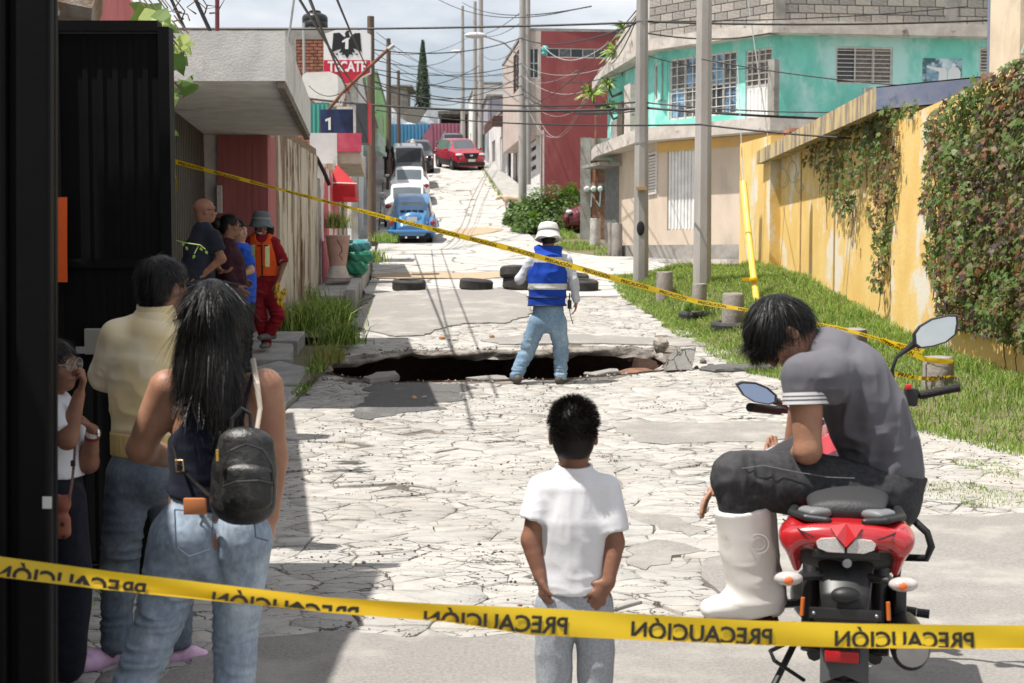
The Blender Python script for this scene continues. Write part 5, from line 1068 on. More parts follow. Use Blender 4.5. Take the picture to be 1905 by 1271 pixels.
# the near tape: runs across the whole foreground
fg = [P(x,y,Y) for x,y,Y in ((-60,1057,3.35),(0,1066,3.36),(200,1092,3.4),(400,1116,3.42),(600,1140,3.44),(800,1152,3.46),(1000,1160,3.48),(1200,1172,3.5),(1400,1183,3.52),(1600,1189,3.54),(1800,1191,3.55),(1980,1192,3.56))]
# left side of the film rolls back, so it shows narrower there
tape('barrier_tape','wide yellow caution tape stretched across the foreground',fg,lambda t: -.15, width=.076, cut=lambda t: float(np.interp(t,[0,.15,.3,.42,.5,.7,1],[.36,.42,.52,.44,.12,.2,.22])), k=90, tsz=.058)
bt = Vector(b6.location)
far = [P(322,300,14.9),P(520,352,14.75),P(720,405,14.6),P(950,463,14.4),P(1150,520,14.25),P(1300,562,14.1),P(1390,577,14.0),P(1560,610,13.85),P(1640,632,13.75),P(1718,654,bt.y-.16)]
tape('barrier_tape','long caution tape slanting behind everyone from the left gate to the grass bollards',far,lambda t: .5+.5*math.sin(t*9), mirror=False, k=120, gap=.12, width=.055, tsz=.045)
wr = [bt+Vector((.158*math.sin(a),-.158*math.cos(a),.245-.012*a)) for a in [i*.35-1.2 for i in range(7)]]; o = tape('barrier_tape','short loop of caution tape round the nearest bollard top',[P(1640,632,13.75)]+wr,lambda t: .3, mirror=False, width=.05, k=20)
wr = [bt+Vector((.158*math.sin(a),-.158*math.cos(a),.08+.012*a)) for a in [i*.35-1.2 for i in range(8)]]; tape('barrier_tape','lower strand of caution tape tied to the nearest bollard',[P(1660,694,13.5),P(1700,702,13.55)]+wr,lambda t: .3, mirror=False, width=.04, k=20)
tape('barrier_tape','limp end of caution tape hanging on the black gate edge',[P(324,300,14.88),P(327,330,14.86),P(325,360,14.86),P(322,385,14.86)],lambda t: .2+t, mirror=False, width=.05, k=14, gap=5)
# yellow post guard
yp = empty('guy_guard', P(1408,560,21.5), 'leaning bright yellow plastic guy-wire guard tied with tape on the grass', 'guy guard')
q = MB(); q.tube([P(1408,562,21.5)-yp.location,P(1400,500,21.8)-yp.location,P(1391,420,22.3)-yp.location,P(1383,340,22.9)-yp.location],.052,10); q.build('tube', mat('bright_yellow_plastic',(.80,.60,.10),.4,(.74,.54,.09),3), yp, 'auto')
q = MB(); c = P(1401,520,21.65)-yp.location; q.lathe([(.068,-.03),(.075,0),(.068,.03)],12,0,Matrix.Translation(c)); q.box(tuple(c+Vector((-.18,-.08,-.02))),tuple(c+Vector((-.07,-.07,.03)))); q.build('knot', M_tape, yp)
q = MB(); q.tube([P(1383,345,22.9),P(1372,120,27)],.008,5); tag(q.build('guy_wire', M_steel), 'thin guy wire rising from the yellow plastic guard', 'wire')
# ================================================================== plants
def leafmat(name, col, col2):
    m = mat(name, col, .5, col2, 9., spec=.35); n = m.node_tree; b = n.nodes['Principled BSDF']; tr = n.nodes.new('ShaderNodeBsdfTranslucent'); tr.inputs['Color'].default_value = (col[0]*1.5,col[1]*1.5,col[2]*.9,1)
    mx_ = n.nodes.new('ShaderNodeMixShader'); mx_.inputs[0].default_value = .3; o = [k for k in n.nodes if k.type == 'OUTPUT_MATERIAL'][0]; n.links.new(b.outputs[0],mx_.inputs[1]); n.links.new(tr.outputs[0],mx_.inputs[2]); n.links.new(mx_.outputs[0],o.inputs['Surface']); return m
GM = [leafmat('grass_green',(.20,.33,.06),(.17,.28,.05)), leafmat('grass_light',(.34,.42,.13),(.29,.37,.10)), leafmat('grass_dry',(.30,.27,.12),(.24,.22,.09)), leafmat('grass_deep',(.07,.13,.025),(.06,.10,.02))]
nr = np.random.default_rng(3)
def blades(xy, h, w, lean=.6, mi=None, name='grass', parent=None, z=None, mats=None):
    n = len(xy); h = np.broadcast_to(h,(n,)); w = np.broadcast_to(w,(n,)); z = gz(xy[:,0],xy[:,1])-.01 if z is None else z
    a = nr.uniform(0,2*np.pi,n); b = nr.uniform(0,2*np.pi,n); L = nr.uniform(.1,1,n)*lean*h
    sx, sy = np.cos(a)*w, np.sin(a)*w; lx, ly = np.cos(b)*L, np.sin(b)*L
    base = np.column_stack([xy,z]); V = np.zeros((n,5,3))
    V[:,0] = base+np.column_stack([sx,sy,0*z]); V[:,1] = base-np.column_stack([sx,sy,0*z])
    mid = base+np.column_stack([lx*.35,ly*.35,h*.6]); V[:,2] = mid+np.column_stack([sx*.7,sy*.7,0*z]); V[:,3] = mid-np.column_stack([sx*.7,sy*.7,0*z])
    V[:,4] = base+np.column_stack([lx,ly,h*(1-.25*L/np.maximum(h,1e-6))])
    i = np.arange(n)[:,None]*5; Q = np.concatenate([i+0,i+1,i+3,i+2],1); T = np.concatenate([i+2,i+3,i+4],1)
    faces = Q.tolist()+T.tolist(); mi = nr.choice(4,n,p=[.45,.32,.08,.15]) if mi is None else mi
    return mesh_obj(name, V.reshape(-1,3), faces, mats or GM, parent, False, np.concatenate([mi,mi]))
# verge grass, denser near the camera's side
def scatter(n, x0, x1, y0, y1, f):
    p = np.column_stack([nr.uniform(x0,x1,n), nr.uniform(y0,y1,n)]); return p[f(p[:,0],p[:,1])]
pts = scatter(150000, 1.9, 6.2, 8.8, 30.4, lambda x,y: (x > np.interp(y,EX_,EZ_)-.12+.25*(vnoise(x*3,y*3,7)-.5)) & (x < np.interp(y,[10,18.7,18.71,30.5],[5.13,4.96,5.1,4.84])-.02) & (nr.uniform(0,1,len(x)) < np.clip(.55+.9*vnoise(x*1.4,y*1.4,2),0,1)*np.clip(1.35-y*.02,.5,1)))
hh = (.035+.055*vnoise(pts[:,0]*2.1,pts[:,1]*2.1,9))*nr.uniform(.6,1.4,len(pts)); hh *= np.where(pts[:,0] > 4.6, 1.7, 1.)
tag(blades(pts, hh, .0035+.00012*pts[:,1], .8), kind='stuff')
pts = scatter(9000, 2.2, 5.1, 9.5, 30, lambda x,y: (x > np.interp(y,EX_,EZ_)+.1) & (x < 4.85) & (vnoise(x*2.6,y*2.6,77) > .66)); tag(blades(pts, .13*nr.uniform(.4,1.4,len(pts)), .004, 1.1, nr.choice(4,len(pts),p=[.3,.3,.25,.15])), kind='stuff')
pts = scatter(26000, -1, 4.5, 38, 58, lambda x,y: (x > np.interp(y,[38,40,47,57,80],[2.2,1.5,.75,.0,-1.6])+.15) & (x < np.interp(y,[38,45,46,60],[3,2.5,2.2,1.6])) & (vnoise(x,y,4) > .35)); tag(blades(pts, .12*nr.uniform(.5,1.5,len(pts)), .012, .9), kind='stuff')
pts = scatter(5000, -3, .6, 62, 86, lambda x,y: np.abs(x-np.interp(y,[57,80,105],[-.1,-1.65,-3.4])-.1) < .25); tag(blades(pts, .16*nr.uniform(.4,1.5,len(pts)), .016, .9), kind='stuff')
# grass in the joints of the road beside the motorcycle
pts = scatter(16000, 2.4, 5.2, 9.2, 12.5, lambda x,y: (vnoise(x*2.5,y*2.5,30) > .62) & (x < np.interp(y,EX_,EZ_))); tag(blades(pts, .03*nr.uniform(.5,1.4,len(pts)), .003, .9), kind='stuff')
def weed(px, py, Y, w, d, h, n, label, mi=None, z=None, name='weed_clump'):
    c = P(px,py,Y); xy = np.column_stack([nr.normal(0,w,n), nr.normal(0,d,n)])
    e = tag(blades(xy+np.array([c.x,c.y]), h*nr.uniform(.35,1.2,n), .006+.0001*Y, 1.0, nr.choice(4,n,p=[.35,.2,.05,.4]) if mi is None else mi, name, z=np.full(n,c.z) if z is None else z), label, 'weeds', 'roadside weeds', 'stuff')
    return e
weed(570,620,20.6,.26,.55,.50,1500,'tall dark green weed clump behind the red-clad worker'); weed(610,600,21.5,.16,.5,.42,1000,'grassy weed clump along the left kerb beside the hole'); weed(633,640,18.7,.12,.2,.30,600,'weeds drooping over the left end of the hole'); weed(545,560,23.2,.2,.3,.35,500,'weeds at the foot of the grey pier')
weed(612,672,17.2,.07,.3,.22,500,'dry brown weeds hanging into the left corner of the hole',nr.choice(4,500,p=[.2,.1,.6,.1])); weed(688,488,27.5,.12,.5,.28,500,'green weeds in front of the sack pile'); weed(715,450,41,.15,.9,.3,400,'weeds beside the wooden pole and blue car'); weed(590,690,16.0,.05,.25,.10,160,'small weeds in the kerb joint left of the hole'); weed(560,730,15.0,.03,.3,.09,160,'low weeds growing along the left kerb line'); weed(625,425,26.,.12,.12,.35,260,'dry twigs and leaves sprouting from the tall planter',nr.choice(4,260,p=[.25,.2,.45,.1]))
weed(165,1120,6.9,.14,.12,.10,260,'low grass tuft at the foot of the black gate'); weed(520,790,13.6,.03,.2,.10,120,'grass tuft on the kerb beside the woman with the backpack')
weed(1240,548,24.,.10,.06,.2,120,'dry weeds in front of the middle bollard',nr.choice(4,120,p=[.1,.2,.65,.05])); weed(1300,578,21.3,.12,.08,.16,300,'green weeds growing inside the buried tyre ring')
def pebbles(name, n, x0, x1, y0, y1, r0, r1, m, f):
    p = scatter(n,x0,x1,y0,y1,f); k = len(p); r = nr.uniform(r0,r1,k)*nr.uniform(.4,1,k); O = np.array([(1,0,0),(0,1,0),(-1,0,0),(0,-1,0),(0,0,.7),(0,0,-.5)]); a = nr.uniform(0,6.28,k)
    V = O[None]*r[:,None,None]*nr.uniform(.6,1.25,(k,6,1)); c,s_ = np.cos(a)[:,None],np.sin(a)[:,None]; V = np.stack([V[:,:,0]*c-V[:,:,1]*s_,V[:,:,0]*s_+V[:,:,1]*c,V[:,:,2]],2)
    V += np.column_stack([p,gz(np.minimum(p[:,0],np.interp(p[:,1],EX_,EZ_)),p[:,1])+r*.3+.002])[:,None,:]; T = np.array([(0,1,4),(1,2,4),(2,3,4),(3,0,4),(1,0,5),(2,1,5),(3,2,5),(0,3,5)]); F = (np.arange(k)[:,None,None]*6+T[None]).reshape(-1,3)
    return tag(mesh_obj(name,V.reshape(-1,3),F,m,None,True,nr.integers(0,len(m),len(F)//8).repeat(8)),kind='stuff')
PM = [M_stone3,M_asph_d,M_soil_dry,M_stone2]
offhole = lambda x,y: ~inpoly(np.column_stack([x,y]),hole)
pebbles('gravel',9000,-2.1,4.6,4.2,16,.004,.016,PM,lambda x,y: (vnoise(x*1.3,y*1.3,41) > .58) & (x < np.interp(y,EX_,EZ_)) & offhole(x,y))
pebbles('rubble_crumbs',2600,-2.6,2.9,14.6,20,.008,.034,PM,lambda x,y: (dist_poly(np.column_stack([x,y]),hole) < .55*vnoise(x*2,y*2,8)) & offhole(x,y))
# leaves -------------------------------------------------------------
LEAF = np.array([(0,0,0),(-.34,.30,.05),(-.5,.62,.0),(-.16,.62,.06),(0,1,-.03),(.16,.62,.06),(.5,.62,.0),(.34,.30,.05)])
LF = [(0,1,3),(1,2,3),(0,3,5),(3,4,5),(0,5,7),(5,6,7)]
OV = np.array([(0,0,0),(-.28,.3,.04),(-.26,.65,.03),(0,1,-.04),(.26,.65,.03),(.28,.3,.04)]); OVF = [(0,1,5),(1,2,4,5),(2,3,4)]
def leaves(name, C, N, size, mats, mi, shape=(LEAF,LF), parent=None, droop=.7):
    n = len(C); N = N/np.linalg.norm(N,axis=1)[:,None]; up = np.array([0,0,-1.])*droop+nr.normal(0,.5,(n,3)); t = up-N*(up*N).sum(1)[:,None]; t /= np.linalg.norm(t,axis=1)[:,None]; b = np.cross(t,N)
    S = np.broadcast_to(size,(n,))[:,None,None]; Lf, F0 = shape
    V = C[:,None,:]+S*(Lf[None,:,0:1]*b[:,None,:]+Lf[None,:,1:2]*t[:,None,:]+Lf[None,:,2:3]*N[:,None,:])
    k = len(Lf); F = []; base = (np.arange(n)*k)
    for f in F0: F.append((base[:,None]+np.array(f)[None]).tolist())
    faces = [q for g_ in F for q in g_]; return mesh_obj(name, V.reshape(-1,3), faces, mats, parent, False, np.tile(mi,len(F0)))
IM = [leafmat('ivy_green',(.09,.15,.03),(.06,.11,.02)), leafmat('ivy_light',(.14,.18,.05),(.10,.14,.035)), leafmat('ivy_rust',(.20,.095,.04),(.14,.065,.03)), leafmat('ivy_purple',(.085,.055,.05),(.06,.04,.035)), leafmat('ivy_olive',(.16,.14,.06),(.11,.10,.04))]
def ivy(label, poly, X, n, thick, smin, smax, probs, seed, patchy=.0):
    rr = np.random.default_rng(seed); poly = np.array(poly,float); lo, hi = poly.min(0), poly.max(0); q = rr.uniform(lo,hi,(n*3,2)); q = q[inpoly(q,poly)][:n]
    Y0 = X/((q[:,0]-952.5)/FPX); off = np.abs(rr.normal(0,thick*.6,len(q)))+.015+thick*2.2*np.clip(vnoise(Y0*3.1,q[:,1]*.021,seed+40)-.35,0,1); Xs = X-off; k = (q[:,0]-952.5)/FPX; Y = Xs/k; zz = np.array([P(a,b,y).z for (a,b),y in zip(q,Y)])
    C = np.column_stack([Xs,Y,zz]); N = np.column_stack([-np.ones(len(q)),rr.normal(-.25,.5,len(q)),rr.normal(.35,.45,len(q))])
    ns = vnoise(Y*2.2,zz*2.2,seed); base = rr.choice(len(IM),len(q),p=probs); alt = rr.choice([0,1],len(q)); mi = np.where((ns > .55) & (rr.uniform(0,1,len(q)) < .7), alt, base)
    e = empty('ivy', (X,float(Y.mean()),0), label, 'ivy'); e.location = (0,0,0); leaves('foliage', C, N, (smin*.6+(smax*1.35-smin*.6)*rr.uniform(0,1,len(q))**1.6), IM, mi, parent=e)
    st = MB()
    for i in range(26):
        j = rr.integers(len(q)); a = Vector((X-.02,float(Y[j]),float(zz[j]))); pth = [a]
        for s_ in range(5): a = a+Vector((rr.uniform(-.01,.005),rr.uniform(-.07,.07),-rr.uniform(.06,.15))); a.x = min(a.x,X-.01); pth.append(a.copy())
        st.tube(pth,.006,4)
    tag(st.build('stems', mat('vine_stem',(.10,.07,.05),.9), e),kind='stuff'); return e
ivy('dense russet and green ivy covering the near end of the yellow wall', [(1712,228),(1728,205),(1780,165),(1830,138),(1880,110),(1910,98),(1990,70),(1990,690),(1905,648),(1850,624),(1790,612),(1742,592),(1742,530),(1715,480),(1730,425),(1706,385),(1716,320)], 5.0, 12500, .10, .045,.085, [.24,.12,.20,.20,.24], 1)
ivy('trailing green ivy hanging from the coping of the yellow wall', [(1486,322),(1496,280),(1530,252),(1580,218),(1625,196),(1705,190),(1702,215),(1640,236),(1625,280),(1604,300),(1598,345),(1588,372),(1580,398),(1548,402),(1545,372),(1526,362),(1520,320),(1500,300)], 5.08, 1500, .08, .05,.09, [.42,.28,.1,.08,.12], 2)
ivy('narrow russet ivy column hanging between the yellow wall sections', [(1598,220),(1660,232),(1668,290),(1664,340),(1660,420),(1650,480),(1640,545),(1616,540),(1622,450),(1612,380),(1614,320),(1600,290)], 5.02, 1300, .06, .045,.08, [.2,.14,.28,.2,.18], 3)
# shrubs ----------------------------------------------------------------
def shrub(name, label, px, py, Y, rx, ry, rz, n, mats, size, seed, cat='shrub', group=None):
    c = P(px,py,Y); c.z = gzf(c.x,c.y); e = empty(name, c, label, cat, group); rr = np.random.default_rng(seed); d = rr.normal(0,1,(n,3)); d /= np.linalg.norm(d,axis=1)[:,None]; r = rr.uniform(.55,1.,n)**.6
    lump = 1+.28*np.sin(d[:,0]*4+seed)*np.cos(d[:,2]*5+d[:,1]*3); C = d*r[:,None]*lump[:,None]*np.array([rx,ry,rz]); C[:,2] = np.abs(C[:,2])*1.0+.05
    leaves('foliage', C, d+np.array([0,0,.4]), rr.uniform(size*.6,size*1.3,n), mats, rr.integers(0,len(mats),n), (OV,OVF), e, .3)
    b = MB(); 
    for i in range(7): a = i*.9; b.tube([(0,0,-.1),(rx*.35*math.cos(a),ry*.35*math.sin(a),rz*.5),(rx*.65*math.cos(a),ry*.65*math.sin(a),rz*.85)],[.03,.02,.008],5)
    tag(b.build('stems', mat('vine_stem',()), e),kind='stuff')
BM = [leafmat('bush_a',(.085,.16,.03),(.06,.12,.02)), leafmat('bush_b',(.14,.21,.05),(.10,.17,.04)), leafmat('bush_c',(.05,.10,.02),(.04,.08,.015))]
for k,(px,py,Y,rx,rz,lab) in enumerate(((962,388,52,.55,.75,'small bush at the foot of the pole by the red building'),(1000,385,51,1.0,1.25,'rounded green bush below the red wall'),(1040,375,50.5,1.1,1.45,'tallest green bush beside the brick wall'),(985,405,49,.6,.6,'low leafy bush at the roadside bend'),(1062,362,52.5,.6,1.3,'leafy bush squeezed against the brick wall'))): shrub('leafy_bush',lab,px,py,Y,rx,.9,rz,1500,BM,.15,k+10,group='bushes below the red wall')
# cypress
cy_ = empty('cypress_tree', P(787,235,135), 'tall pointed dark cypress beyond the blue fence', 'tree'); rr = np.random.default_rng(8); n = 4200; t = rr.uniform(0,1,n)**.8; H = 7.6; r = (1-t)**.75*.95*rr.uniform(.5,1.05,n)+.05; a = rr.uniform(0,6.28,n)
C_ = np.column_stack([r*np.cos(a),r*np.sin(a),.3+t*H]); leaves('crown', C_, np.column_stack([np.cos(a),np.sin(a),.3+0*a]), .22, [leafmat('cypress_a',(.03,.06,.025),(.02,.045,.018)),leafmat('cypress_b',(.045,.08,.03),(.03,.06,.02))], rr.integers(0,2,n), (OV,OVF), cy_, -.9); q = MB(); q.tube([(0,0,-1),(0,0,5)],[.16,.05],8); q.build('trunk', M_wood, cy_)
# yucca rosettes at the corner of the turquoise house
def rosette(px, py, Y, L, n, label):
    c = P(px,py,Y); e = empty('yucca', c, label, 'plant', 'yuccas on the house corner'); rr = random.Random(int(px*7+py)); b = MB()
    for i in range(n):
        a = rr.uniform(0,6.28); el = rr.uniform(-.5,1.2); d = Vector((math.cos(a)*math.cos(el),math.sin(a)*math.cos(el),math.sin(el))); s_ = d.orthogonal().normalized()*L*.07; m_ = d*L*.55+Vector((0,0,.02)); t_ = d*L+Vector((0,0,-.25*L))
        b.add([s_*.6,-s_*.6,m_-s_,m_+s_,t_],[(0,1,2,3),(3,2,4)],rr.randrange(3))
    b.build('leaves', [GM[0],GM[1],BM[2]], e); q = MB(); q.tube([(0,0,-.02),(.15,.05,-.35),(.5,.1,-.2)],[.05,.04,.05],6); q.build('stem', M_wood, e)
for x,y,L,lab in ((1100,178,.55,'lowest yucca rosette in front of the red wall'),(1132,200,.42,'yucca rosette hanging at the edge of the turquoise wall'),(1130,158,.4,'yucca rosette under the roof corner of the turquoise house'),(1146,100,.6,'yucca rosette above the roof corner'),(1166,62,.7,'uppermost yucca rosette beside the weathered pole'),(1152,122,.45,'dark tangled yucca at the roof slab edge')): rosette(x,y,43.2,L,34,lab)
# big fig leaves over the gate and a tendril
fg_ = empty('fig_branch', P(330,120,10.5), 'large green fig leaves hanging beside the black gate top', 'plant'); rr = np.random.default_rng(12); bl = Vector(fg_.location); stm = MB()
for k,(x,y,s_) in enumerate(((305,35,.20),(296,48,.16),(318,30,.16),(336,85,.24),(342,100,.2),(328,72,.18),(334,165,.2),(341,182,.2),(350,62,.14),(285,10,.22),(300,5,.2),(270,14,.2),(312,14,.18),(325,240,.08),(290,28,.18),(345,70,.16))):
    c = np.array(P(x,y,10.3+rr.uniform(-.2,.3))-bl)[None]; leaves('leaf', c, np.array([[rr.normal(0,.4),-1,rr.normal(.3,.3)]]), s_, [BM[1],BM[0],GM[1]], np.array([k%3]), (LEAF,LF), fg_, .8); stm.tube([Vector(c[0]),Vector(c[0])+Vector((-.12,.1,.14))],.006,4)
tag(stm.build('stems', mat('vine_stem',()), fg_),kind='stuff')
tn = empty('tendril', P(322,445,8.6), 'thin green tendril reaching out past the black gate edge', 'plant'); q = MB(); bl = Vector(tn.location); q.tube([P(322,446,8.6)-bl,P(345,452,8.5)-bl,P(372,456,8.5)-bl,P(382,464,8.5)-bl],.004,4); q.tube([P(370,456,8.5)-bl,P(362,472,8.5)-bl],.003,4); q.build('stem', GM[1], tn)
for x,y in ((346,458),(340,450),(372,460),(382,466),(362,474)): leaves('leaf', np.array(P(x,y,8.5)-bl)[None], np.array([[.2,-1,.2]]), .028, [GM[0]], np.array([0]), (OV,OVF), tn, 1.)
# bare twigs above the canopy
q = MB(); rr = random.Random(9)
for i in range(9):
    a = P(rr.uniform(300,390),rr.uniform(20,60),12.5); pth = [a]
    for s_ in range(4): a = a+Vector((rr.uniform(-.14,.14),rr.uniform(-.05,.05),rr.uniform(-.02,.12))); pth.append(a)
    q.tube(pth,[.008,.006,.005,.004,.003],4)
tag(q.build('bare_twigs', mat('vine_stem',())), 'tangle of bare twigs above the concrete canopy', 'twigs')
# ================================================================== vehicles
M_tyre = mat('car_tyre_black', (.018,.018,.018), .75); M_rim = mat('wheel_metal', (.35,.35,.36), .35, metal=.8); M_cglass = mat('car_glass', (.02,.024,.028), .08, spec=.35); M_cglass_l = mat('car_glass_bright', (.08,.10,.11), .06, spec=.8)
M_trimb = mat('black_trim', (.014,.014,.015), .5); M_chrome = mat('bright_chrome', (.62,.62,.62), .15, metal=1.); M_tail = mat('tail_lamp_red', (.28,.012,.012), .2, spec=.6); M_head = mat('head_lamp', (.62,.64,.66), .1, spec=.8); M_plate = mat('plate_white', (.62,.62,.58), .5)
def smooth_interp(xs, ys, x):
    xs = np.array(xs,float); ys = np.array(ys,float); return sum(np.interp(x+d, xs, ys)*w for d,w in ((-.09,.2),(-.045,.2),(0,.2),(.045,.2),(.09,.2)))
def car(name, label, X, Y, yaw, L, zt, zbelt, wb, wt, paint, wheel_y, wr=.31, zb=.2, front=+1, glass=None, roofpaint=None, lowpaint=None, steep=.3, cab=None):
    "profiles are (y,value) lists with y from rear (-) to front (+); the car is built facing +y"
    z0 = gzf(X,Y); slope = math.atan((gzf(X,Y+1.2)-gzf(X,Y-1.2))/2.4); e = empty(name, (X,Y,z0), label, 'car'); e.rotation_euler = Matrix(Matrix.Rotation(slope,3,'X') @ Matrix.Rotation(yaw,3,'Z')).to_euler()
    y = np.linspace(-L/2, L/2, 56); T = smooth_interp(*zip(*zt), y); B = np.minimum(smooth_interp(*zip(*zbelt), y), T-.02); W = smooth_interp(*zip(*wb), y); U = smooth_interp(*zip(*wt), y)
    ring = []
    for i in range(len(y)):
        w,u,b_,t_ = W[i],U[i],B[i],T[i]; tp = min(1., (t_-b_)/.25); pts = [(0,zb),(w*.86,zb),(w*.97,zb+.06),(w*1.0,zb+(b_-zb)*.45),(w*.985,b_-.08),(w*.955,b_),(w*.955+(u-w*.955)*.55,b_+(t_-b_)*.55),(u,b_+(t_-b_)*.90),(u*.88,t_-.012),(u*.5,t_),(0,t_+.008)]
        ring.append(pts)
    n = len(ring[0]); V = []; F = []; mi = []
    for i,pts in enumerate(ring):
        for x,z in pts: V.append((x,y[i],z))
        for x,z in pts[-2:0:-1]: V.append((-x,y[i],z))
    m_ = 2*n-2; gl = {'windscreen':[], 'rear_window':[], 'side_window':[]}
    c0,c1 = cab or (-L,L)
    for i in range(len(y)-1):
        sl = (T[i+1]-T[i])/(y[i+1]-y[i]); yc = (y[i]+y[i+1])/2; tall = min(T[i]-B[i],T[i+1]-B[i+1])
        for j in range(m_):
            f = (i*m_+j,i*m_+(j+1)%m_,(i+1)*m_+(j+1)%m_,(i+1)*m_+j); jj = j if j < n-1 else m_-1-j; kind = None
            if c0 < yc < c1:
                if jj in (8,9) and tall > .05 and sl < -steep: kind = 'windscreen'
                elif jj in (8,9) and tall > .05 and sl > steep: kind = 'rear_window'
                elif jj in (5,6) and tall > .22: kind = 'side_window'
            (gl[kind] if kind else F).append(f)
            if not kind: mi.append(1 if (roofpaint and jj >= 7 and T[i] > 1.2) else 2 if (lowpaint and jj in (0,1,2)) else 0)
    F += [tuple(range(m_-1,-1,-1)), tuple((len(y)-1)*m_+j for j in range(m_))]; mi += [0,0]
    body = mesh_obj('body', V, F, [paint, roofpaint or paint, lowpaint or paint], e, True, mi)
    body.data.set_sharp_from_angle(angle=R(35))
    for k,fs in gl.items():
        if fs:
            halves = [fs] if k != 'side_window' else [[f for f in fs if sum(V[q][0] for q in f) > 0],[f for f in fs if sum(V[q][0] for q in f) <= 0]]
            for fs in halves: used = sorted({q for f in fs for q in f}); ix = {q:i for i,q in enumerate(used)}; o = mesh_obj(k, [(V[q][0]*.992,V[q][1]*.998,V[q][2]-.004) for q in used], [tuple(ix[q] for q in f) for f in fs], glass or M_cglass, e, True)
    for wy in wheel_y:
        for s in (-1,1):
            wx = float(np.interp(wy,y,W))*.985; b = MB(); b.lathe([(wr*.6,-.095),(wr*.92,-.1),(wr,-.07),(wr,.07),(wr*.92,.1),(wr*.6,.095)],22,0,Matrix.Translation((s*(wx-.08),wy,wr)) @ Matrix.Rotation(math.pi/2,4,'Y')); wh_ = b.build('wheel', M_tyre, e, 'auto')
            b = MB(); b.lathe([(.02,.1),(wr*.3,.105),(wr*.58,.085),(wr*.62,.06)],16,0,Matrix.Translation((s*(wx-.08),wy,wr)) @ Matrix.Rotation(s*math.pi/2,4,'Y')); b.build('rim', M_rim, wh_, 'auto')
            b = MB(); b.lathe([(wr*1.02,.0),(wr*1.16,.0),(wr*1.16,.03),(wr*1.02,.03)],22,0,Matrix.Translation((s*(wx-.012)-(.0 if s>0 else .0),wy,wr)) @ Matrix.Rotation(s*math.pi/2,4,'Y'),True); b.build('wheel_arch', M_trimb, e, 'auto')
    e['y0'] = 0.; return e
def part(e, name, m, fn, smooth='auto'): b = MB(); fn(b); return b.build(name, m, e, smooth)
def paint(name, col, rough=.28): return mat(name, col, rough, coat=.6, spec=.5)
# blue beetle-shaped car, seen from behind
M_blue = paint('light_blue_car_paint', (.045,.17,.36))
bt_ = car('round_car', 'light blue rounded old car parked tail towards the hole', -3.22, 46.2, .06, 4.0, [(-2.,.55),(-1.9,.72),(-1.6,.98),(-1.25,1.2),(-.8,1.42),(-.3,1.5),(.1,1.48),(.35,1.40),(.7,1.02),(.9,.95),(1.4,.84),(1.8,.62),(2.,.5)], [(-2.,.5),(-1.5,.82),(-.8,.92),(.6,.92),(1.2,.84),(2.,.45)], [(-2.,.42),(-1.7,.52),(-1.2,.64),(0,.70),(.9,.66),(1.5,.50),(2.,.34)], [(-2.,.3),(-1.6,.44),(-1.,.54),(0,.56),(.6,.54),(1.2,.42),(2.,.2)], M_blue, (-1.22,1.18), .32, .28, glass=M_cglass_l, steep=.5, cab=(-1.28,.85))
for s in (-1,1):
    part(bt_, 'rear_fender', M_blue, lambda b: b.sphere((s*.62,-1.28,.50),(.17,.62,.36),0,18,12)); part(bt_, 'front_fender', M_blue, lambda b: b.sphere((s*.60,1.22,.50),(.18,.62,.36),0,18,12))
    part(bt_, 'tail_lamp', M_tail, lambda b: b.sphere((s*.64,-1.83,.66),(.075,.06,.10),0,10,8)); part(bt_, 'exhaust_pipe', M_chrome, lambda b: b.tube([(s*.18,-1.75,.25),(s*.18,-2.08,.24)],.035,8)); part(bt_, 'running_board', M_trimb, lambda b: b.box((min(s*.62,s*.78),-.75,.26),(max(s*.62,s*.78),.7,.31)))
part(bt_, 'engine_lid', M_blue, lambda b: b.sphere((0,-1.70,.66),(.40,.20,.34),0,18,12)); part(bt_, 'bumper', M_blue, lambda b: b.tube([(-.72,-1.85,.42),(-.55,-2.03,.42),(.55,-2.03,.42),(.72,-1.85,.42)],.05,8))
for k in range(4): part(bt_, 'vent', M_trimb, lambda b: b.box((-.36+.19*k,-1.60,.99),(-.21+.19*k,-1.50,1.05)))
part(bt_, 'number_plate', M_plate, lambda b: b.box((-.16,-1.935,.72),(.16,-1.92,.86))); part(bt_, 'chassis', M_trimb, lambda b: b.box((-.55,-1.7,.16),(.55,1.7,.32)))
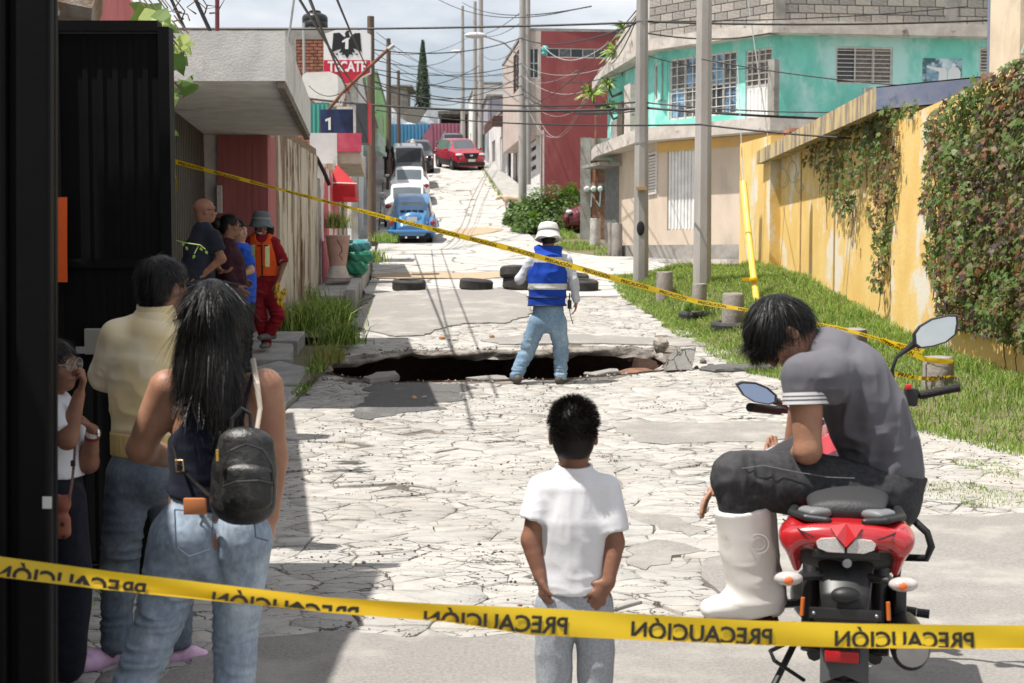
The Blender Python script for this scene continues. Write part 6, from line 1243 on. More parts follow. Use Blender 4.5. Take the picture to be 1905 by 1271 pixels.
# two white saloons
M_whitecar = paint('white_car_paint', (.66,.67,.67), .3)
SED = dict(L=4.3, zt=[(-2.15,.78),(-2.0,.93),(-1.35,.98),(-.85,1.38),(-.4,1.45),(.2,1.44),(.45,1.38),(1.05,.97),(1.6,.90),(2.0,.76),(2.15,.55)], zbelt=[(-2.15,.72),(-1.6,.93),(1.2,.90),(2.15,.5)], wb=[(-2.15,.68),(-1.8,.82),(0,.85),(1.7,.82),(2.15,.62)], wt=[(-2.15,.5),(-1.2,.58),(0,.56),(.8,.60),(2.15,.45)], wheel_y=(-1.3,1.3))
for k,(x,y,lab) in enumerate(((-3.86,52.6,'white saloon parked directly ahead of the light blue car'),(-4.35,60.6,'white saloon further uphill in front of the black van'))):
    c_ = car('saloon_car', lab, x, y, .08, paint=M_whitecar, glass=M_cglass_l, steep=.45, cab=(-1.4,1.1), **SED)
    for s in (-1,1):
        part(c_, 'tail_lamp', M_tail, lambda b: b.sphere((s*.66,-2.06,.80),(.13,.09,.09),0,10,8)); part(c_, 'door_mirror', M_whitecar, lambda b: b.sphere((s*.93,.75,1.0),(.10,.06,.07),0,10,8))
    part(c_, 'bumper', M_whitecar, lambda b: b.box((-.74,-2.22,.34),(.74,-2.05,.60),0,None,.04)); part(c_, 'number_plate', M_plate, lambda b: b.box((-.2,-2.235,.5),(.2,-2.222,.62)))
# black rear-engined van facing down the hill
M_vanblk = paint('black_van_paint', (.018,.018,.019), .3)
VAN = dict(L=4.4, zt=[(-2.2,1.3),(-2.1,1.78),(-1.7,1.93),(1.4,1.94),(1.72,1.86),(1.96,1.35),(2.08,1.2),(2.16,.95),(2.2,.6)], zbelt=[(-2.2,1.15),(1.5,1.2),(2.2,1.12)], wb=[(-2.2,.76),(-1.6,.85),(1.5,.85),(2.,.80),(2.2,.70)], wt=[(-2.2,.6),(-1.5,.70),(1.2,.70),(1.8,.66),(2.2,.6)], wheel_y=(-1.2,1.2))
vn = car('van', 'black old van facing downhill, sky reflection painted on its roof', -4.95, 68.4, math.pi+.08, paint=M_vanblk, roofpaint=paint('sky_sheen_roof',(.10,.10,.105),.3), glass=M_cglass, steep=.6, cab=(-2.05,2.02), **VAN)  # roof paler than the black body: reflected sky painted into its colour
for s in (-1,1): part(vn, 'headlight', M_head, lambda b: b.sphere((s*.58,2.12,.78),(.11,.06,.11),0,12,8)); part(vn, 'door_mirror', M_trimb, lambda b: b.box((min(s*.9,s*1.06),1.55,1.25),(max(s*.9,s*1.06),1.6,1.5)))
part(vn, 'bumper', M_trimb, lambda b: b.box((-.8,2.15,.36),(.8,2.27,.54),0,None,.03))
# three sport-utility cars
SUV = dict(L=4.4, zt=[(-2.2,.95),(-2.1,1.25),(-1.75,1.58),(-1.2,1.63),(0,1.66),(.35,1.60),(1.0,1.12),(1.25,1.06),(1.8,1.0),(2.1,.86),(2.2,.6)], zbelt=[(-2.2,.9),(-1.8,1.06),(1.1,1.02),(1.9,.96),(2.2,.6)], wb=[(-2.2,.74),(-1.9,.86),(0,.90),(1.8,.88),(2.1,.78),(2.2,.66)], wt=[(-2.2,.55),(-1.5,.62),(0,.62),(.9,.66),(2.2,.5)], wheel_y=(-1.33,1.33))
def suv(label, x, y, yaw, pnt, gl, face=True, rack=False):
    c_ = car('sport_utility_car', label, x, y, yaw, paint=pnt, lowpaint=M_trimb, glass=gl, steep=.5, wr=.34, cab=(-2.1,1.12), **SUV)
    for s in (-1,1):
        part(c_, 'headlight', M_head, lambda b: b.sphere((s*.66,2.06,.86),(.20,.10,.065),0,12,8)); part(c_, 'door_mirror', pnt, lambda b: b.sphere((s*1.0,.72,1.1),(.12,.07,.08),0,10,8)); part(c_, 'tail_lamp', M_tail, lambda b: b.sphere((s*.7,-2.1,1.0),(.14,.1,.09),0,10,8))
    part(c_, 'grille', M_trimb, lambda b: b.prism([(-.46,.95),(.46,.95),(.36,.70),(.22,.62),(-.22,.62),(-.36,.70)],0,.05,0,Matrix.Translation((0,2.17,0)) @ Matrix.Rotation(math.pi/2,4,'X') @ Matrix.Translation((0,0,-.05)))); part(c_, 'emblem', M_chrome, lambda b: b.sphere((0,2.24,.82),(.09,.015,.06),0,10,6))
    part(c_, 'bumper', M_trimb, lambda b: b.box((-.78,2.05,.26),(.78,2.26,.46),0,None,.04)); part(c_, 'number_plate', M_plate, lambda b: b.box((-.2,2.262,.48),(.2,2.275,.62)))
    if rack:
        for s in (-1,1): part(c_, 'roof_rail', M_steel, lambda b: b.tube([(s*.5,-1.4,1.66),(s*.5,-1.2,1.72),(s*.5,.0,1.73),(s*.5,.2,1.68)],.02,6))
    return c_
suv('red sport utility car driving down towards the hole', -2.95, 80.2, math.pi+.34, paint('soul_red_paint',(.34,.018,.035),.22), M_cglass_l)
suv('dark brown sport utility car with roof rails behind the red car', -3.75, 91, math.pi+.1, paint('brown_grey_paint',(.05,.042,.042)), M_cglass, rack=True)
suv('black sport utility car parked behind the black van', -5.15, 78, math.pi+.05, paint('black_suv_paint',(.015,.015,.017)), M_cglass)
bu = car('saloon_car', 'burgundy car nose sticking out behind the brick wall', 3.95, 49.5, math.pi/2, paint=paint('burgundy_paint',(.14,.012,.022)), steep=.45, cab=(-1.4,1.1), **SED)
for s in (-1,1): part(bu, 'headlight', M_head, lambda b: b.sphere((s*.64,2.0,.70),(.14,.12,.08),0,10,8))
part(bu, 'bumper', paint('burgundy_paint',()), lambda b: b.box((-.74,2.02,.30),(.74,2.2,.55),0,None,.05))
# ================================================================== figures: soft bodies grown as one surface from rounded limbs
def vnoise3(p, seed=0):
    pi = np.floor(p).astype(np.int64); f = p-pi; f = f*f*(3-2*f); out = 0.
    for dx in (0,1):
        for dy in (0,1):
            for dz in (0,1):
                n = ((pi[:,0]+dx)*374761393+(pi[:,1]+dy)*668265263+(pi[:,2]+dz)*2147483647+seed*974711) & 0x7fffffff
                n = ((n ^ (n >> 13))*1274126177) & 0x7fffffff; h = ((n ^ (n >> 16)) & 0xffff)/65535.
                out = out+h*(f[:,0] if dx else 1-f[:,0])*(f[:,1] if dy else 1-f[:,1])*(f[:,2] if dz else 1-f[:,2])
    return out
def surface_nets(d, org, h):
    ins = d < 0; nx,ny,nz = d.shape
    c = [ins[i:nx-1+i, j:ny-1+j, k:nz-1+k] for i in (0,1) for j in (0,1) for k in (0,1)]
    s = sum(q.astype(np.int8) for q in c); act = (s > 0) & (s < 8); idx = -np.ones(act.shape, np.int64); A = np.argwhere(act); idx[act] = np.arange(len(A))
    off = np.array([(i,j,k) for i in (0,1) for j in (0,1) for k in (0,1)]); val = np.stack([d[A[:,0]+o[0],A[:,1]+o[1],A[:,2]+o[2]] for o in off],1)
    sm = np.zeros((len(A),3)); cn = np.zeros(len(A))
    for a in range(8):
        for b in range(a+1,8):
            if np.abs(off[a]-off[b]).sum() != 1: continue
            va, vb = val[:,a], val[:,b]; m = (va < 0) != (vb < 0); t = np.where(m, va/np.where(m, va-vb, 1), 0); sm += m[:,None]*(off[a]+t[:,None]*(off[b]-off[a])); cn += m
    V = (A+sm/cn[:,None])*h+org; F = []
    for ax in range(3):
        sl0 = [slice(None)]*3; sl1 = [slice(None)]*3; sl0[ax] = slice(0,-1); sl1[ax] = slice(1,None); e = ins[tuple(sl0)] != ins[tuple(sl1)]; p = np.argwhere(e); u,v = (ax+1)%3,(ax+2)%3
        p = p[(p[:,u] > 0) & (p[:,v] > 0) & (p[:,u] < d.shape[u]-1) & (p[:,v] < d.shape[v]-1)]
        du = np.zeros(3,int); dv = np.zeros(3,int); du[u] = 1; dv[v] = 1
        g = lambda q: idx[q[:,0],q[:,1],q[:,2]]
        quad = np.stack([g(p-du-dv),g(p-dv),g(p),g(p-du)],1); fl = ins[p[:,0],p[:,1],p[:,2]]; quad[~fl] = quad[~fl][:,::-1]; F.append(quad)
    return V, np.vstack(F)
def adj_smooth(V, F, it=2, lam=.5):
    a = np.concatenate([F[:,[0,1]],F[:,[1,2]],F[:,[2,3]],F[:,[3,0]]]); a = np.concatenate([a,a[:,::-1]]); n = len(V); dg = np.bincount(a[:,0],minlength=n).astype(float)
    for _ in range(it):
        for l in (lam,-lam*.9):
            S = np.stack([np.bincount(a[:,0],weights=V[a[:,1],k],minlength=n) for k in range(3)],1)/np.maximum(dg,1)[:,None]; V = V+l*(S-V)
    return V
def normals(V, F):
    n = np.cross(V[F[:,2]]-V[F[:,0]], V[F[:,3]]-V[F[:,1]]); N = np.zeros_like(V)
    for k in range(4):
        for c in range(3): N[:,c] += np.bincount(F[:,k],weights=n[:,c],minlength=len(V))
    return N/np.maximum(np.linalg.norm(N,axis=1),1e-9)[:,None]
def nv(v): v = np.array(v,float); return v/np.linalg.norm(v)
class Fig:
    def __init__(s, k=.03): s.pr = []; s.su = []; s.cuts = []; s.k = k
    def loft(s, pts, rx, ry=None, side=(1,0,0), k=None, end=None):
        pts = [np.array(p,float) for p in pts]; n = len(pts); rx = np.broadcast_to(np.array(rx,float),(n,)); ry = rx if ry is None else np.broadcast_to(np.array(ry,float),(n,)); s.pr.append(('L',pts,rx,ry,nv(side),s.k if k is None else k,None if end is None else (np.array(end[0],float),nv(end[1])))); return s
    def ell(s, c, r, B=None, k=None): s.pr.append(('E',np.array(c,float),np.broadcast_to(np.array(r,float),(3,)),np.eye(3) if B is None else np.array(B,float),None,s.k if k is None else k)); return s
    def sub(s, c, r, B=None, k=.01): s.su.append((np.array(c,float),np.broadcast_to(np.array(r,float),(3,)),np.eye(3) if B is None else np.array(B,float),k)); return s
    def cut(s, p, n, within=None): s.cuts.append((np.array(p,float),nv(n),within)); return s     # removes the side n points to
    def _d(s, pr, X):
        if pr[0] == 'E':
            _,c,r,B,_,_ = pr; q = (X-c)@B.T/r; return (np.sqrt((q*q).sum(-1))-1)*r.min()
        _,pts,rx,ry,sd,_,en = pr; out = None
        for i in range(len(pts)-1):
            a,b = pts[i],pts[i+1]; ab = b-a; L = np.linalg.norm(ab); u = ab/L; w = X-a; t = np.clip(w@u/L,0,1); sv = sd-u*(sd@u)
            sv = nv(sv) if np.linalg.norm(sv) > .05 else nv(np.cross(u,(0.1,1,.2))); nn = np.cross(u,sv); dv = w-t[...,None]*ab; x = rx[i]+(rx[i+1]-rx[i])*t; y = ry[i]+(ry[i+1]-ry[i])*t; m = np.minimum(x,y)
            q = np.sqrt((dv@sv/x)**2+(dv@nn/y)**2+(dv@u/m)**2); d = (q-1)*m; out = d if out is None else np.minimum(out,d)
        if en is not None: out = np.maximum(out,(X-en[0])@en[1])
        return out
    def bounds(s):
        lo = np.full(3,1e9); hi = -lo
        for p in s.pr:
            if p[0] == 'E': r = p[2].max(); lo = np.minimum(lo,p[1]-r); hi = np.maximum(hi,p[1]+r)
            else:
                for q,a,b in zip(p[1],p[2],p[3]): r = max(a,b); lo = np.minimum(lo,q-r); hi = np.maximum(hi,q+r)
        return lo, hi
    def mesh(s, h, smooth=2):
        lo, hi = s.bounds(); lo -= 3*h; hi += 3*h; n = np.ceil((hi-lo)/h).astype(int)+1; D = np.full(n,.2,np.float32)
        def grid(a,b):
            i0 = np.clip(np.floor((a-lo)/h).astype(int),0,n-1); i1 = np.clip(np.ceil((b-lo)/h).astype(int)+1,1,n); ax = [lo[k]+np.arange(i0[k],i1[k])*h for k in range(3)]
            return tuple(slice(i0[k],i1[k]) for k in range(3)), np.stack(np.meshgrid(*ax,indexing='ij'),-1)
        for p in s.pr:
            f = Fig(); f.pr = [p]; a,b = f.bounds(); mg = max(p[5],.01)+2*h; sl,X = grid(a-mg,b+mg)
            if X.size == 0: continue
            d = s._d(p,X); c = D[sl]; k = p[5]; t = np.clip(.5+.5*(c-d)/k,0,1); D[sl] = c+(d-c)*t-k*t*(1-t)
        for c,r,B,k in s.su:
            mg = r.max()+.02; sl,X = grid(c-mg,c+mg); q = (X-c)@B.T/r; d = -(np.sqrt((q*q).sum(-1))-1)*r.min(); e = D[sl]; t = np.clip(.5-.5*(e-d)/k,0,1); D[sl] = e+(d-e)*t+k*t*(1-t)
        for p,nn,wi in s.cuts:
            if wi is None: sl,X = grid(lo,hi)
            else: sl,X = grid(np.array(wi[0])-wi[1],np.array(wi[0])+wi[1])
            if X.size: D[sl] = np.maximum(D[sl],((X-p)@nn).astype(np.float32))
        D[0]=D[-1]=.2; D[:,0]=D[:,-1]=.2; D[:,:,0]=D[:,:,-1]=.2
        V,F = surface_nets(D,lo,h); return adj_smooth(V,F,smooth), F
def folds(V, N, spec, seed=0):
    "spec: (centre, radius, frequency vector, amplitude): ridged cloth folds near a joint or hem; centre None = everywhere"
    d = np.zeros(len(V))
    for i,(c,r,fr,am) in enumerate(spec):
        n = vnoise3(V*np.array(fr)+7*i, seed+i); q = 1-np.abs(2*n-1); w = 1. if c is None else np.exp(-((V-np.array(c))**2).sum(1)/(r*r)); d += am*w*(q-.55)
    return V+N*d[:,None]
def grown(name, fig, h, m, parent, spec=(), smooth=2, seed=0, mi=None, mats=None):
    V,F = fig.mesh(h,smooth)
    if len(spec): V = folds(V, normals(V,F), spec, seed)
    fi = None
    if mi is not None: fi = mi(V[F].mean(1))
    return mesh_obj(name, V, F, mats or m, parent, True, fi)
def hand(fig, w, d, n, s, k=1., curl=.5, thumb=.6, spread=.0, fists=None):
    "w wrist, d along the hand, n palm side, s thumb side"
    w,d,n,s = np.array(w,float),nv(d),nv(n),nv(s); fig.loft([w-d*.01,w+d*.03*k,w+d*.08*k],[.024*k,.036*k,.038*k],[.020*k,.017*k,.014*k],s,k=.012)
    for i,(o,L) in enumerate(((.029,.92),(.010,1.),(-.010,.95),(-.028,.76))):
        p = w+d*.078*k+s*o*k; a = spread*(o/.03); dr = nv(d+s*a); c = curl*(1+.08*i); pts = [p]
        for q,l in enumerate((.040,.028,.022)):
            ang = c*(.55+.6*q) if q else c*.5; v = dr*math.cos(ang)+n*math.sin(ang); p = p+v*l*L*k; pts.append(p)
        fig.loft(pts,[.0092*k,.0088*k,.008*k,.007*k],k=.004)
    p = w+d*.022*k+s*.026*k; v1 = nv(s*thumb+d*.75+n*.25); p2 = p+v1*.042*k; v2 = nv(v1+d*.35+n*curl*.6); fig.loft([p,p2,p2+v2*.030*k],[.013*k,.0105*k,.0085*k],k=.008)
def head(fig, c, f, u, k=1., nose=1., ears=True, chin=1.):
    c = np.array(c,float); f = nv(f); u = np.array(u,float); u = nv(u-f*(u@f)); r = np.cross(f,u); B = np.array([r,f,u]); W = lambda x,y,z: c+k*(r*x+f*y+u*z)
    fig.ell(W(0,-.012,.032),np.array((.074,.094,.080))*k,B,.02); fig.ell(W(0,.026,-.030),np.array((.060,.066,.074))*k,B,.03); fig.ell(W(0,.058,-.082),np.array((.034,.030,.024))*k*chin,B,.025); fig.ell(W(0,-.03,-.05),np.array((.055,.05,.05))*k,B,.03)
    fig.loft([W(0,.088,.012),W(0,.102,-.018),W(0,.104*nose,-.028)],[.008*k,.0115*k,.0125*k],k=.010); fig.ell(W(0,.082,.030),np.array((.052,.016,.010))*k,B,.014)
    fig.ell(W(0,.087,-.052),np.array((.024,.012,.0065))*k,B,.007); fig.ell(W(0,.085,-.064),np.array((.021,.012,.007))*k,B,.007)
    for s in (-1,1):
        fig.sub(W(s*.031,.104,.010),np.array((.018,.018,.012))*k,B,.012); fig.ell(W(s*.045,.062,-.022),np.array((.02,.02,.02))*k,B,.02)
        if ears: fig.ell(W(s*.077,-.004,-.012),np.array((.009,.019,.032))*k,np.array([nv(r*.95-f*.3*s*s*0+f*(-.25)*s*s),f,u]),.006); fig.sub(W(s*.090,.000,-.010),np.array((.008,.011,.018))*k,B,.004)
    return W, B
def eyes(W, parent, k=1., dark=(.02,.012,.008)):
    for s in (-1,1):
        o = MB(); o.sphere(tuple(W(s*.031,.077,.010)),.0115*k,0,12,8); e = o.build('eye', mat('eye_white',(.62,.58,.54),.25), parent, True); o = MB(); o.sphere(tuple(W(s*.031,.0835,.010)),.0062*k,0,10,6); o.build('iris', mat('dark_iris',dark,.15), e, True)
        o = MB(); o.tube([W(s*.014,.094,.030),W(s*.031,.096,.036),W(s*.050,.080,.031)],[.003*k,.0042*k,.002*k],6); o.build('eyebrow', M_hair, parent, True)
    o = MB(); o.tube([W(-.022,.088,-.0575),W(-.01,.0985,-.058),W(.01,.0985,-.058),W(.022,.088,-.0575)],.0028*k,6); o.build('mouth_line', mat('lip_dark',(.16,.05,.04),.5), parent, True)
def strands(name, roots, dirs, length, parent, m, head_c=None, head_B=None, head_r=None, grav=.0, seg=8, w=.0009, wave=.0, seed=1, stiff=.0, min_y=None):
    "hair as narrow ribbons that leave the scalp, bend down and slide round the head"
    rr = np.random.default_rng(seed); n = len(roots); p = np.array(roots,float); d = np.array(dirs,float); d /= np.linalg.norm(d,axis=1)[:,None]; L = np.broadcast_to(length,(n,)); st = (L/seg)[:,None]; pts = [p.copy()]
    ph = rr.uniform(0,6.28,n)
    for i in range(seg):
        d = d+np.array([0,0,-grav])+rr.normal(0,.02,(n,3))+wave*np.column_stack([np.sin(ph+i*1.3),np.cos(ph*1.7+i*1.1),0*ph]); d /= np.linalg.norm(d,axis=1)[:,None]; p = p+d*st
        if head_c is not None:
            q = (p-head_c)@head_B.T/head_r; g = np.sqrt((q*q).sum(1)); o = g < 1.03
            if o.any(): q[o] *= (1.03/g[o])[:,None]; p = np.where(o[:,None], head_c+(q*head_r)@head_B, p)
        pts.append(p.copy())
    pts = np.stack(pts,1); t = np.gradient(pts,axis=1); rv = rr.normal(0,1,(n,1,3)); s = np.cross(t,rv); s /= np.maximum(np.linalg.norm(s,axis=2),1e-9)[:,:,None]; wd = w*np.linspace(1,.25,seg+1)[None,:,None]
    V = np.stack([pts-s*wd,pts+s*wd],2).reshape(-1,3); b = (np.arange(n)*(seg+1)*2)[:,None]; F = np.concatenate([np.stack([b[:,0]+2*i,b[:,0]+2*i+1,b[:,0]+2*i+3,b[:,0]+2*i+2],1) for i in range(seg)])
    return tag(mesh_obj(name, V, F, m, parent, True), kind='stuff')
def cap_roots(n, c, B, r, test, seed=1, tangent=None):
    rr = np.random.default_rng(seed); q = rr.normal(0,1,(n*3,3)); q /= np.linalg.norm(q,axis=1)[:,None]; q = q[test(q)][:n]; return c+(q*r)@B, (q/r)@B, q
def comb(name, hair_obj, flow, n, length, m, lift=.12, w=.0008, seed=1, seg=6, grav=.0, mask=None, noise=.10):
    "fine strands combed over the surface of a grown hair mass"
    me = hair_obj.data; V = np.zeros(len(me.vertices)*3); me.vertices.foreach_get('co',V); V = V.reshape(-1,3); N = np.zeros(len(me.vertices)*3); me.vertices.foreach_get('normal',N); N = N.reshape(-1,3)
    rr = np.random.default_rng(seed); ok = np.arange(len(V)) if mask is None else np.where(mask(V))[0]; i = rr.choice(ok,n); p = V[i]+rr.normal(0,.002,(n,3)); nn = N[i]; d = flow(p); d = d-nn*(d*nn).sum(1)[:,None]; d /= np.maximum(np.linalg.norm(d,axis=1),1e-6)[:,None]; d = d+rr.normal(0,noise,(n,3))
    L = length*rr.uniform(.5,1.25,n); pts = [p-nn*.002]
    for k in range(seg):
        t = (k+1)/seg; d = d+np.array((0,0,-grav)); pts.append(pts[-1]+(d/np.linalg.norm(d,axis=1)[:,None]+nn*lift*(1-1.6*t))*(L/seg)[:,None])
    pts = np.stack(pts,1); tt = np.gradient(pts,axis=1); sd = np.cross(tt,nn[:,None,:]+rr.normal(0,.3,(n,1,3))); sd /= np.maximum(np.linalg.norm(sd,axis=2),1e-9)[:,:,None]; wd = w*np.linspace(1,.3,seg+1)[None,:,None]
    Vv = np.stack([pts-sd*wd,pts+sd*wd],2).reshape(-1,3); b = np.arange(n)*(seg+1)*2; F = np.concatenate([np.stack([b+2*q,b+2*q+1,b+2*q+3,b+2*q+2],1) for q in range(seg)])
    return tag(mesh_obj(name, Vv, F, m, hair_obj, True), kind='stuff')
def skinmat(name, col, col2): return mat(name, col, .5, col2, 14., bump=.12, bscale=120, sub=.12, spec=.35)
SK = skinmat('tan_skin',(.36,.19,.12),(.30,.15,.095)); SKD = skinmat('brown_skin',(.25,.12,.075),(.20,.095,.06)); SKL = skinmat('light_tan_skin',(.44,.25,.165),(.37,.20,.13))
M_hair = mat('black_hair', (.006,.005,.0045), .42, spec=.28)
M_hair2 = mat('black_hair_soft', (.009,.007,.006), .5, spec=.25)
def cloth(name, col, col2=None, scale=30., bump=.1, rough=.85, bs=160, **k): return mat(name, col, rough, col2 or tuple(c*.82 for c in col), scale, bump=bump*.35, bscale=bs, sheen=.03, spec=.15, **k)
def denim(name, col, pale): return mat(name, col, .85, tuple(c*.75 for c in col), 60., bump=.15, bscale=220, spec=.15, col3=pale, s3=3.2, lo3=.46, hi3=.68, stretch=(1,1,.6))
class Body:
    "a posed person: joints come as metres in the place, the object origin sits at the feet"
    def __init__(s, label, base, vox, skin, name='person', group=None):
        s.e = empty(name, base, label, 'person', group); s.b = Vector(base); s.v = vox; s.skin = skin; s.f = Fig(.03)
    def J(s, px, py, Y): return np.array(P(px,py,Y)-s.b)
    def done(s): return grown('body', s.f, s.v, s.skin, s.e)
    def part(s, name, fig, m, spec=(), seed=0, smooth=2, h=None, mi=None, mats=None): return grown(name, fig, h or s.v, m, s.e, spec, smooth, seed, mi, mats)
    def mb(s, name, m, fn, smooth='auto', parent=None): b = MB(); fn(b); return b.build(name, m, parent or s.e, smooth)
def short_hair(B_, c, f, u, k, m, n, length, seed, front=.35, grow=1.06, low=-.35, up=.0, spiky=.0, name='hair', nape=-.55, len_top=1.):
    "cap of hair plus strands; c,f,u: head centre, forward, up"
    c = np.array(c,float); f = nv(f); u = np.array(u,float); u = nv(u-f*(u@f)); r = np.cross(f,u); M = np.array([r,f,u]); cc = c+k*(f*-.012+u*.032); R3 = np.array((.074,.094,.080))*k
    fg = Fig(.02); fg.ell(cc,R3*grow,M); fg.ell(c+k*(f*-.045+u*-.02),np.array((.066,.062,.072))*k*grow,M,.02)
    fg.cut(c+k*(f*.060+u*.03),f*1.+u*-.55); fg.cut(c+k*(u*-.075),-u)
    for s_ in (-1,1): fg.sub(c+k*(r*s_*.085+f*.035+u*-.045),np.array((.05,.05,.052))*k,M,.01)
    h = B_.part(name, fg, m, (), 0, 2)
    if spiky <= 0:
        wh = cc+(u*.075-f*.03)*k
        comb('strands', h, lambda p: (p-wh)*6-u*.2+f*.12, n, length, m, .25, .0009*k, seed, 6, .0)
        return h
    t = lambda q: ((q[:,2] > front*np.clip(q[:,1],0,1)*1.6+low*.0) & (q[:,1] < .72) & (q[:,2] > np.where(q[:,1] > -.1, .05, nape)) ) | ((q[:,1] < -.25) & (q[:,2] > nape))
    roots, nr_, q = cap_roots(n, cc, M, R3*(grow-.02), t, seed); tang = nr_*0
    tang = np.where(spiky > 0, nr_*spiky, 0)+((-u)*(1-q[:,2:3]*.6)+f*np.clip(q[:,2:3],0,1)*.7)*(1-spiky)+r*q[:,0:1]*.25+nr_/np.linalg.norm(nr_,axis=1)[:,None]*.35
    strands('strands', roots, tang, length*np.where(q[:,2] > .5, len_top, 1.)*np.random.default_rng(seed).uniform(.6,1.2,len(roots)), h, m, cc, M, R3*grow, .05*(1-spiky), 5, .0009*k, .05, seed)
    return h
# ================================================================== motorcycle, seen from behind
def moto():
    t = .2372; ang = math.atan(t); cA,sA = math.cos(ang), math.sin(ang); Yb = 4.72; base = Vector((t*Yb,Yb,0)); e = empty('motorcycle', base, 'red and black motorcycle with clear tail lamp parked facing the hole', 'motorcycle')
    def Q(l, Y, z): return np.array((t*Y+l*cA-base.x, Y-l*sA-base.y, z))
    def PP(x,y,Y): return np.array(P(x,y,Y)-base)
    sd = (cA,-sA,0); fw = np.array((sA,cA,0)); red = mat('bike_red_paint',(.36,.012,.016),.18,coat=.8,spec=.6); blk = mat('bike_black_plastic',(.016,.016,.017),.42,(.022,.022,.023),30.); met = mat('bike_dark_metal',(.05,.05,.052),.35,metal=.7); gry = mat('bike_grey_metal',(.30,.30,.31),.35,metal=.8)
    def g(name, F, h, m, par=e, spec=()): return grown(name, F, h, m, par, spec)
    def mb(name, m, fn, par=e, smooth='auto'): b = MB(); fn(b); return b.build(name, m, par, smooth)
    # wheels
    def wheel(Y, r, w):
        Mx = Matrix.Translation(Vector(Q(0,Y,r))) @ Matrix.Rotation(-ang,4,'Z') @ Matrix.Rotation(math.pi/2,4,'Y'); pr = []
        for i in range(13): a = math.pi*(i/12)-math.pi/2; pr.append((r-.055+.055*math.cos(a), w/2*math.sin(a)))
        pr += [(r-.09,w*.32),(r-.09,-w*.32)]; o = mb('wheel', M_tyre, lambda b: b.lathe(pr,48,0,Mx,True)); mb('rim', met, lambda b: b.lathe([(r-.09,-w*.3),(r-.12,-w*.2),(r-.12,w*.2),(r-.09,w*.3)],40,0,Mx,True), o)
        mb('hub', met, lambda b: [b.lathe([(.06,-.05),(.07,0),(.06,.05)],18,0,Mx)]+[b.tube([Vector(Q(0,Y,r))+Mx.to_3x3() @ Vector((.06*math.cos(a),.06*math.sin(a),0)),Vector(Q(0,Y,r))+Mx.to_3x3() @ Vector(((r-.11)*math.cos(a+.2),(r-.11)*math.sin(a+.2),0))],.014,6) for a in [k*6.283/5 for k in range(5)]], o); return o
    rw_ = wheel(4.74,.305,.14); wheel(6.02,.30,.11)
    V = []; # tread blocks on the rear tyre
    def tread(b):
        for k in range(44):
            a = k*2*math.pi/44
            for s in (-1,1):
                c = np.array(Q(s*.028,4.74+math.sin(a)*.306,.305+math.cos(a)*.306)); f_ = np.array((0,math.cos(a),-math.sin(a))); n_ = np.array((0,math.sin(a),math.cos(a))); x = np.array(sd)*s
                pts = [c-x*.022-f_*.014+n_*.001,c+x*.026-f_*.004-n_*.004,c+x*.026+f_*.012-n_*.004,c-x*.022+f_*.004+n_*.001]; b.add([tuple(p) for p in pts]+[tuple(p-n_*.02) for p in pts],[(0,1,2,3),(0,4,5,1),(1,5,6,2),(2,6,7,3),(3,7,4,0)])
    tag(mb('tread_blocks', M_tyre, tread, rw_, False),kind='stuff')
    # tail fairing
    F = Fig(.02); F.loft([Q(0,4.335,.790),Q(0,4.5,.80),Q(0,4.85,.79)],[.195,.19,.165],[.05,.062,.07],sd); F.loft([Q(-.165,4.36,.78),Q(-.15,4.42,.70)],[.028,.018],[.06,.05],sd,.03); F.loft([Q(.165,4.36,.78),Q(.15,4.42,.70)],[.028,.018],[.06,.05],sd,.03); F.sub(Q(0,4.28,.690),(.15,.12,.055),np.array([sd,fw,(0,0,1)]),.012)
    ff = g('tail_fairing', F, .005, red)
    for s in (-1,1):
        mb('panel_gap', M_trimb, lambda b: b.tube([Q(s*.095,4.272,.800),Q(s*.135,4.30,.812),Q(s*.175,4.36,.822),Q(s*.196,4.44,.82)],.0028,5), ff); mb('panel_gap', M_trimb, lambda b: b.tube([Q(s*.095,4.278,.762),Q(s*.14,4.31,.760),Q(s*.182,4.36,.752)],.0025,5), ff)
    mb('centre_ridge', red, lambda b: b.add([Q(-.05,4.30,.832),Q(.05,4.30,.832),Q(.028,4.262,.806),Q(0,4.258,.776),Q(-.028,4.262,.806),Q(0,4.30,.842)],[(0,4,5),(4,3,5),(3,2,5),(2,1,5),(1,0,5)]), ff, False)
    F = Fig(.01); F.loft([Q(-.135,4.40,.74),Q(0,4.36,.725),Q(.135,4.40,.74)],[.03,.03,.03],[.05,.05,.05],(0,1,0)); g('tail_underside', F, .006, blk)
    # lamp: two lozenges with a red notch
    lm = mat('clear_tail_lens',(.62,.60,.58),.08,(.42,.40,.39),260.,spec=.9,bump=.2,bscale=300)
    def lamp(s):
        pts = [(.004,.770),(.030,.800),(.075,.795),(.088,.785),(.083,.768),(.055,.757),(.004,.757)]; F0 = [Q(s*x,4.268+.25*x*x*2,z) for x,z in pts]; F1 = [Q(s*x,4.33+.25*x*x,z) for x,z in pts]; b = MB(); n = len(pts); b.add(F0+F1,[tuple(range(n)) if s > 0 else tuple(range(n-1,-1,-1))]+[(i,n+i,n+(i+1)%n,(i+1)%n) for i in range(n)]); return b.build('tail_lens', lm, e)
    lamp(-1); lamp(1); mb('lamp_surround', blk, lambda b: b.box((-.1,-.03,-.012),(.1,.03,.012),0,Matrix.Translation(Vector(Q(0,4.31,.748))) @ Matrix.Rotation(-ang,4,'Z'),.004))
    mb('key_lock', gry, lambda b: b.lathe([(.014,0),(.014,.02),(.006,.022)],16,0,Matrix.Translation(Vector(Q(0,4.30,.722))) @ Matrix.Rotation(math.pi/2,4,'X')))
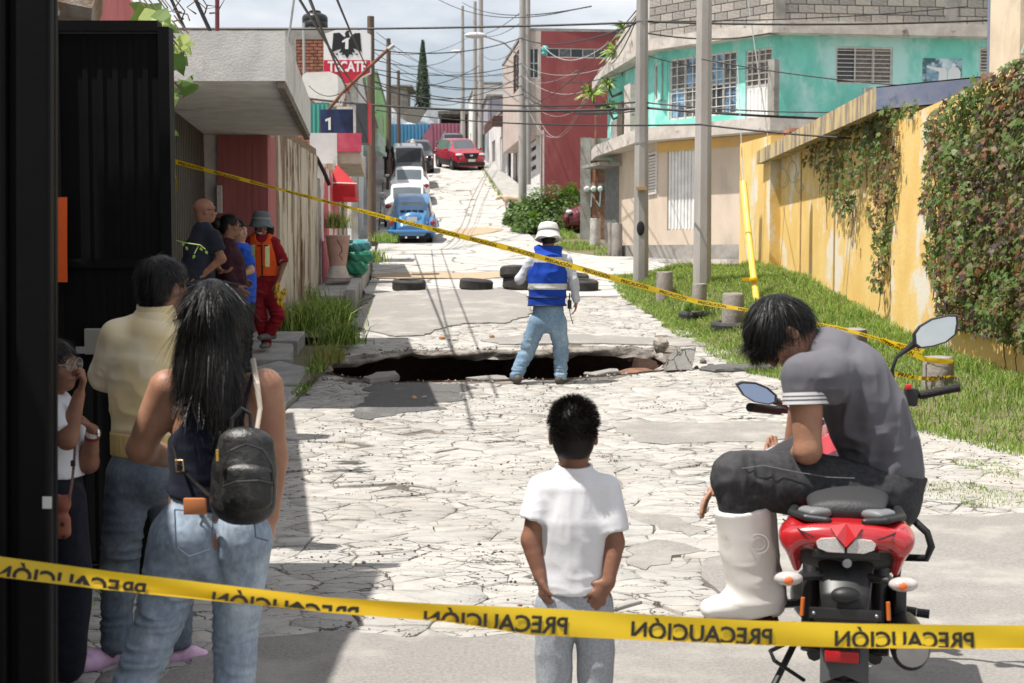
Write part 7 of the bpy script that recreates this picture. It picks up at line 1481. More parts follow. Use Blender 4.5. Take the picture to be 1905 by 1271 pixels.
    # seat and grab rails
    F = Fig(.03); F.loft([Q(0,4.40,.865),Q(0,4.6,.875),Q(0,4.85,.85),Q(0,5.1,.82)],[.115,.135,.15,.13],[.035,.045,.05,.045],sd); st = g('seat', F, .006, mat('seat_vinyl',(.035,.035,.037),.55,bump=.3,bscale=120))
    for s in (-1,1):
        F = Fig(.01); F.loft([Q(s*.055,4.33,.842),Q(s*.12,4.34,.848),Q(s*.165,4.42,.846),Q(s*.16,4.62,.838)],[.012,.016,.018,.014],[.012]*4,sd); g('grab_rail', F, .005, blk)
        F = Fig(.01); F.loft([Q(s*.075,4.36,.86),Q(s*.125,4.42,.856)],[.045,.03],[.016,.014],sd); g('seat_side', F, .005, mat('grey_seat_trim',(.16,.165,.17),.5))
    # tail tidy: mudguard, bracket, triangle, reflector
    F = Fig(.02); F.loft([Q(0,4.36,.70),Q(0,4.28,.62),Q(0,4.26,.56)],[.085,.075,.06],[.03,.025,.018],sd); g('mudguard', F, .005, blk)
    mb('number_light', M_trimb, lambda b: b.sphere(tuple(Q(0,4.235,.635)),(.045,.03,.025),0,14,10))
    mb('plate_bracket', met, lambda b: b.box((-.105,-.004,-.016),(.105,.004,.016),0,Matrix.Translation(Vector(Q(0,4.225,.580))) @ Matrix.Rotation(-ang,4,'Z'),.002))
    mb('plate_stay', blk, lambda b: b.add([Q(-.10,4.235,.566),Q(.10,4.235,.566),Q(.035,4.235,.478),Q(-.035,4.235,.478)]+[Q(-.10,4.26,.566),Q(.10,4.26,.566),Q(.035,4.26,.478),Q(-.035,4.26,.478)],[(3,2,1,0),(4,5,6,7),(0,1,5,4),(1,2,6,5),(2,3,7,6),(3,0,4,7)]))
    for s in (-1,1):
        mb('bracket_bolt', gry, lambda b: b.sphere(tuple(Q(s*.092,4.218,.580)),.006,0,8,6)); mb('side_reflector', mat('amber_reflector',(.60,.14,.02),.3), lambda b: b.tube([Q(s*.125,4.24,.62),Q(s*.128,4.24,.565)],[.006,.006],8))
        mb('signal_stalk', blk, lambda b: b.tube([Q(s*.06,4.33,.672),Q(s*.13,4.29,.672)],[.014,.012],10)); sg = mb('turn_signal', mat('clear_signal_lens',(.50,.46,.44),.1,(.42,.36,.34),40.,spec=.8), lambda b: b.sphere(tuple(Q(s*.170,4.275,.668)),(.045,.03,.022),0,16,12)); mb('bulb', mat('amber_bulb',(.72,.16,.05),.3), lambda b: b.sphere(tuple(Q(s*.168,4.244,.668)),(.014,.006,.013),0,10,8), sg)
    mb('tyre_hugger', mat('grey_hugger',(.07,.072,.076),.4), lambda b: [b.add([Q(x*.075,4.74-.335*math.cos(a),.305+.335*math.sin(a)-abs(x)*.03) for a in [.1+.2*k for k in range(7)] for x in (-1,-.5,0,.5,1)],[(k*5+j,k*5+j+1,(k+1)*5+j+1,(k+1)*5+j) for k in range(6) for j in range(4)])]); 
    mb('red_reflector', mat('red_reflector',(.42,.01,.015),.25), lambda b: b.box((-.052,-.006,-.018),(.052,.006,.018),0,Matrix.Translation(Vector(Q(-.008,4.38,.405))) @ Matrix.Rotation(-ang,4,'Z'),.003)); mb('reflector_base', M_trimb, lambda b: b.box((-.056,-.002,-.022),(.056,.014,.024),0,Matrix.Translation(Vector(Q(-.008,4.388,.405))) @ Matrix.Rotation(-ang,4,'Z'),.003))
    # swingarm, shocks, engine, frame
    for s in (-1,1):
        mb('swingarm', met, lambda b: b.tube([Q(s*.10,4.74,.305),Q(s*.10,5.15,.36)],[.025,.028],8)); mb('shock', blk, lambda b: b.tube([Q(s*.115,4.70,.33),Q(s*.115,4.86,.66)],[.03,.03],10)); mb('passenger_peg', met, lambda b: b.tube([Q(s*.12,4.92,.44),Q(s*.24,4.90,.43)],[.014,.016],8)); mb('rider_peg', blk, lambda b: b.tube([Q(s*.14,5.22,.36),Q(s*.30,5.20,.35)],[.014,.017],8)); mb('peg_plate', met, lambda b: b.tube([Q(s*.12,4.92,.44),Q(s*.13,5.05,.60)],[.02,.02],6)); mb('fork_leg', gry, lambda b: b.tube([Q(s*.10,6.02,.30),Q(s*.10,5.62,1.02)],[.028,.024],10)); mb('side_cover', blk, lambda b: b.sphere(tuple(Q(s*.12,4.98,.66)),(.05,.17,.12),0,14,10))
    F = Fig(.04); F.loft([Q(0,5.05,.42),Q(0,5.35,.44)],[.13,.15],[.13,.15],sd); F.ell(Q(.12,5.2,.40),(.08,.10,.10)); F.ell(Q(-.12,5.2,.40),(.08,.10,.10)); F.loft([Q(0,5.35,.5),Q(0,5.5,.68)],[.08,.08]); g('engine', F, .012, met)
    F = Fig(.04); F.loft([Q(0,5.02,.86),Q(0,5.2,.92),Q(0,5.48,.93)],[.11,.135,.14],[.07,.10,.095],sd); F.loft([Q(-.12,5.4,.82),Q(-.14,5.58,.80)],[.035,.03],[.10,.09],sd); F.loft([Q(.17,5.15,.86),Q(.20,5.5,.80)],[.035,.03],[.11,.09],sd); g('fuel_tank', F, .008, red)
    mb('headlight', M_trimb, lambda b: b.sphere(tuple(Q(0,5.82,.92)),(.11,.09,.12),0,16,12)); mb('instrument', blk, lambda b: b.box((-.08,-.02,-.05),(.08,.02,.05),0,Matrix.Translation(Vector(Q(0,5.66,1.08))) @ Matrix.Rotation(.6,4,'X'),.01)); mb('front_mudguard', red, lambda b: b.sphere(tuple(Q(0,6.0,.56)),(.07,.20,.06),0,14,8))
    # exhaust, crash bars, side stand
    F = Fig(.02); F.loft([Q(.20,4.42,.44),Q(.19,4.75,.40),Q(.16,5.0,.34)],[.062,.058,.04],[.075,.068,.04],sd); ex = g('exhaust', F, .007, mat('matte_black_exhaust',(.018,.018,.019),.38)); mb('exhaust_cap', gry, lambda b: b.lathe([(.02,0),(.045,.0),(.05,.015),(.03,.02)],20,0,Matrix.Translation(Vector(Q(.20,4.36,.445))) @ Matrix.Rotation(math.pi/2,4,'X')), ex)
    for s in (-1,1): mb('crash_bar', M_trimb, lambda b: b.tube([Q(s*.13,5.30,.74),Q(s*.20,5.2,.73),Q(s*.285,5.15,.66),Q(s*.300,5.15,.61),Q(s*.285,5.16,.565),Q(s*.20,5.2,.555),Q(s*.14,5.3,.55)] if s > 0 else [Q(s*.12,5.5,.74),Q(s*.16,5.45,.73),Q(s*.18,5.45,.6),Q(s*.14,5.5,.5)],.014,10))
    mb('hose', M_trimb, lambda b: b.tube([Q(.15,4.9,.72),Q(.175,4.85,.60),Q(.16,4.85,.47),Q(.13,4.9,.42)],.013,8)); mb('brake_lever_plate', met, lambda b: b.box((-.02,-.05,-.08),(.02,.05,.08),0,Matrix.Translation(Vector(Q(.17,4.75,.47))),.01)); mb('side_stand', blk, lambda b: b.tube([Q(-.16,5.0,.30),Q(-.30,4.8,.03)],.012,8)); mb('gear_lever', M_trimb, lambda b: b.tube([Q(-.17,4.7,.36),Q(-.235,4.5,.375),Q(-.22,4.48,.35),Q(-.13,4.62,.25)],.007,6)); mb('foot_rest_rubber', mat('maroon_rubber',(.08,.012,.018),.7), lambda b: b.box((-.07,-.03,-.012),(.05,.03,.012),0,Matrix.Translation(Vector(Q(-.20,4.62,.425))),.006))
    # handlebar, grips, mirrors
    mb('handlebar', M_trimb, lambda b: b.tube([PP(1410,760,5.25),PP(1470,765,5.42),PP(1560,775,5.55),PP(1640,750,5.52),PP(1700,738,5.45),PP(1775,722,5.36)],.012,10)); mb('grip', mat('grip_rubber',(.014,.014,.014),.7,bump=.6,bscale=150), lambda b: b.tube([PP(1712,735,5.43),PP(1720,734,5.42),PP(1772,723,5.36),PP(1786,720,5.35)],[.017,.0165,.0165,.019],14)); mb('grip', mat('grip_rubber',()), lambda b: b.tube([PP(1395,758,5.2),PP(1450,764,5.38)],.017,12))
    sw = mb('switch_box', blk, lambda b: b.box((-.024,-.025,-.036),(.024,.025,.034),0,Matrix.Translation(Vector(PP(1694,738,5.43))) @ Matrix.Rotation(.1,4,'Y'),.008)); mb('red_switch', mat('red_switch',(.55,.03,.03),.4), lambda b: b.box((-.012,-.005,-.010),(.012,.005,.010),0,Matrix.Translation(Vector(PP(1690,720,5.40))),.003), sw)
    gm = mat('mirror_glass',(.86,.88,.90),.02,metal=1.)
    def mirror(pts, Y, tilt, stem, nm):
        n = len(pts); c = np.mean([PP(x,y,Y) for x,y in pts],0); F0 = []; 
        for x,y in pts:
            p = PP(x,y,Y); d = p-c; F0.append(p+np.array((0,d[0]*tilt[0]+d[2]*tilt[1],0)))
        sc = lambda q,k,dy: [c+(p-c)*k+np.array((0,dy,0)) for p in q]; o = mb('mirror', blk, lambda b: b.add(sc(F0,1.,0)+sc(F0,1.06,.012)+sc(F0,.75,.045)+[c+np.array((0,.055,0))],[(n+i,i,(i+1)%n,n+(i+1)%n) for i in range(n)]+[(2*n+i,n+i,n+(i+1)%n,2*n+(i+1)%n) for i in range(n)]+[(3*n,2*n+i,2*n+(i+1)%n) for i in range(n)])); gl = mb('mirror_glass', gm, lambda b: b.add(sc(F0,.93,.004),[tuple(range(n))]), o, False); mb('mirror_rim', blk, lambda b: b.add(sc(F0,1.,0)+sc(F0,.92,.0),[(i,(i+1)%n,n+(i+1)%n,n+i) for i in range(n)]), o, False)
        mb('mirror_stem', M_trimb, lambda b: b.tube([PP(*q) for q in stem],[.016,.012,.007,.007,.008][:len(stem)],8), o)
    mirror([(1703,641),(1702,622),(1712,608),(1735,594),(1765,587),(1781,587),(1782,600),(1778,622),(1760,637),(1735,645),(1712,648)],5.42,(-.10,.06),[(1706,636,5.45),(1690,648,5.46),(1668,665,5.46),(1660,688,5.46),(1662,720,5.47)],'right')
    mirror([(1370,715),(1382,711),(1408,713),(1430,722),(1446,736),(1444,748),(1430,752),(1402,747),(1382,735)],5.2,(.2,.5),[(1440,745,5.24),(1455,752,5.3),(1466,762,5.4)],'left')
    mb('tail_cable', M_trimb, lambda b: b.tube([Q(.06,4.24,.55),Q(.085,4.235,.53),Q(.075,4.235,.50)],.004,6))
moto()
# ------------------------------------------------------------------ boy in the white T-shirt, seen from behind
def boy():
    Y = 4.72; B = Body('small boy in white T-shirt and grey sweatpants standing with hands behind him', (P(1068,1400,Y).x,Y,0), .0052, SKD); J = lambda x,y,d=0: B.J(x,y,Y+d)
    f, u = (0.05,1,.06), (.0,-.06,1); hc = J(1067,806,.02); W,_ = head(B.f, hc, f, u, .97); F = B.f
    F.loft([J(1068,890,.0),J(1067,840,.01)],[.048,.043],[.044,.042])
    F.loft([J(1068,1120),J(1068,1060),J(1068,970),J(1068,905)],[.10,.088,.108,.09],[.075,.068,.075,.055])
    A = {}
    for s,sh,el,wr in ((-1,J(1010,912),J(988,1005,-.02),J(1004,1072,-.05)),(1,J(1126,912),J(1143,1010,-.03),J(1131,1085,-.07))):
        F.loft([sh,(sh+el)/2,el],[.042,.038,.031]); F.loft([el,el+(wr-el)*.35,wr],[.031,.032,.021],k=.02); A[s] = (sh,el,wr)
    hand(F, A[-1][2], (.18,.02,-1), (.9,.3,.1), (.2,-1,0), .74, .9, .3); hand(F, A[1][2], (-.62,-.12,-.75), (-.25,.95,.1), (-.5,-.1,.85), .76, .45, .5, .25)
    for x in (1034,1106): F.loft([J(x,1120),J(x+(x-1068)*.1,1290),J(x+(x-1068)*.1,1385)],[.062,.045,.032])
    for x in (1034,1106): F.loft([J(x,1392,-.02),J(x,1395,.12)],[.033,.03],[.03,.024])
    B.done()
    S = Fig(.02); S.loft([J(1068,1100),J(1068,1050),J(1068,970),J(1068,912),J(1068,890)],[.120,.115,.124,.116,.080],[.088,.084,.088,.075,.062]); T = cloth('white_cotton',(.72,.72,.74),(.66,.66,.69),8.,.25)
    for s in (-1,1):
        sh,el,_ = A[s]; en = sh+(el-sh)*(.60 if s < 0 else .80); S.loft([sh+np.array((-s*.03,0,.006)),sh,en,en+(en-sh)*.3],[.05,.052,.055,.057],k=.025,end=(en,en-sh))
    S.cut(J(1068,1103),(.02,-.12,-1)); S.sub(J(1068,858,.0),(.056,.056,.03),None,.008)
    B.part('t_shirt', S, T, [(J(1068,1085),.12,(14,14,26),.009),(J(1040,960,-.08),.1,(30,20,9),.008),(None,0,(16,16,7),.005),(J(990,940),.06,(30,30,30),.006),(J(1145,960),.06,(30,30,24),.006),(J(1090,1040,-.08),.09,(26,12,12),.006)], 3)
    B.mb('collar', T, lambda b: b.lathe([(.056,-.012),(.063,-.012),(.058,.006),(.051,.006)],28,0,Matrix.Translation(Vector(J(1068,868,.0))) @ Matrix.Rotation(.12,4,'X') @ Matrix.Diagonal((1.06,.98,1,1)),True))
    L = Fig(.018); L.loft([J(1068,1090),J(1068,1130)],[.108,.118],[.078,.085])
    for x in (1034,1104):
        dx = (x-1068)*.12; L.loft([J(x,1125),J(x+dx,1210),J(x+dx,1300),J(x+dx,1385)],[.066,.064,.057,.05],[.07,.066,.058,.05],k=.02)
    L.cut(J(1068,1092),(0,0,1)); L.cut(J(1068,1388),(0,0,-1))
    B.part('sweatpants', L, cloth('grey_jersey',(.36,.38,.41),(.27,.29,.32),120.,.5), [(J(1040,1180,-.05),.16,(22,22,14),.009),(J(1105,1240,-.05),.14,(24,20,12),.009),(J(1068,1105),.1,(60,60,6),.004)], 5)
    for x in (1030,1110): G_ = Fig(.01); G_.loft([J(x,1396,-.045),J(x,1398,.04),J(x,1400,.14)],[.034,.038,.036],[.035,.03,.024]); B.part('shoe', G_, mat('dark_shoe',(.03,.03,.033),.6))
    h = short_hair(B, hc, f, u, .97, M_hair2, 7000, .016, 4, grow=1.085, spiky=.66, nape=-.62, len_top=1.35)
boy()
# ------------------------------------------------------------------ woman with long black hair and backpack
def woman():
    Y = 4.34; B = Body('woman with long black hair, navy tank top and pale jeans wearing a small backpack', (P(360,1480,Y).x,Y,0), .0056, SK); J = lambda x,y,d=0: B.J(x,y,Y+d); F = B.f
    hc = J(396,592,.02); f,u = (.12,1,-.02),(0,0,1); head(F,hc,f,u,.98)
    F.loft([J(400,715),J(397,640,.01)],[.058,.050],[.054,.05]); F.loft([J(392,985),J(398,890),J(404,800),J(402,730)],[.150,.122,.140,.135],[.112,.088,.096,.062])
    A = {}
    for s,sh,el,wr in ((-1,J(312,722),J(262,835,.03),J(335,858,.22)),(1,J(492,720),J(508,852,.0),J(503,960,.03))):
        F.loft([sh,(sh*.5+el*.5),el],[.058,.052,.042],k=.035); F.loft([el,el+(wr-el)*.35,wr],[.042,.041,.027],k=.02); A[s] = (sh,el,wr)
    hand(F,A[1][2],(-.06,.1,-1),(-1,0,0),(0,1,0),.9,.4); hand(F,A[-1][2],(.9,.3,.1),(0,0,1),(0,-1,.2),.9,.6)
    LG = ((J(338,1000),J(292,1170,.0),J(225,1330,-.05),J(205,1440,-.06)),(J(452,1000),J(437,1185,.02),J(436,1330,.0),J(436,1450,.0)))
    for a in LG: F.loft(list(a),[.088,.062,.05,.035])
    B.done()
    T = Fig(.02); T.loft([J(388,965),J(394,900),J(402,815),J(402,745),J(402,715)],[.152,.132,.147,.130,.10],[.115,.10,.105,.075,.06]); T.cut(J(392,938),(-.35,-.0,-1)); 
    for s,x in ((-1,303),(1,502)): T.sub(J(x,735,-.02),(.085,.13,.125),None,.02)
    T.sub(J(402,690,-.10),(.075,.08,.075),None,.02); T.sub(J(345,735,-.09),(.045,.06,.06),None,.015); T.sub(J(462,735,-.09),(.045,.06,.06),None,.015)
    B.part('tank_top', T, cloth('navy_knit',(.010,.012,.022),(.014,.017,.03),20.,.3), [(J(370,900,-.08),.12,(16,16,30),.008),(None,0,(20,20,20),.003)], 2)
    for s,x0,x1 in ((-1,352,372),(1,470,446)): B.mb('shoulder_strap', cloth('navy_knit',()), lambda b: b.tube([J(x1,800,-.105),J((x0+x1)/2,740,-.092),J(x0,695,-.03),J(x0-s*2,712,.06)],[.012,.011,.011,.011],6,0,True,.4))
    L = Fig(.022); L.loft([J(394,935),J(392,985),J(394,1020)],[.130,.152,.150],[.104,.122,.115]); 
    for a,rs_ in zip(LG,((.096,.072,.060,.047),(.092,.067,.056,.045))): L.loft([a[0]+np.array((0,-.015,0)),a[1],a[2],a[3]],rs_,k=.03)
    for x in (350,440): L.ell(J(x,1000,-.05),(.085,.085,.085),None,.04)
    L.cut(J(392,930),(.2,0,1)); L.sub(J(396,1035,-.15),(.012,.05,.09),None,.03)
    jm = denim('pale_blue_denim',(.30,.37,.46),(.50,.56,.62))
    B.part('jeans', L, jm, [(J(330,1080,-.06),.10,(14,14,34),.017),(J(300,1150,-.06),.10,(12,12,40),.022),(J(270,1230,-.06),.10,(12,12,36),.018),(J(437,1190,-.06),.10,(12,12,42),.020),(J(440,1100,-.06),.1,(14,14,22),.012),(J(436,1260),.1,(12,12,36),.016),(None,0,(22,22,22),.0035)], 9)
    pk = lambda x0,y0,x1,y1,x2,y2,x3,y3,dd: [J(x0,y0,dd),J(x1,y1,dd),J(x2,y2,dd-.004),J(x3,y3,dd-.004)]
    seam = mat('denim_stitch',(.12,.15,.20),.8)
    def pocket(pts): 
        B.mb('pocket_seam', seam, lambda b: b.tube(pts,.0024,5))
    dd = lambda x: -.148+.0000035*(x-350)**2
    pocket([J(x,y,-.158) for x,y in ((325,948),(328,1018),(352,1036),(392,1022),(398,955),(325,948))]); pocket([J(x,y,-.148) for x,y in ((472,960),(476,1000),(498,1006))])
    w_ = Fig(.004); w_.loft([J(362,944,-.163),J(362,985,-.160)],[.036,.036],[.009,.009],(1,0,0)); 
    o = B.mb('wallet', mat('tan_leather',(.52,.19,.07),.55,(.46,.16,.055),7.), lambda b: b.box(tuple(J(341,958,-.170)),tuple(J(385,926,-.154)),0,None,.003)); o.parent = None; o.location = B.b; tag(o,'tan leather wallet sticking out of the pale jeans pocket','wallet')
    # backpack
    bp = empty('backpack', Vector(J(455,955,-.19))+B.b, 'small black patterned backpack with rounded top on the woman', 'backpack'); b0 = np.array(bp.location-B.b); K = lambda x,y,d=0: J(x,y,d)-b0
    pm = mat('patterned_black_leather',(.012,.012,.012),.42,(.028,.027,.026),26.,1,lo=.52,hi=.56,bump=.3,bscale=80,spec=.5); pl = mat('plain_black_leather',(.012,.012,.012),.35,spec=.5)
    G1 = Fig(.02); G1.loft([K(452,935,-.20),K(455,870,-.20),K(458,825,-.195)],[.098,.096,.082],[.068,.066,.050]); G1.cut(K(452,952),(0,0,-1)); grown('main_bag', G1, .005, pm, bp)
    G2 = Fig(.012); G2.loft([K(458,930,-.262),K(461,880,-.258)],[.075,.072],[.036,.03]); G2.cut(K(452,946),(0,0,-1)); fp = grown('front_pocket', G2, .005, pm, bp)
    b = MB(); b.tube([K(412,905,-.262),K(414,870,-.268),K(430,838,-.272),K(458,826,-.272),K(488,836,-.272),K(506,866,-.268),K(510,905,-.262)],.0035,6); b.build('zip', mat('dark_zip',(.05,.05,.05),.3,metal=.5), bp)
    b = MB(); b.tube([K(415,905,-.300),K(440,896,-.305),K(480,894,-.305),K(508,900,-.296)],.003,6); b.build('pocket_zip', mat('dark_zip',()), fp)
    b = MB(); b.box(tuple(K(402,858,-.285)),tuple(K(407,836,-.277))); b.build('zip_pull', mat('gold_pull',(.75,.48,.08),.35,metal=.4), bp)
    b = MB(); b.tube([K(430,808,-.20),K(432,780,-.195),K(450,760,-.19),K(466,770,-.19),K(468,800,-.20)],.007,8); b.build('top_handle', pl, bp)
    b = MB(); b.tube([K(478,800,-.15),K(484,760,-.115),K(478,715,-.085),K(470,668,.0)],[.007,.007,.009,.009],6,0,True,.4); b.build('shoulder_strap', mat('beige_strap',(.42,.36,.30),.7), bp)
    b = MB(); b.tube([K(400,930,-.19),K(365,900,-.155),K(332,865,-.13),K(322,830,-.10)],.006,6); sp = b.build('lower_strap', pl, bp); b = MB(); b.tube([K(326,856,-.14),K(340,856,-.145),K(342,876,-.148),K(328,878,-.142),K(326,856,-.14)],.0025,6); b.build('buckle', mat('brass',(.6,.42,.2),.3,metal=.9), sp)
    # hair: long, over the back
    H = Fig(.03); H.ell(hc+np.array((0,-.012,.032)),(.078,.101,.087)); H.loft([hc+np.array((0,-.035,.03)),J(396,640,-.045),J(404,700,-.085),J(416,745,-.105),J(430,778,-.115)],[.072,.080,.074,.050,.018],[.066,.050,.038,.028,.012]); H.loft([J(352,620,-.01),J(345,690,-.05),J(352,725,-.08)],[.03,.034,.012]); H.cut(hc+np.array((0,.055,0)),(0,1,-.2))
    hm = B.part('hair', H, M_hair, [(None,0,(55,55,4),.007)], 4)
    comb('strands', hm, lambda p: np.column_stack([(p[:,0]-hc[0])*.3+.03,-.12+0*p[:,0],-1+0*p[:,0]]), 8500, .12, M_hair, .05, .0008, 3, 7, .02)
    comb('stray_strands', hm, lambda p: np.column_stack([(p[:,0]-hc[0])*.8,-.15+0*p[:,0],-1+0*p[:,0]]), 350, .15, M_hair, .14, .0006, 4, 8, .03, lambda V: V[:,2] < hc[2]-.02, .16)
    for i,s in enumerate((0,1)):
        a = LG[s]; G_ = Fig(.01); an = a[3]; G_.loft([an+np.array((0,-.05,-.045)),an+np.array((0,.04,-.05)),an+np.array((0,.16,-.055))],[.034,.04,.036],[.034,.03,.022]); B.part('shoe', G_, mat('white_sneaker',(.6,.6,.6),.6))
woman()
# ------------------------------------------------------------------ man in the cream and yellow jacket
def man():
    Y = 5.7; B = Body('dark-haired person in pale yellow jacket, jeans and lilac clogs facing the gate', (P(265,1240,Y).x,Y,0), .0064, SKD); J = lambda x,y,d=0: B.J(x,y,Y+d); F = B.f
    f,u = (.62,.78,-.05),(.04,.04,1); hc = J(304,532,.04); head(F,hc,f,u,1.0); sd = nv((.78,-.5,0))
    F.loft([J(288,610),J(298,560,.03)],[.062,.056]); F.loft([J(268,870),J(268,790),J(270,690),J(280,620)],[.132,.128,.142,.115],[.10,.095,.10,.07],sd)
    A = {-1:(J(218,625,-.02),J(193,700,.06),J(262,735,.26)),1:(J(338,625,.12),J(352,720,.22),J(300,740,.34))}
    for s,(sh,el,wr) in A.items(): F.loft([sh,el],[.055,.042]); F.loft([el,wr],[.042,.028])
    hand(F,A[-1][2],(.9,.4,.1),(0,0,1),(0,-1,.2),1.,.5); hand(F,A[1][2],(-.9,.2,.1),(0,0,1),(0,1,.2),1.,.5)
    LG = ((J(240,885,-.03),J(222,1050,.03),J(215,1195,-.02)),(J(308,885,.08),J(330,1055,.14),J(330,1195,.08)))
    for a in LG: F.loft(list(a),[.085,.058,.038])
    B.done()
    S = Fig(.025); S.loft([J(267,835),J(267,800),J(268,745),J(268,680),J(276,625),J(284,600)],[.138,.142,.156,.168,.146,.095],[.108,.11,.12,.122,.096,.07],sd)
    for s,(sh,el,wr) in A.items(): S.loft([sh,(sh+el)/2,el],[.068,.063,.056],k=.04); S.loft([el,el+(wr-el)*.8],[.054,.046],k=.03)
    S.cut(J(267,848),(0,0,-1)); S.sub(J(290,575,.02),(.058,.058,.05),None,.012)
    jk = mat('pale_yellow_jacket',(.76,.68,.52),.8,(.74,.60,.33),2.2,3,lo=.42,hi=.6,bump=.06,bscale=120,sheen=.1,spec=.2)
    B.part('jacket', S, jk, [(J(250,760,-.1),.18,(10,10,14),.016),(J(195,680),.10,(16,16,20),.014),(J(300,720,-.1),.14,(14,14,9),.014),(J(268,800,-.1),.08,(40,40,8),.006)], 6)
    R1 = Fig(.01); R1.loft([J(267,846),J(267,802)],[.144,.146],[.115,.117],sd); R1.cut(J(267,847),(0,0,-1)); R1.cut(J(267,803),(0,0,1)); B.part('waistband', R1, cloth('yellow_rib',(.66,.50,.22),(.60,.44,.18),20.,.4), [(None,0,(70,70,2),.003)], 2)
    B.mb('collar', jk, lambda b: b.lathe([(.072,-.03),(.082,-.028),(.074,.030),(.066,.028)],30,0,Matrix.Translation(Vector(J(290,580,.02))) @ Matrix.Rotation(.12,4,'X'),True))
    L = Fig(.025); L.loft([J(268,838),J(270,885)],[.136,.148],[.11,.12],sd)
    for a in LG: L.loft([a[0],a[1],a[2]+np.array((0,0,-.005))],[.090,.070,.056],k=.03)
    L.cut(J(267,842),(0,0,1)); L.cut(J(270,1212),(0,0,-1))
    B.part('jeans', L, denim('dusty_blue_denim',(.13,.16,.20),(.24,.25,.25)), [(J(222,1050),.16,(10,10,24),.028),(J(330,1060),.16,(10,10,24),.026),(J(215,1170),.10,(10,10,36),.028),(J(330,1170),.10,(10,10,36),.028),(J(250,930),.15,(10,10,16),.018)], 8)
    cm = mat('lilac_clog',(.62,.40,.60),.5,(.60,.36,.48),4.)
    for k,(a,d) in enumerate(((J(188,1225,-.03),nv((-.45,-.75,0))),(J(330,1225,.07),nv((.95,.1,0))))):
        n_ = np.array((-d[1],d[0],0)); G_ = Fig(.02); o = np.array(a); G_.loft([o-d*.065,o,o+d*.06,o+d*.095],[.044,.046,.054,.044],[.042,.044,.050,.036],n_); G_.cut(o+np.array((0,0,-.030)),(0,0,-1)); G_.sub(o-d*.045+np.array((0,0,.066)),(.05,.05,.042),None,.01)
        cg = B.part('clog', G_, cm, [(o+np.array((0,0,-.03)),.15,(34,34,3),.005)], 1)
        for i in range(5): B.mb('vent_hole', mat('clog_hole',(.06,.03,.07),.8), lambda b: b.sphere(tuple(o+d*(.08+.02*(i%3))+n_*(-.02+.02*(i//2))+np.array((0,0,.028-.006*(i%3)))),.006,0,8,6), True, cg)
    [B.mb('ankle', SKD, lambda b: b.tube([a_,c_],.034,10), True) for a_,c_ in ((LG[0][2],J(196,1222,-.02)),(LG[1][2],J(325,1222,.07)))]
    short_hair(B,hc,f,u,1.03,M_hair,4200,.045,6,grow=1.10,nape=-.75,len_top=1.1)
man()
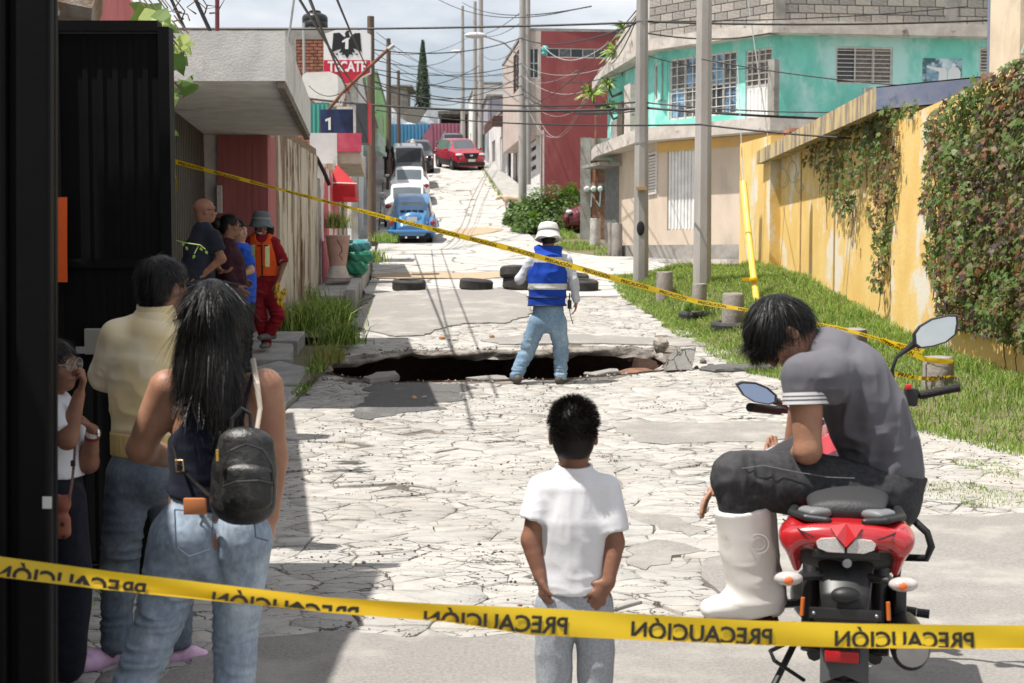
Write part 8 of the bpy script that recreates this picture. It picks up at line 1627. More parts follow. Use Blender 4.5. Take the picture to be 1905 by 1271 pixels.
# ------------------------------------------------------------------ girl with glasses eating, half behind the gate edge
def girl():
    Y = 5.5; B = Body('girl with round glasses in white shirt bringing food to her mouth', (P(85,1270,Y).x,Y,0), .0052, SKD); J = lambda x,y,d=0: B.J(x+13,y,Y+d); F = B.f
    f,u = (.95,-.28,-.02),(0,0,1); hc = J(88,680); W,HB = head(F,hc,f,u,.90); sd = (.28,.95,0)
    F.loft([J(74,760),J(80,722)],[.045,.042]); F.loft([J(90,900),J(90,850),J(88,790),J(80,755)],[.10,.10,.115,.09],[.08,.08,.085,.06],sd)
    A = ((J(92,775,-.11),J(112,818,-.15),J(134,735,-.13)),(J(100,775,.10),J(152,862,.02),J(160,800,-.04)))
    for sh,el,wr in A: F.loft([sh,el],[.040,.034]); F.loft([el,el+(wr-el)*.4,wr],[.034,.034,.022])
    hand(F,A[0][2],(.35,.02,1),(-.8,.4,.2),(-.2,.9,.3),.78,1.25,.4); hand(F,A[1][2],(-.5,.1,.5),(-.4,-.2,-.8),(.2,-.9,.2),.78,1.2,.4)
    B.done(); eyes(W,B.e,.9)
    S = Fig(.02); S.loft([J(92,890),J(92,850),J(90,795),J(82,757)],[.118,.118,.125,.10],[.098,.096,.096,.07],sd)
    for sh,el,wr in A: e_ = sh+(el-sh)*.7; S.loft([sh,e_],[.058,.06],k=.02,end=(e_,el-sh))
    S.cut(J(90,886),(0,0,-1)); B.part('shirt', S, cloth('white_school_shirt',(.66,.67,.70),(.60,.61,.65),8.,.2), [(None,0,(12,12,9),.010)], 3)
    L = Fig(.02); L.loft([J(90,880),J(92,930)],[.105,.125],[.085,.10],sd)
    for dx,dd in ((-6,.05),(22,-.05)): L.loft([J(92+dx*.5,930,dd),J(100+dx,1080,dd),J(100+dx*.6,1240,dd)],[.085,.075,.062],k=.03)
    B.part('trousers', L, cloth('navy_trousers',(.010,.011,.019),(.014,.015,.024),30.,.3), [(None,0,(14,14,5),.012)], 4)
    fr = mat('clear_glasses_frame',(.30,.25,.28),.15,spec=.8)
    def ring(b,c,n,r):
        n = nv(n); a = nv(np.cross(n,(0,0,1))); z = np.cross(a,n); b.tube([c+a*r*math.cos(t*.5236)+z*r*math.sin(t*.5236) for t in range(13)],.0017,6,0,False)
    gl = empty('glasses', B.b, 'round clear-framed glasses on the girl eating by the gate', 'glasses')
    for s in (-1,1): b = MB(); c = W(s*.034,.100,.008); ring(b,c,f+np.array((0,0,0.)),.024); b.build('rim', fr, gl, True); b = MB(); a = nv(np.cross(nv(f),(0,0,1))); b.add([c+a*.022*math.cos(t*.5236)+np.array((0,0,1))*.022*math.sin(t*.5236) for t in range(12)],[tuple(range(12))]); b.build('lens', mat('lens_glass',(.8,.82,.9),.03,trans=.9,alpha=.35), gl); b = MB(); b.tube([c+a*.024*s*1,W(s*.076,.05,.008),W(s*.080,-.01,.006)],.002,6); b.build('temple_arm', fr, gl, True)
    short_hair(B,hc,f,u,.93,M_hair,2600,.06,9,grow=1.06,nape=-.8)
    st = empty('purse', Vector(J(100,965,-.16))+B.b, 'small brown pouch on a printed pink strap carried by the girl', 'purse'); b0 = np.array(st.location-B.b)
    G_ = Fig(.02); G_.loft([J(100,990,-.16)-b0,J(102,965,-.16)-b0],[.040,.034],[.026,.022]); G_.ell(J(104,940,-.16)-b0,(.030,.024,.030)); G_.ell(J(112,926,-.16)-b0,(.010,.008,.012)); G_.ell(J(94,926,-.16)-b0,(.010,.008,.012)); pu = grown('pouch',G_,.004,mat('brown_rubber',(.26,.085,.05),.5),st)
    for x,y in ((104,975),(107,1000)): b = MB(); b.sphere(tuple(J(x,y,-.185)-b0),(.009,.005,.009),0,10,6); b.build('spot',mat('dark_spot',(.07,.025,.018),.5),pu,True)
    b = MB(); b.tube([J(128,800,-.13)-b0,J(126,845,-.155)-b0,J(122,890,-.165)-b0,J(115,935,-.165)-b0],[.011]*4,6,0,True,.25); b.build('strap',mat('printed_pink_strap',(.46,.28,.24),.7,(.24,.15,.13),45.,lo=.55,hi=.6),st)
    b = MB(); b.box(tuple(J(118,868,-.18)-b0),tuple(J(128,856,-.165)-b0),0,None,.002); b.build('buckle',pl_dark,st)
    wa = empty('wristwatch', B.b, 'pale wristwatch on the girl raised forearm', 'watch'); d = nv(A[1][2]-A[1][1]); c = A[1][2]-d*.015; b = MB(); Mx = Matrix.Translation(Vector(c)) @ Vector(d).to_track_quat('Z','Y').to_matrix().to_4x4(); b.lathe([(.024,-.009),(.027,-.009),(.027,.009),(.024,.009)],18,0,Mx,True); b.build('band',mat('white_band',(.6,.58,.56),.4),wa); b = MB(); b.sphere(tuple(c+np.array((.026,-.008,.0))),(.008,.017,.019),0,10,8); b.build('case',M_chrome,wa,True)
    b = MB(); b.lathe([(.026,-.022),(.029,-.022),(.029,-.014),(.026,-.014)],18,0,Mx,True); tag(b.build('bracelet',mat('red_thread',(.20,.02,.03),.8),None),'thin red bracelet below the girl watch','bracelet').location = B.b
pl_dark = mat('dark_buckle',(.03,.025,.025),.4)
girl()
# ------------------------------------------------------------------ motorcyclist bent forward, sitting sideways
def rider():
    Y = 4.78; B = Body('young man in grey polo bent over his phone sitting sideways on the motorcycle', (P(1560,1455,Y).x,Y,0), .0054, SK); J = lambda x,y,d=0: B.J(x,y,Y+d); F = B.f
    f,u = (-.45,-.10,-.88),(-.86,-.05,.46); hc = J(1452,618,-.02); W,HB = head(F,hc,f,u,1.0)
    F.loft([J(1545,660,.0),J(1478,640,-.01)],[.065,.056]); SP = [J(1640,905),J(1632,835),J(1608,755),J(1575,690),J(1540,662)]
    F.loft(SP,[.15,.14,.15,.15,.10],[.11,.105,.108,.09,.07],(0,1,0))
    A = {'L':(J(1498,700,-.175),J(1503,838,-.20),J(1478,856,.0)),'R':(J(1508,700,.185),J(1478,846,.25),J(1352,886,.16))}
    for sh,el,wr in A.values(): F.loft([sh,(sh+el)/2,el],[.056,.052,.042]); F.loft([el,el+(wr-el)*.3,wr],[.042,.043,.028],k=.02)
    hand(F,A['R'][2],(-.72,-.3,-.62),(.3,-.2,-.9),(-.2,-.95,.2),1.,.5,.5,.2); hand(F,A['L'][2],(-.5,.8,.05),(.2,.3,.9),(.8,.5,.2),1.,.7)
    LG = {'L':(J(1630,918,-.10),J(1372,888,-.13),J(1402,1105,-.11)),'R':(J(1630,918,.12),J(1385,890,.13),J(1412,1105,.20))}
    for a in LG.values(): F.loft(list(a),[.095,.062,.042])
    B.done(); eyes(W,B.e,1.)
    S = Fig(.03); S.loft([J(1652,925),J(1640,850),J(1612,770),J(1578,702),J(1540,668)],[.165,.172,.182,.195,.150],[.118,.130,.136,.128,.105],(0,1,0))
    for k_ in 'LR':
        sh,el,_ = A[k_]; en = sh+(el-sh)*.36; S.loft([sh+np.array((.07,0,-.0)),sh,en,en+(en-sh)*.25],[.085,.078,.070,.070],k=.04,end=(en,en-sh))
    S.cut(J(1655,905),(.32,0,-1)); S.sub(J(1488,646,-.005),(.062,.07,.062),None,.012)
    sm = mat('faded_grey_polo',(.12,.118,.134),.85,(.113,.111,.126),9.,bump=.08,bscale=160,spec=.15,sheen=.03)
    B.part('polo_shirt', S, sm, [(J(1600,800,-.15),.17,(24,9,8),.030),(J(1640,860,-.1),.13,(28,10,8),.026),(J(1540,720,-.18),.09,(24,16,24),.022),(J(1590,870,-.15),.12,(14,12,24),.024),(J(1560,640),.14,(9,9,9),.008),(None,0,(12,12,12),.004)], 11)
    sh,el,_ = A['L']; en = sh+(el-sh)*.36; d = nv(en-sh); Mx = Matrix.Translation(Vector(en-d*.012)) @ Vector(d).to_track_quat('Z','Y').to_matrix().to_4x4()
    for z0,z1,m_ in ((-.022,-.012,mat('white_cuff',(.62,.62,.62),.8)),(-.012,-.007,sm),(-.007,.0,mat('white_cuff',())),(.0,.006,sm),(.006,.016,mat('white_cuff',()))): B.mb('sleeve_stripe', m_, lambda b: b.lathe([(.066,z0),(.0755,z0),(.0755,z1),(.066,z1)],32,0,Mx,True))
    q = B.mb('paint_smudge', mat('pale_smudge',(.30,.30,.34),.9), lambda b: None) if False else None
    L = Fig(.03); L.loft([J(1655,880),J(1640,925)],[.162,.172],[.12,.128],(0,1,0))
    for a in LG.values(): L.loft([a[0],a[0]+(a[1]-a[0])*.55,a[1]],[.118,.108,.088],k=.04); e_ = a[1]+(a[2]-a[1])*.38; L.loft([a[1]+np.array((.01,0,-.01)),e_],[.086,.078],k=.02)
    L.cut(J(1660,872),(.25,0,1)); jm = mat('black_denim',(.030,.030,.033),.85,(.045,.045,.048),60.,bump=.15,bscale=220,spec=.15,col3=(.06,.06,.064),s3=3.,lo3=.5,hi3=.7)
    B.part('trousers', L, jm, [(J(1385,900,-.18),.10,(34,14,20),.016),(J(1600,930,-.15),.12,(24,12,24),.014),(J(1480,880,-.2),.14,(26,14,10),.008),(None,0,(16,16,16),.004)], 13)
    B.mb('trouser_seam', mat('grey_stitch',(.12,.12,.125),.8), lambda b: b.tube([J(1380,872,-.215),J(1420,866,-.222),J(1480,878,-.230),J(1540,888,-.232),J(1590,890,-.228)],.0018,5))
    B.mb('waistband_edge', mat('mint_underwear',(.32,.48,.46),.8), lambda b: b.tube([J(1668,890,-.14),J(1690,905,-.10),J(1702,905,-.03)],[.012,.018,.016],8))
    bm_ = mat('white_rubber_boot',(.74,.715,.67),.38,(.69,.66,.62),3.,bump=.06,bscale=20,spec=.5,col3=(.40,.34,.27),s3=3.5,lo3=.6,hi3=.8)
    for k_ in 'LR':
        a = LG[k_]; T0 = a[1]+(a[2]-a[1])*.26; T1 = a[2]; G_ = Fig(.025); dx = np.array((-1.,-.12 if k_ == 'L' else .1,0)); dx = nv(dx)
        G_.loft([T0,(T0+T1)/2,T1+np.array((.004,0,.01))],[.093,.089,.080],[.09,.085,.074],(1,0,0)); G_.loft([T1+np.array((.045,0,-.025)),T1+dx*.05+np.array((0,0,-.035)),T1+dx*.15+np.array((0,0,-.045))],[.054,.054,.046],[.050,.046,.033],(0,1,0),.045); G_.cut(T0,T0-T1); G_.cut(T1+np.array((0,0,-.078)),(0,0,-1)); bo = B.part('boot', G_, bm_, [(a[2],.13,(8,8,24),.016),(None,0,(8,8,8),.007)], 15)
        G_ = Fig(.01); G_.loft([T1+np.array((.055,0,-.088)),T1+dx*.06+np.array((0,0,-.088)),T1+dx*.155+np.array((0,0,-.088))],[.058,.058,.05],[.014,.014,.012],(0,1,0)); so_ = grown('sole', G_, .006, mat('maroon_sole',(.10,.014,.022),.7), bo)
        if k_ == 'L': B.mb('embossed_mark', mat('boot_emboss',(.50,.45,.44),.5), lambda b: [b.lathe([(.030,-.001),(.033,-.001),(.033,.001),(.030,.001)],24,0,Matrix.Translation(Vector(J(1412,1012,-.212))) @ Matrix.Rotation(math.pi/2,4,'X') @ Matrix.Rotation(-.25,4,'Y'),True), b.lathe([(.018,-.001),(.020,-.001),(.020,.001),(.018,.001)],20,0,Matrix.Translation(Vector(J(1412,1012,-.212))) @ Matrix.Rotation(math.pi/2,4,'X'),True)], 'auto', bo)
    # hair: straight, falling forward
    c = hc; M = HB; cc = c+M[1]*-.012+M[2]*.032; R3 = np.array((.074,.094,.080)); H = Fig(.02); H.ell(cc,R3*1.13,M); H.ell(c+M[1]*-.05+M[2]*-.01,(.07,.07,.08),M,.02); H.cut(c+M[1]*.068+M[2]*.03,M[1]-M[2]*.5); H.cut(c-M[2]*.07,-M[2])
    for s_ in (-1,1): H.sub(c+M[0]*s_*.088+M[1]*.035+M[2]*-.05,(.05,.05,.055),M,.012)
    hm = B.part('hair', H, M_hair, [(None,0,(50,50,50),.004)], 3)
    wh_ = cc+M[2]*.045-M[1]*.06
    comb('strands', hm, lambda p: (p-wh_)*7+np.array((-.1,0,-.5)), 10000, .07, M_hair, .07, .0008, 3, 7, .05)
    comb('fringe', hm, lambda p: np.tile(M[1]*.9+np.array((-.2,-.1,-.5)),(len(p),1)), 1600, .085, M_hair, .07, .0008, 5, 7, .10, lambda V: ((V-c)@M[1] > .035), .14)
    ph = empty('phone', B.b, 'white-edged phone in the motorcyclist hands', 'phone'); b = MB(); b.box((-.04,-.004,-.075),(.04,.004,.075),0,Matrix.Translation(Vector(J(1462,842,.02))) @ Matrix.Rotation(1.0,4,'Y') @ Matrix.Rotation(.4,4,'X'),.003); b.build('phone_body', mat('phone_white',(.62,.63,.66),.25), ph)
rider()
# ------------------------------------------------------------------ people further back
def simple(label, Y, base, vox, skin, hd, neck, torso, side, arms, legs, top, bottom, shoe, hair=None, sleeve=1., hem=None, folds_=.012, eyes_=False, group=None, legw=1.):
    B = Body(label, base, vox, skin, group=group); J = lambda x,y,d=0: B.J(x,y,Y+d); F = B.f; hc = J(*hd[0]); W,HB = head(F,hc,hd[1],hd[2],hd[3]); F.loft([J(*neck[0]),hc+np.array((0,0,-.05))],[.06,.055])
    F.loft([J(*t[:3]) for t in torso],[t[3]*.88 for t in torso],[t[4]*.88 for t in torso],side)
    for sh,el,wr,hdir,pn in arms: F.loft([J(*sh),J(*el)],[.05,.04]); F.loft([J(*el),J(*wr)],[.042,.028]); hand(F,J(*wr),hdir,pn,np.cross(hdir,pn),1.,.5)
    for a in legs: F.loft([J(*q) for q in a[:3]],[.08,.055,.036])
    B.done()
    if eyes_: eyes(W,B.e,hd[3])
    S = Fig(.03); S.loft([J(*t[:3]) for t in torso],[t[3] for t in torso],[t[4] for t in torso],side)
    for sh,el,wr,_,_ in arms:
        a,b,c = J(*sh),J(*el),J(*wr)
        if sleeve <= 1: e_ = a+(b-a)*sleeve; S.loft([a,e_+(b-a)*.05],[.072,.066],k=.03,end=(e_,b-a))
        else: S.loft([a,b],[.062,.050],k=.03); S.loft([b,b+(c-b)*(sleeve-1)],[.050,.042],k=.02)
    if hem: S.cut(J(*hem),(0,0,-1))
    B.part('shirt', S, top, [(None,0,(9,9,12),folds_*1.6),(None,0,(20,20,16),folds_*.7)], 3)
    if legs:
        L = Fig(.03); L.loft([J(*torso[0][:3])+np.array((0,0,.075)),J(*torso[0][:3])+np.array((0,0,-.06))],[torso[0][3]*.97,torso[0][3]],[torso[0][4]*.97,torso[0][4]],side)
        for a in legs: L.loft([J(*q) for q in a[:3]],[.105*legw,.082*legw,.066*legw],k=.03)
        B.part('trousers', L, bottom, [(J(*a[1]),.2,(9,9,22),folds_*2.4) for a in legs]+[(J(*a[2]),.12,(9,9,30),folds_*2.6) for a in legs], 5)
        for a in legs:
            d = nv(a[3]); an = J(*a[2]); G_ = Fig(.015); G_.loft([an-d*.06+np.array((0,0,-.045)),an+d*.06+np.array((0,0,-.05)),an+d*.17+np.array((0,0,-.06))],[.045,.05,.045],[.05,.045,.032],np.cross(d,(0,0,1))); G_.cut(an+np.array((0,0,-.092)),(0,0,-1)); B.part('shoe', G_, shoe)
    return B, J, hc, W, HB
def bucket_hat(B, hc, u, k, m, flap=None):
    M = Matrix.Translation(Vector(hc)+Vector((0,0,.045*k))) @ Vector(u).to_track_quat('Z','Y').to_matrix().to_4x4()
    def f(b):
        n = 30; pr = [(.142,-.060),(.137,-.052),(.114,.0),(.106,.022),(.102,.075),(.085,.105),(.045,.118),(.01,.120)]; b.lathe([(r*k,z*k) for r,z in pr],n,0,M)
        b.v = [tuple(np.array(v)+np.array((0,0,.010*k*math.sin(5*math.atan2(v[1]-hc[1],v[0]-hc[0])))) if (np.hypot(v[0]-hc[0],v[1]-hc[1]) > .122*k) else np.array(v)) for v in b.v]
    h = B.mb('bucket_hat', m, f, True)
    B.mb('hat_band', cloth('hat_band_grey',(.30,.30,.30)), lambda b: b.lathe([(.108*k,.020*k),(.111*k,.022*k),(.107*k,.048*k),(.104*k,.046*k)],28,0,M,True), True, h)
    return h
def vest(B, J, Y, pts, rx, ry, side, hem, m, neck, arms, name='vest', k=1.06):
    S = Fig(.03); S.loft(pts,rx,ry,side); S.cut(hem,(0,0,-1)); S.sub(neck,(.075,.085,.06),None,.02)
    for a in arms: S.sub(a,(.075,.12,.115),None,.02)
    return S
# worker in the blue vest at the hole
def blue_worker():
    Y = 15.62; g = cloth('pale_grey_shirt',(.50,.52,.56),(.42,.44,.48),6.,.2); jb = denim('light_blue_denim',(.19,.29,.40),(.34,.44,.52))
    B,J,hc,W,HB = simple('man in bright blue reflective vest, jeans and white bucket hat standing at the hole',Y,(P(1005,718,Y).x,Y,gzf(.3,Y)),.0095,SK,((1020,443,.02),(-.15,1,-.25),(0,.2,1),1.02),((1020,476),),
      [(1020,588,0,.175,.13),(1020,548,0,.175,.135),(1019,505,0,.19,.135),(1020,478,0,.175,.10)],(1,0,0),
      [((990,484,0),(967,520,.02),(983,508,.26),(.5,.8,.1),(0,0,1)),((1052,484,0),(1068,524,.0),(1072,560,.04),(-.05,.1,-1),(-1,0,0))],
      [((1001,600,0),(980,655,.05),(961,697,-.02),(-.25,.97,0)),((1037,600,0),(1044,655,.04),(1043,700,.0),(.35,.94,0))],g,jb,mat('brown_boot',(.10,.085,.07),.7,(.06,.05,.04),8,bump=.4),sleeve=1.9,hem=(1018,566))
    S = Fig(.03); rx,ry = [.205,.205,.215,.215,.19],[.155,.155,.155,.14,.10]; S.loft([J(1018,568),J(1018,545),J(1018,510),J(1019,482),J(1020,470)],rx,ry); S.cut(J(1018,568),(0,0,-1)); S.sub(J(1020,452,.02),(.09,.10,.065),None,.02)
    for x in (984,1056): S.sub(J(x,480,.0),(.075,.14,.13),None,.02)
    bl = cloth('royal_blue_vest',(.012,.055,.36),(.010,.045,.30),6.,.25); rf = mat('silver_reflective',(.52,.52,.50),.35,(.45,.45,.43),20.)
    zb = [(J(0,y0)[2],J(0,y1)[2]) for y0,y1 in ((488,478),(538,527))]
    def mi(c): return np.where(((c[:,2] > zb[0][0]) & (c[:,2] < zb[0][1])) | ((c[:,2] > zb[1][0]) & (c[:,2] < zb[1][1])),1,0)
    v = B.part('vest', S, bl, [(None,0,(8,8,11),.022),(J(1000,500,-.15),.2,(14,8,7),.02)], 7, mi=mi, mats=[bl,rf], h=.008)
    def seam(y): 
        pts = [J(1018,y)+np.array((math.cos(t)*.212,math.sin(t)*.163,0)) for t in np.linspace(0,2*math.pi,30)]; return pts
    for y in (553,568): B.mb('edging', M_trimb, lambda b: b.tube(seam(y),.008,5,0,False), True, v)
    bucket_hat(B, hc, (0,.22,1), 1.08, cloth('off_white_hat',(.62,.60,.57),(.55,.53,.50),9.,.3)); 
    rd = B.mb('handheld_radio', M_trimb, lambda b: [b.box(tuple(J(1056,575,-.04)),tuple(J(1063,558,.03)),0,None,.01), b.tube([J(1059,560,0),J(1060,545,0)],.008,6), b.tube([J(1059,575,0),J(1062,590,0),J(1066,603,0)],.005,5)]); rd.parent = None; rd.location = B.b; tag(rd,'small black radio clipped at the blue-vested man hip','radio')
    B.mb('hair', M_hair2, lambda b: b.sphere(tuple(hc+np.array((0,-.02,-.01))),(.083,.095,.08),0,14,10), True)
blue_worker()
# worker in red overalls and orange vest
def red_worker():
    Y = 17.4; rd = cloth('crimson_overall',(.26,.014,.022),(.20,.012,.018),6.,.3)
    B,J,hc,W,HB = simple('worker in crimson overalls, orange vest and grey sun hat holding loose tape',Y,(P(492,650,Y).x,Y,gzf(-3,Y)+.2),.0095,SKD,((486,419,-.02),(.25,-.95,-.2),(0,0,1),1.02),((487,446),),
      [(489,532,0,.18,.13),(488,505,0,.175,.135),(487,470,0,.19,.13),(487,448,0,.165,.10)],(1,0,0),
      [((464,453,0),(456,490,.02),(468,512,-.16),(.6,-.6,-.3),(0,0,1)),((511,453,0),(527,490,-.03),(519,520,-.14),(-.25,-.45,-.8),(-1,.2,0))],
      [((479,545,0),(484,592,-.05),(496,634,.0),(-.1,-1,0)),((501,545,0),(518,588,-.12),(502,618,-.08),(-.55,-.85,0))],rd,rd,mat('grey_sneaker',(.09,.085,.085),.7,(.16,.15,.15),9,bump=.3),sleeve=1.,eyes_=True,legw=.98)
    S = Fig(.03); S.loft([J(488,512),J(487,490),J(487,468),J(487,450)],[.205,.205,.21,.185],[.16,.16,.155,.115]); S.cut(J(488,513),(0,0,-1)); S.sub(J(487,440,-.05),(.07,.14,.085),None,.02)
    for x in (457,518): S.sub(J(x,455,0),(.075,.16,.13),None,.02)
    og = cloth('safety_orange',(.72,.10,.02),(.62,.085,.018),6.,.2); lm = mat('lime_reflective',(.50,.62,.16),.5,(.62,.66,.45),30.); xs = [(J(x0,480)[0],J(x1,480)[0]) for x0,x1 in ((471,479),(497,505))]; z0,z1 = J(0,496)[2],J(0,456)[2]
    def mi(c):
        a = np.zeros(len(c),int); fr = c[:,1] < 0
        for x0,x1 in xs: a = np.where(fr & (c[:,0] > x0) & (c[:,0] < x1) & (c[:,2] > z0) & (c[:,2] < z1),1,a)
        return a
    v = B.part('vest', S, og, [(None,0,(9,9,10),.014)], 5, mi=mi, mats=[og,lm], h=.008)
    for pts in ([(487,452),(488,512)],[(466,457),(484,457)],[(492,457),(509,457)],[(466,496),(486,496)],[(490,496),(509,496)],[(466,512),(486,514)],[(490,514),(509,512)]): B.mb('black_trim', M_trimb, lambda b: b.tube([J(x,y,-.165+.0009*(x-487)**2/4) for x,y in pts],.008,5), True, v)
    h = bucket_hat(B, hc, (.05,-.05,1), 1.05, cloth('grey_blue_hat',(.16,.20,.215),(.12,.15,.165),9.,.3)); B.mb('neck_flap', cloth('black_flap',(.02,.02,.022)), lambda b: b.sphere(tuple(hc+np.array((0.03,.05,-.06))),(.12,.07,.12),0,14,10), True, h)
    B.mb('chin_mask', mat('pale_mask',(.6,.62,.62),.8), lambda b: b.tube([hc+np.array((x,-.085+abs(x)*1.1,-.105+abs(x)*.5)) for x in (-.06,-.03,0,.03,.06)],.012,6), True)
    B.mb('cuff', cloth('grey_cuff',(.30,.29,.28)), lambda b: b.lathe([(.05,-.02),(.062,-.02),(.060,.02),(.048,.02)],18,0,Matrix.Translation(Vector(J(525,486,-.03))),True), True)
    tb = MB(); rr = random.Random(2); c = J(520,540,-.2)
    for i in range(6):
        p = c+np.array((rr.uniform(-.05,.05),rr.uniform(-.03,.03),rr.uniform(-.05,.06))); V = []; 
        for k in range(9): a = rr.uniform(-.5,.5); p = p+np.array((.03*math.cos(k*1.3+i),.015*math.sin(k*2+i),.028*math.sin(k*1.3+i)-.004*i)); V += [p+np.array((0,0,.025)),p-np.array((.01,.01,.025))]
        tb.add(V,[(2*k,2*k+1,2*k+3,2*k+2) for k in range(8)])
    o = tb.build('tape_bundle', mat('yellow_tape_bundle',(.66,.42,.02),.4,(.02,.018,.012),22.,lo=.56,hi=.6), None); o.location = B.b; tag(o,'crumpled caution tape bundle in the red worker hand','tape bundle')
red_worker()
# three onlookers on the pavement
def bald():
    Y = 13.9; B,J,hc,W,HB = simple('bald man in dark blue T-shirt and sunglasses by the black gate',Y,(P(372,700,Y).x,Y,gzf(-3,Y)+.1),.0095,SKD,((381,392,0),(.92,.35,-.05),(0,0,1),1.06),((376,425),),
      [(366,560,0,.165,.15),(366,520,0,.175,.165),(372,465,0,.20,.15),(378,432,0,.17,.105)],(-.35,.92,0),
      [((396,440,-.14),(412,482,-.12),(372,515,-.14),(-.8,.2,-.3),(0,0,-1)),((372,440,.16),(392,482,.22),(410,505,.1),(.6,-.3,0),(0,0,1))],
      [((360,570,-.06),(364,640,-.05),(364,700,-.05),(.9,.3,0)),((372,570,.1),(376,640,.1),(376,700,.1),(.9,.3,0))],cloth('dark_blue_tee',(.016,.019,.03),(.02,.024,.036),9.,.25),cloth('dark_trousers',(.02,.02,.022)),mat('dark_shoe',()),sleeve=.62,eyes_=True)
    sg = empty('sunglasses', B.b, 'dark wraparound sunglasses on the bald man', 'sunglasses')
    for s in (-1,1): b = MB(); b.sphere(tuple(W(s*.03,.094,.008)),(.02,.02,.014),0,10,8); b.build('lens', mat('dark_lens',(.01,.01,.012),.08), sg, True); b = MB(); b.tube([W(s*.052,.085,.012),W(s*.082,.0,.008)],.003,6); b.build('temple_arm', M_trimb, sg, True)
def maroon():
    Y = 14.6; B,J,hc,W,HB = simple('woman with glasses and dark hair tied back in a maroon top',Y,(P(430,690,Y).x,Y,gzf(-2.9,Y)+.1),.0095,SKD,((428,420,0),(.95,.1,-.1),(0,0,1),1.0),((422,452),),
      [(430,560,0,.17,.15),(430,530,0,.17,.155),(426,485,0,.175,.15),(423,460,0,.15,.10)],(-.1,.95,0),
      [((418,468,-.13),(425,515,-.17),(440,535,-.16),(.7,0,-.5),(0,1,0)),((432,468,.13),(440,510,.15),(446,520,.1),(.7,0,-.3),(0,-1,0))],
      [((426,570,-.05),(430,630,-.05),(430,690,-.05),(.9,.1,0)),((434,570,.06),(438,630,.06),(438,690,.06),(.9,.1,0))],cloth('maroon_top',(.035,.010,.018),(.028,.008,.014),9.,.25),cloth('dark_trousers',()),mat('dark_shoe',()),sleeve=1.75,eyes_=True)
    short_hair(B,hc,(.95,.1,-.1),(0,0,1),1.04,M_hair,1500,.05,4,grow=1.06,nape=-.8); B.mb('hair_bun', M_hair, lambda b: b.sphere(tuple(W(0,-.13,.0)),(.07,.06,.07),0,14,10), True)
    gl = empty('glasses', B.b, 'dark-rimmed glasses on the woman in maroon', 'glasses'); b = MB(); [b.tube([W(s*.032+.018*math.cos(t*.63),.102,.008+.015*math.sin(t*.63)) for t in range(11)],.003,5,0,False) for s in (-1,1)]; [b.tube([W(s*.05,.098,.010),W(s*.08,0,.008)],.003,5) for s in (-1,1)]; b.build('frame', M_trimb, gl, True)
def blue_lady():
    Y = 15.3; B,J,hc,W,HB = simple('older woman in bright blue top half hidden behind the woman in maroon',Y,(P(452,680,Y).x,Y,gzf(-2.9,Y)+.12),.0095,SKL,((444,430,0),(.8,-.5,-.1),(0,0,1),.98),((444,458),),
      [(448,556,0,.165,.14),(448,530,0,.17,.15),(446,490,0,.175,.14),(445,466,0,.15,.10)],(.5,.8,0),
      [((456,474,-.12),(466,503,-.14),(450,512,-.26),(-.8,-.3,0),(0,0,1)),((438,474,.12),(440,505,.15),(450,520,.1),(.5,-.3,0),(0,0,1))],
      [((444,570,-.05),(448,625,-.05),(448,680,-.05),(.8,-.4,0)),((454,570,.06),(456,625,.06),(456,680,.06),(.8,-.4,0))],cloth('bright_blue_top',(.02,.09,.50),(.018,.075,.42),9.,.25),cloth('dark_trousers',()),mat('dark_shoe',()),sleeve=.7,eyes_=True)
    short_hair(B,hc,(.8,-.5,-.1),(0,0,1),1.03,M_hair2,900,.04,6,grow=1.06,nape=-.6)
bald(); maroon(); blue_lady()
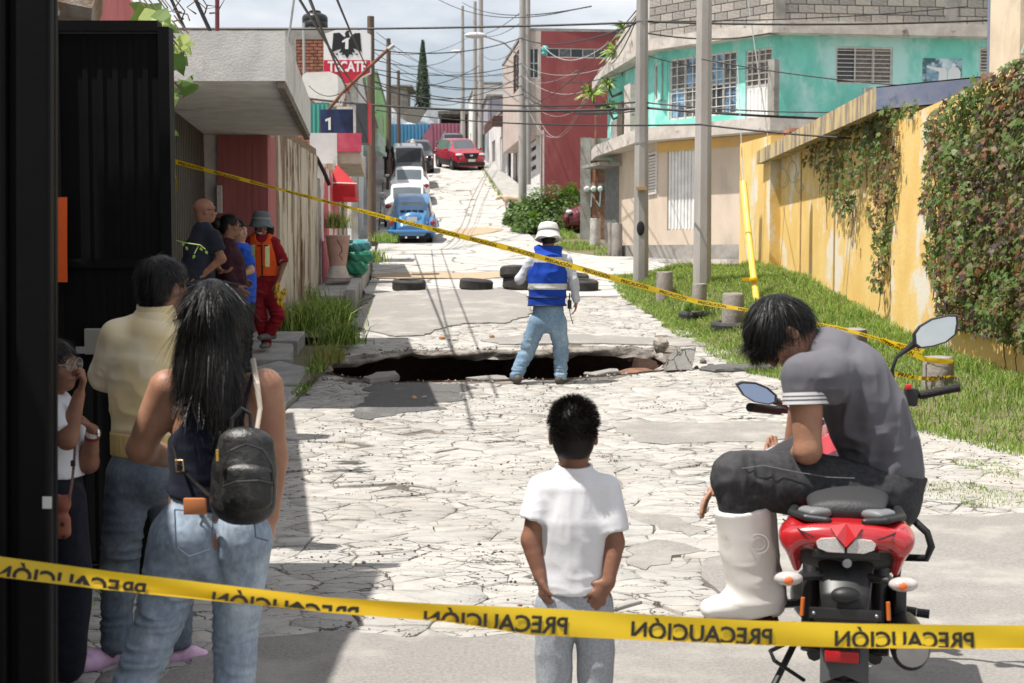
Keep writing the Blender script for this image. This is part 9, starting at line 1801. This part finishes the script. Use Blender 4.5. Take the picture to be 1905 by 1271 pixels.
# far figures up the street
def far_one(label, px, foot, Y, top, bottom, hat=None):
    k = 1.7; b0 = P(px,foot,Y); s = FPX/Y; g = lambda z: foot-z*s
    B,J,hc,W,HB = simple(label,Y,tuple(b0),.02,SKD,((px,g(1.58),0),(.3,-.9,0),(0,0,1),1.),((px,g(1.46)),),
      [(px,g(.93),0,.16,.13),(px,g(1.08),0,.16,.13),(px,g(1.28),0,.19,.13),(px,g(1.42),0,.16,.09)],(1,0,0),
      [((px-.19*s,g(1.4),0),(px-.24*s,g(1.12),0),(px-.2*s,g(.88),-.05),(0,-.2,-1),(1,0,0)),((px+.19*s,g(1.4),0),(px+.24*s,g(1.12),0),(px+.2*s,g(.88),-.05),(0,-.2,-1),(-1,0,0))],
      [((px-.09*s,g(.88),0),(px-.1*s,g(.48),0),(px-.1*s,g(.09),0),(0,-1,0)),((px+.09*s,g(.88),0),(px+.1*s,g(.48),0),(px+.1*s,g(.09),0),(0,-1,0))],top,bottom,mat('dark_shoe',()),sleeve=1.8)
    B.mb('hair', M_hair2, lambda b: b.sphere(tuple(hc+np.array((0,.015,.035))),(.085,.1,.085),0,12,8), True)
    if hat: bucket_hat(B,hc,(0,0,1),1.,hat)
far_one('man in dark clothes standing on the pavement left of the black van',722,331,66,cloth('near_black_jacket',(.012,.014,.02)),cloth('dark_trousers',()))
far_one('person with white hat standing between the black van and black car',768,322,73.5,cloth('pale_top',(.45,.42,.40)),cloth('dark_trousers',()),cloth('off_white_hat',()))
# sleeping dog by the pole
def dog():
    p = P(955,345,55.5); z = gzf(p.x,p.y)+.16; e = empty('dog', (p.x,p.y,z), 'pale tan dog standing beside the pole below the red building', 'dog'); F = Fig(.05); F.loft([(.32,0,.42),(0,0,.40),(-.30,0,.44)],[.10,.115,.13],[.12,.13,.15],(0,1,0)); F.loft([(-.32,0,.48),(-.48,-.02,.50)],[.08,.06]); F.ell((-.55,-.02,.47),(.10,.075,.075)); F.loft([(-.58,-.02,.45),(-.68,-.02,.42)],[.05,.035]); F.loft([(.40,0,.46),(.52,0,.42),(.58,0,.34)],[.035,.025,.015])
    for s in (-1,1):
        F.loft([(-.28,s*.08,.36),(-.30,s*.08,.20),(-.28,s*.08,.03)],[.06,.035,.03]); F.loft([(.28,s*.08,.36),(.24,s*.09,.24),(.33,s*.09,.14),(.30,s*.09,.03)],[.08,.05,.03,.03]); F.ell((-.52,s*.06,.53),(.03,.02,.045),None,.01)
    grown('body', F, .02, mat('tan_fur',(.46,.33,.20),.9,(.52,.42,.30),6.,bump=.5), e)
dog()
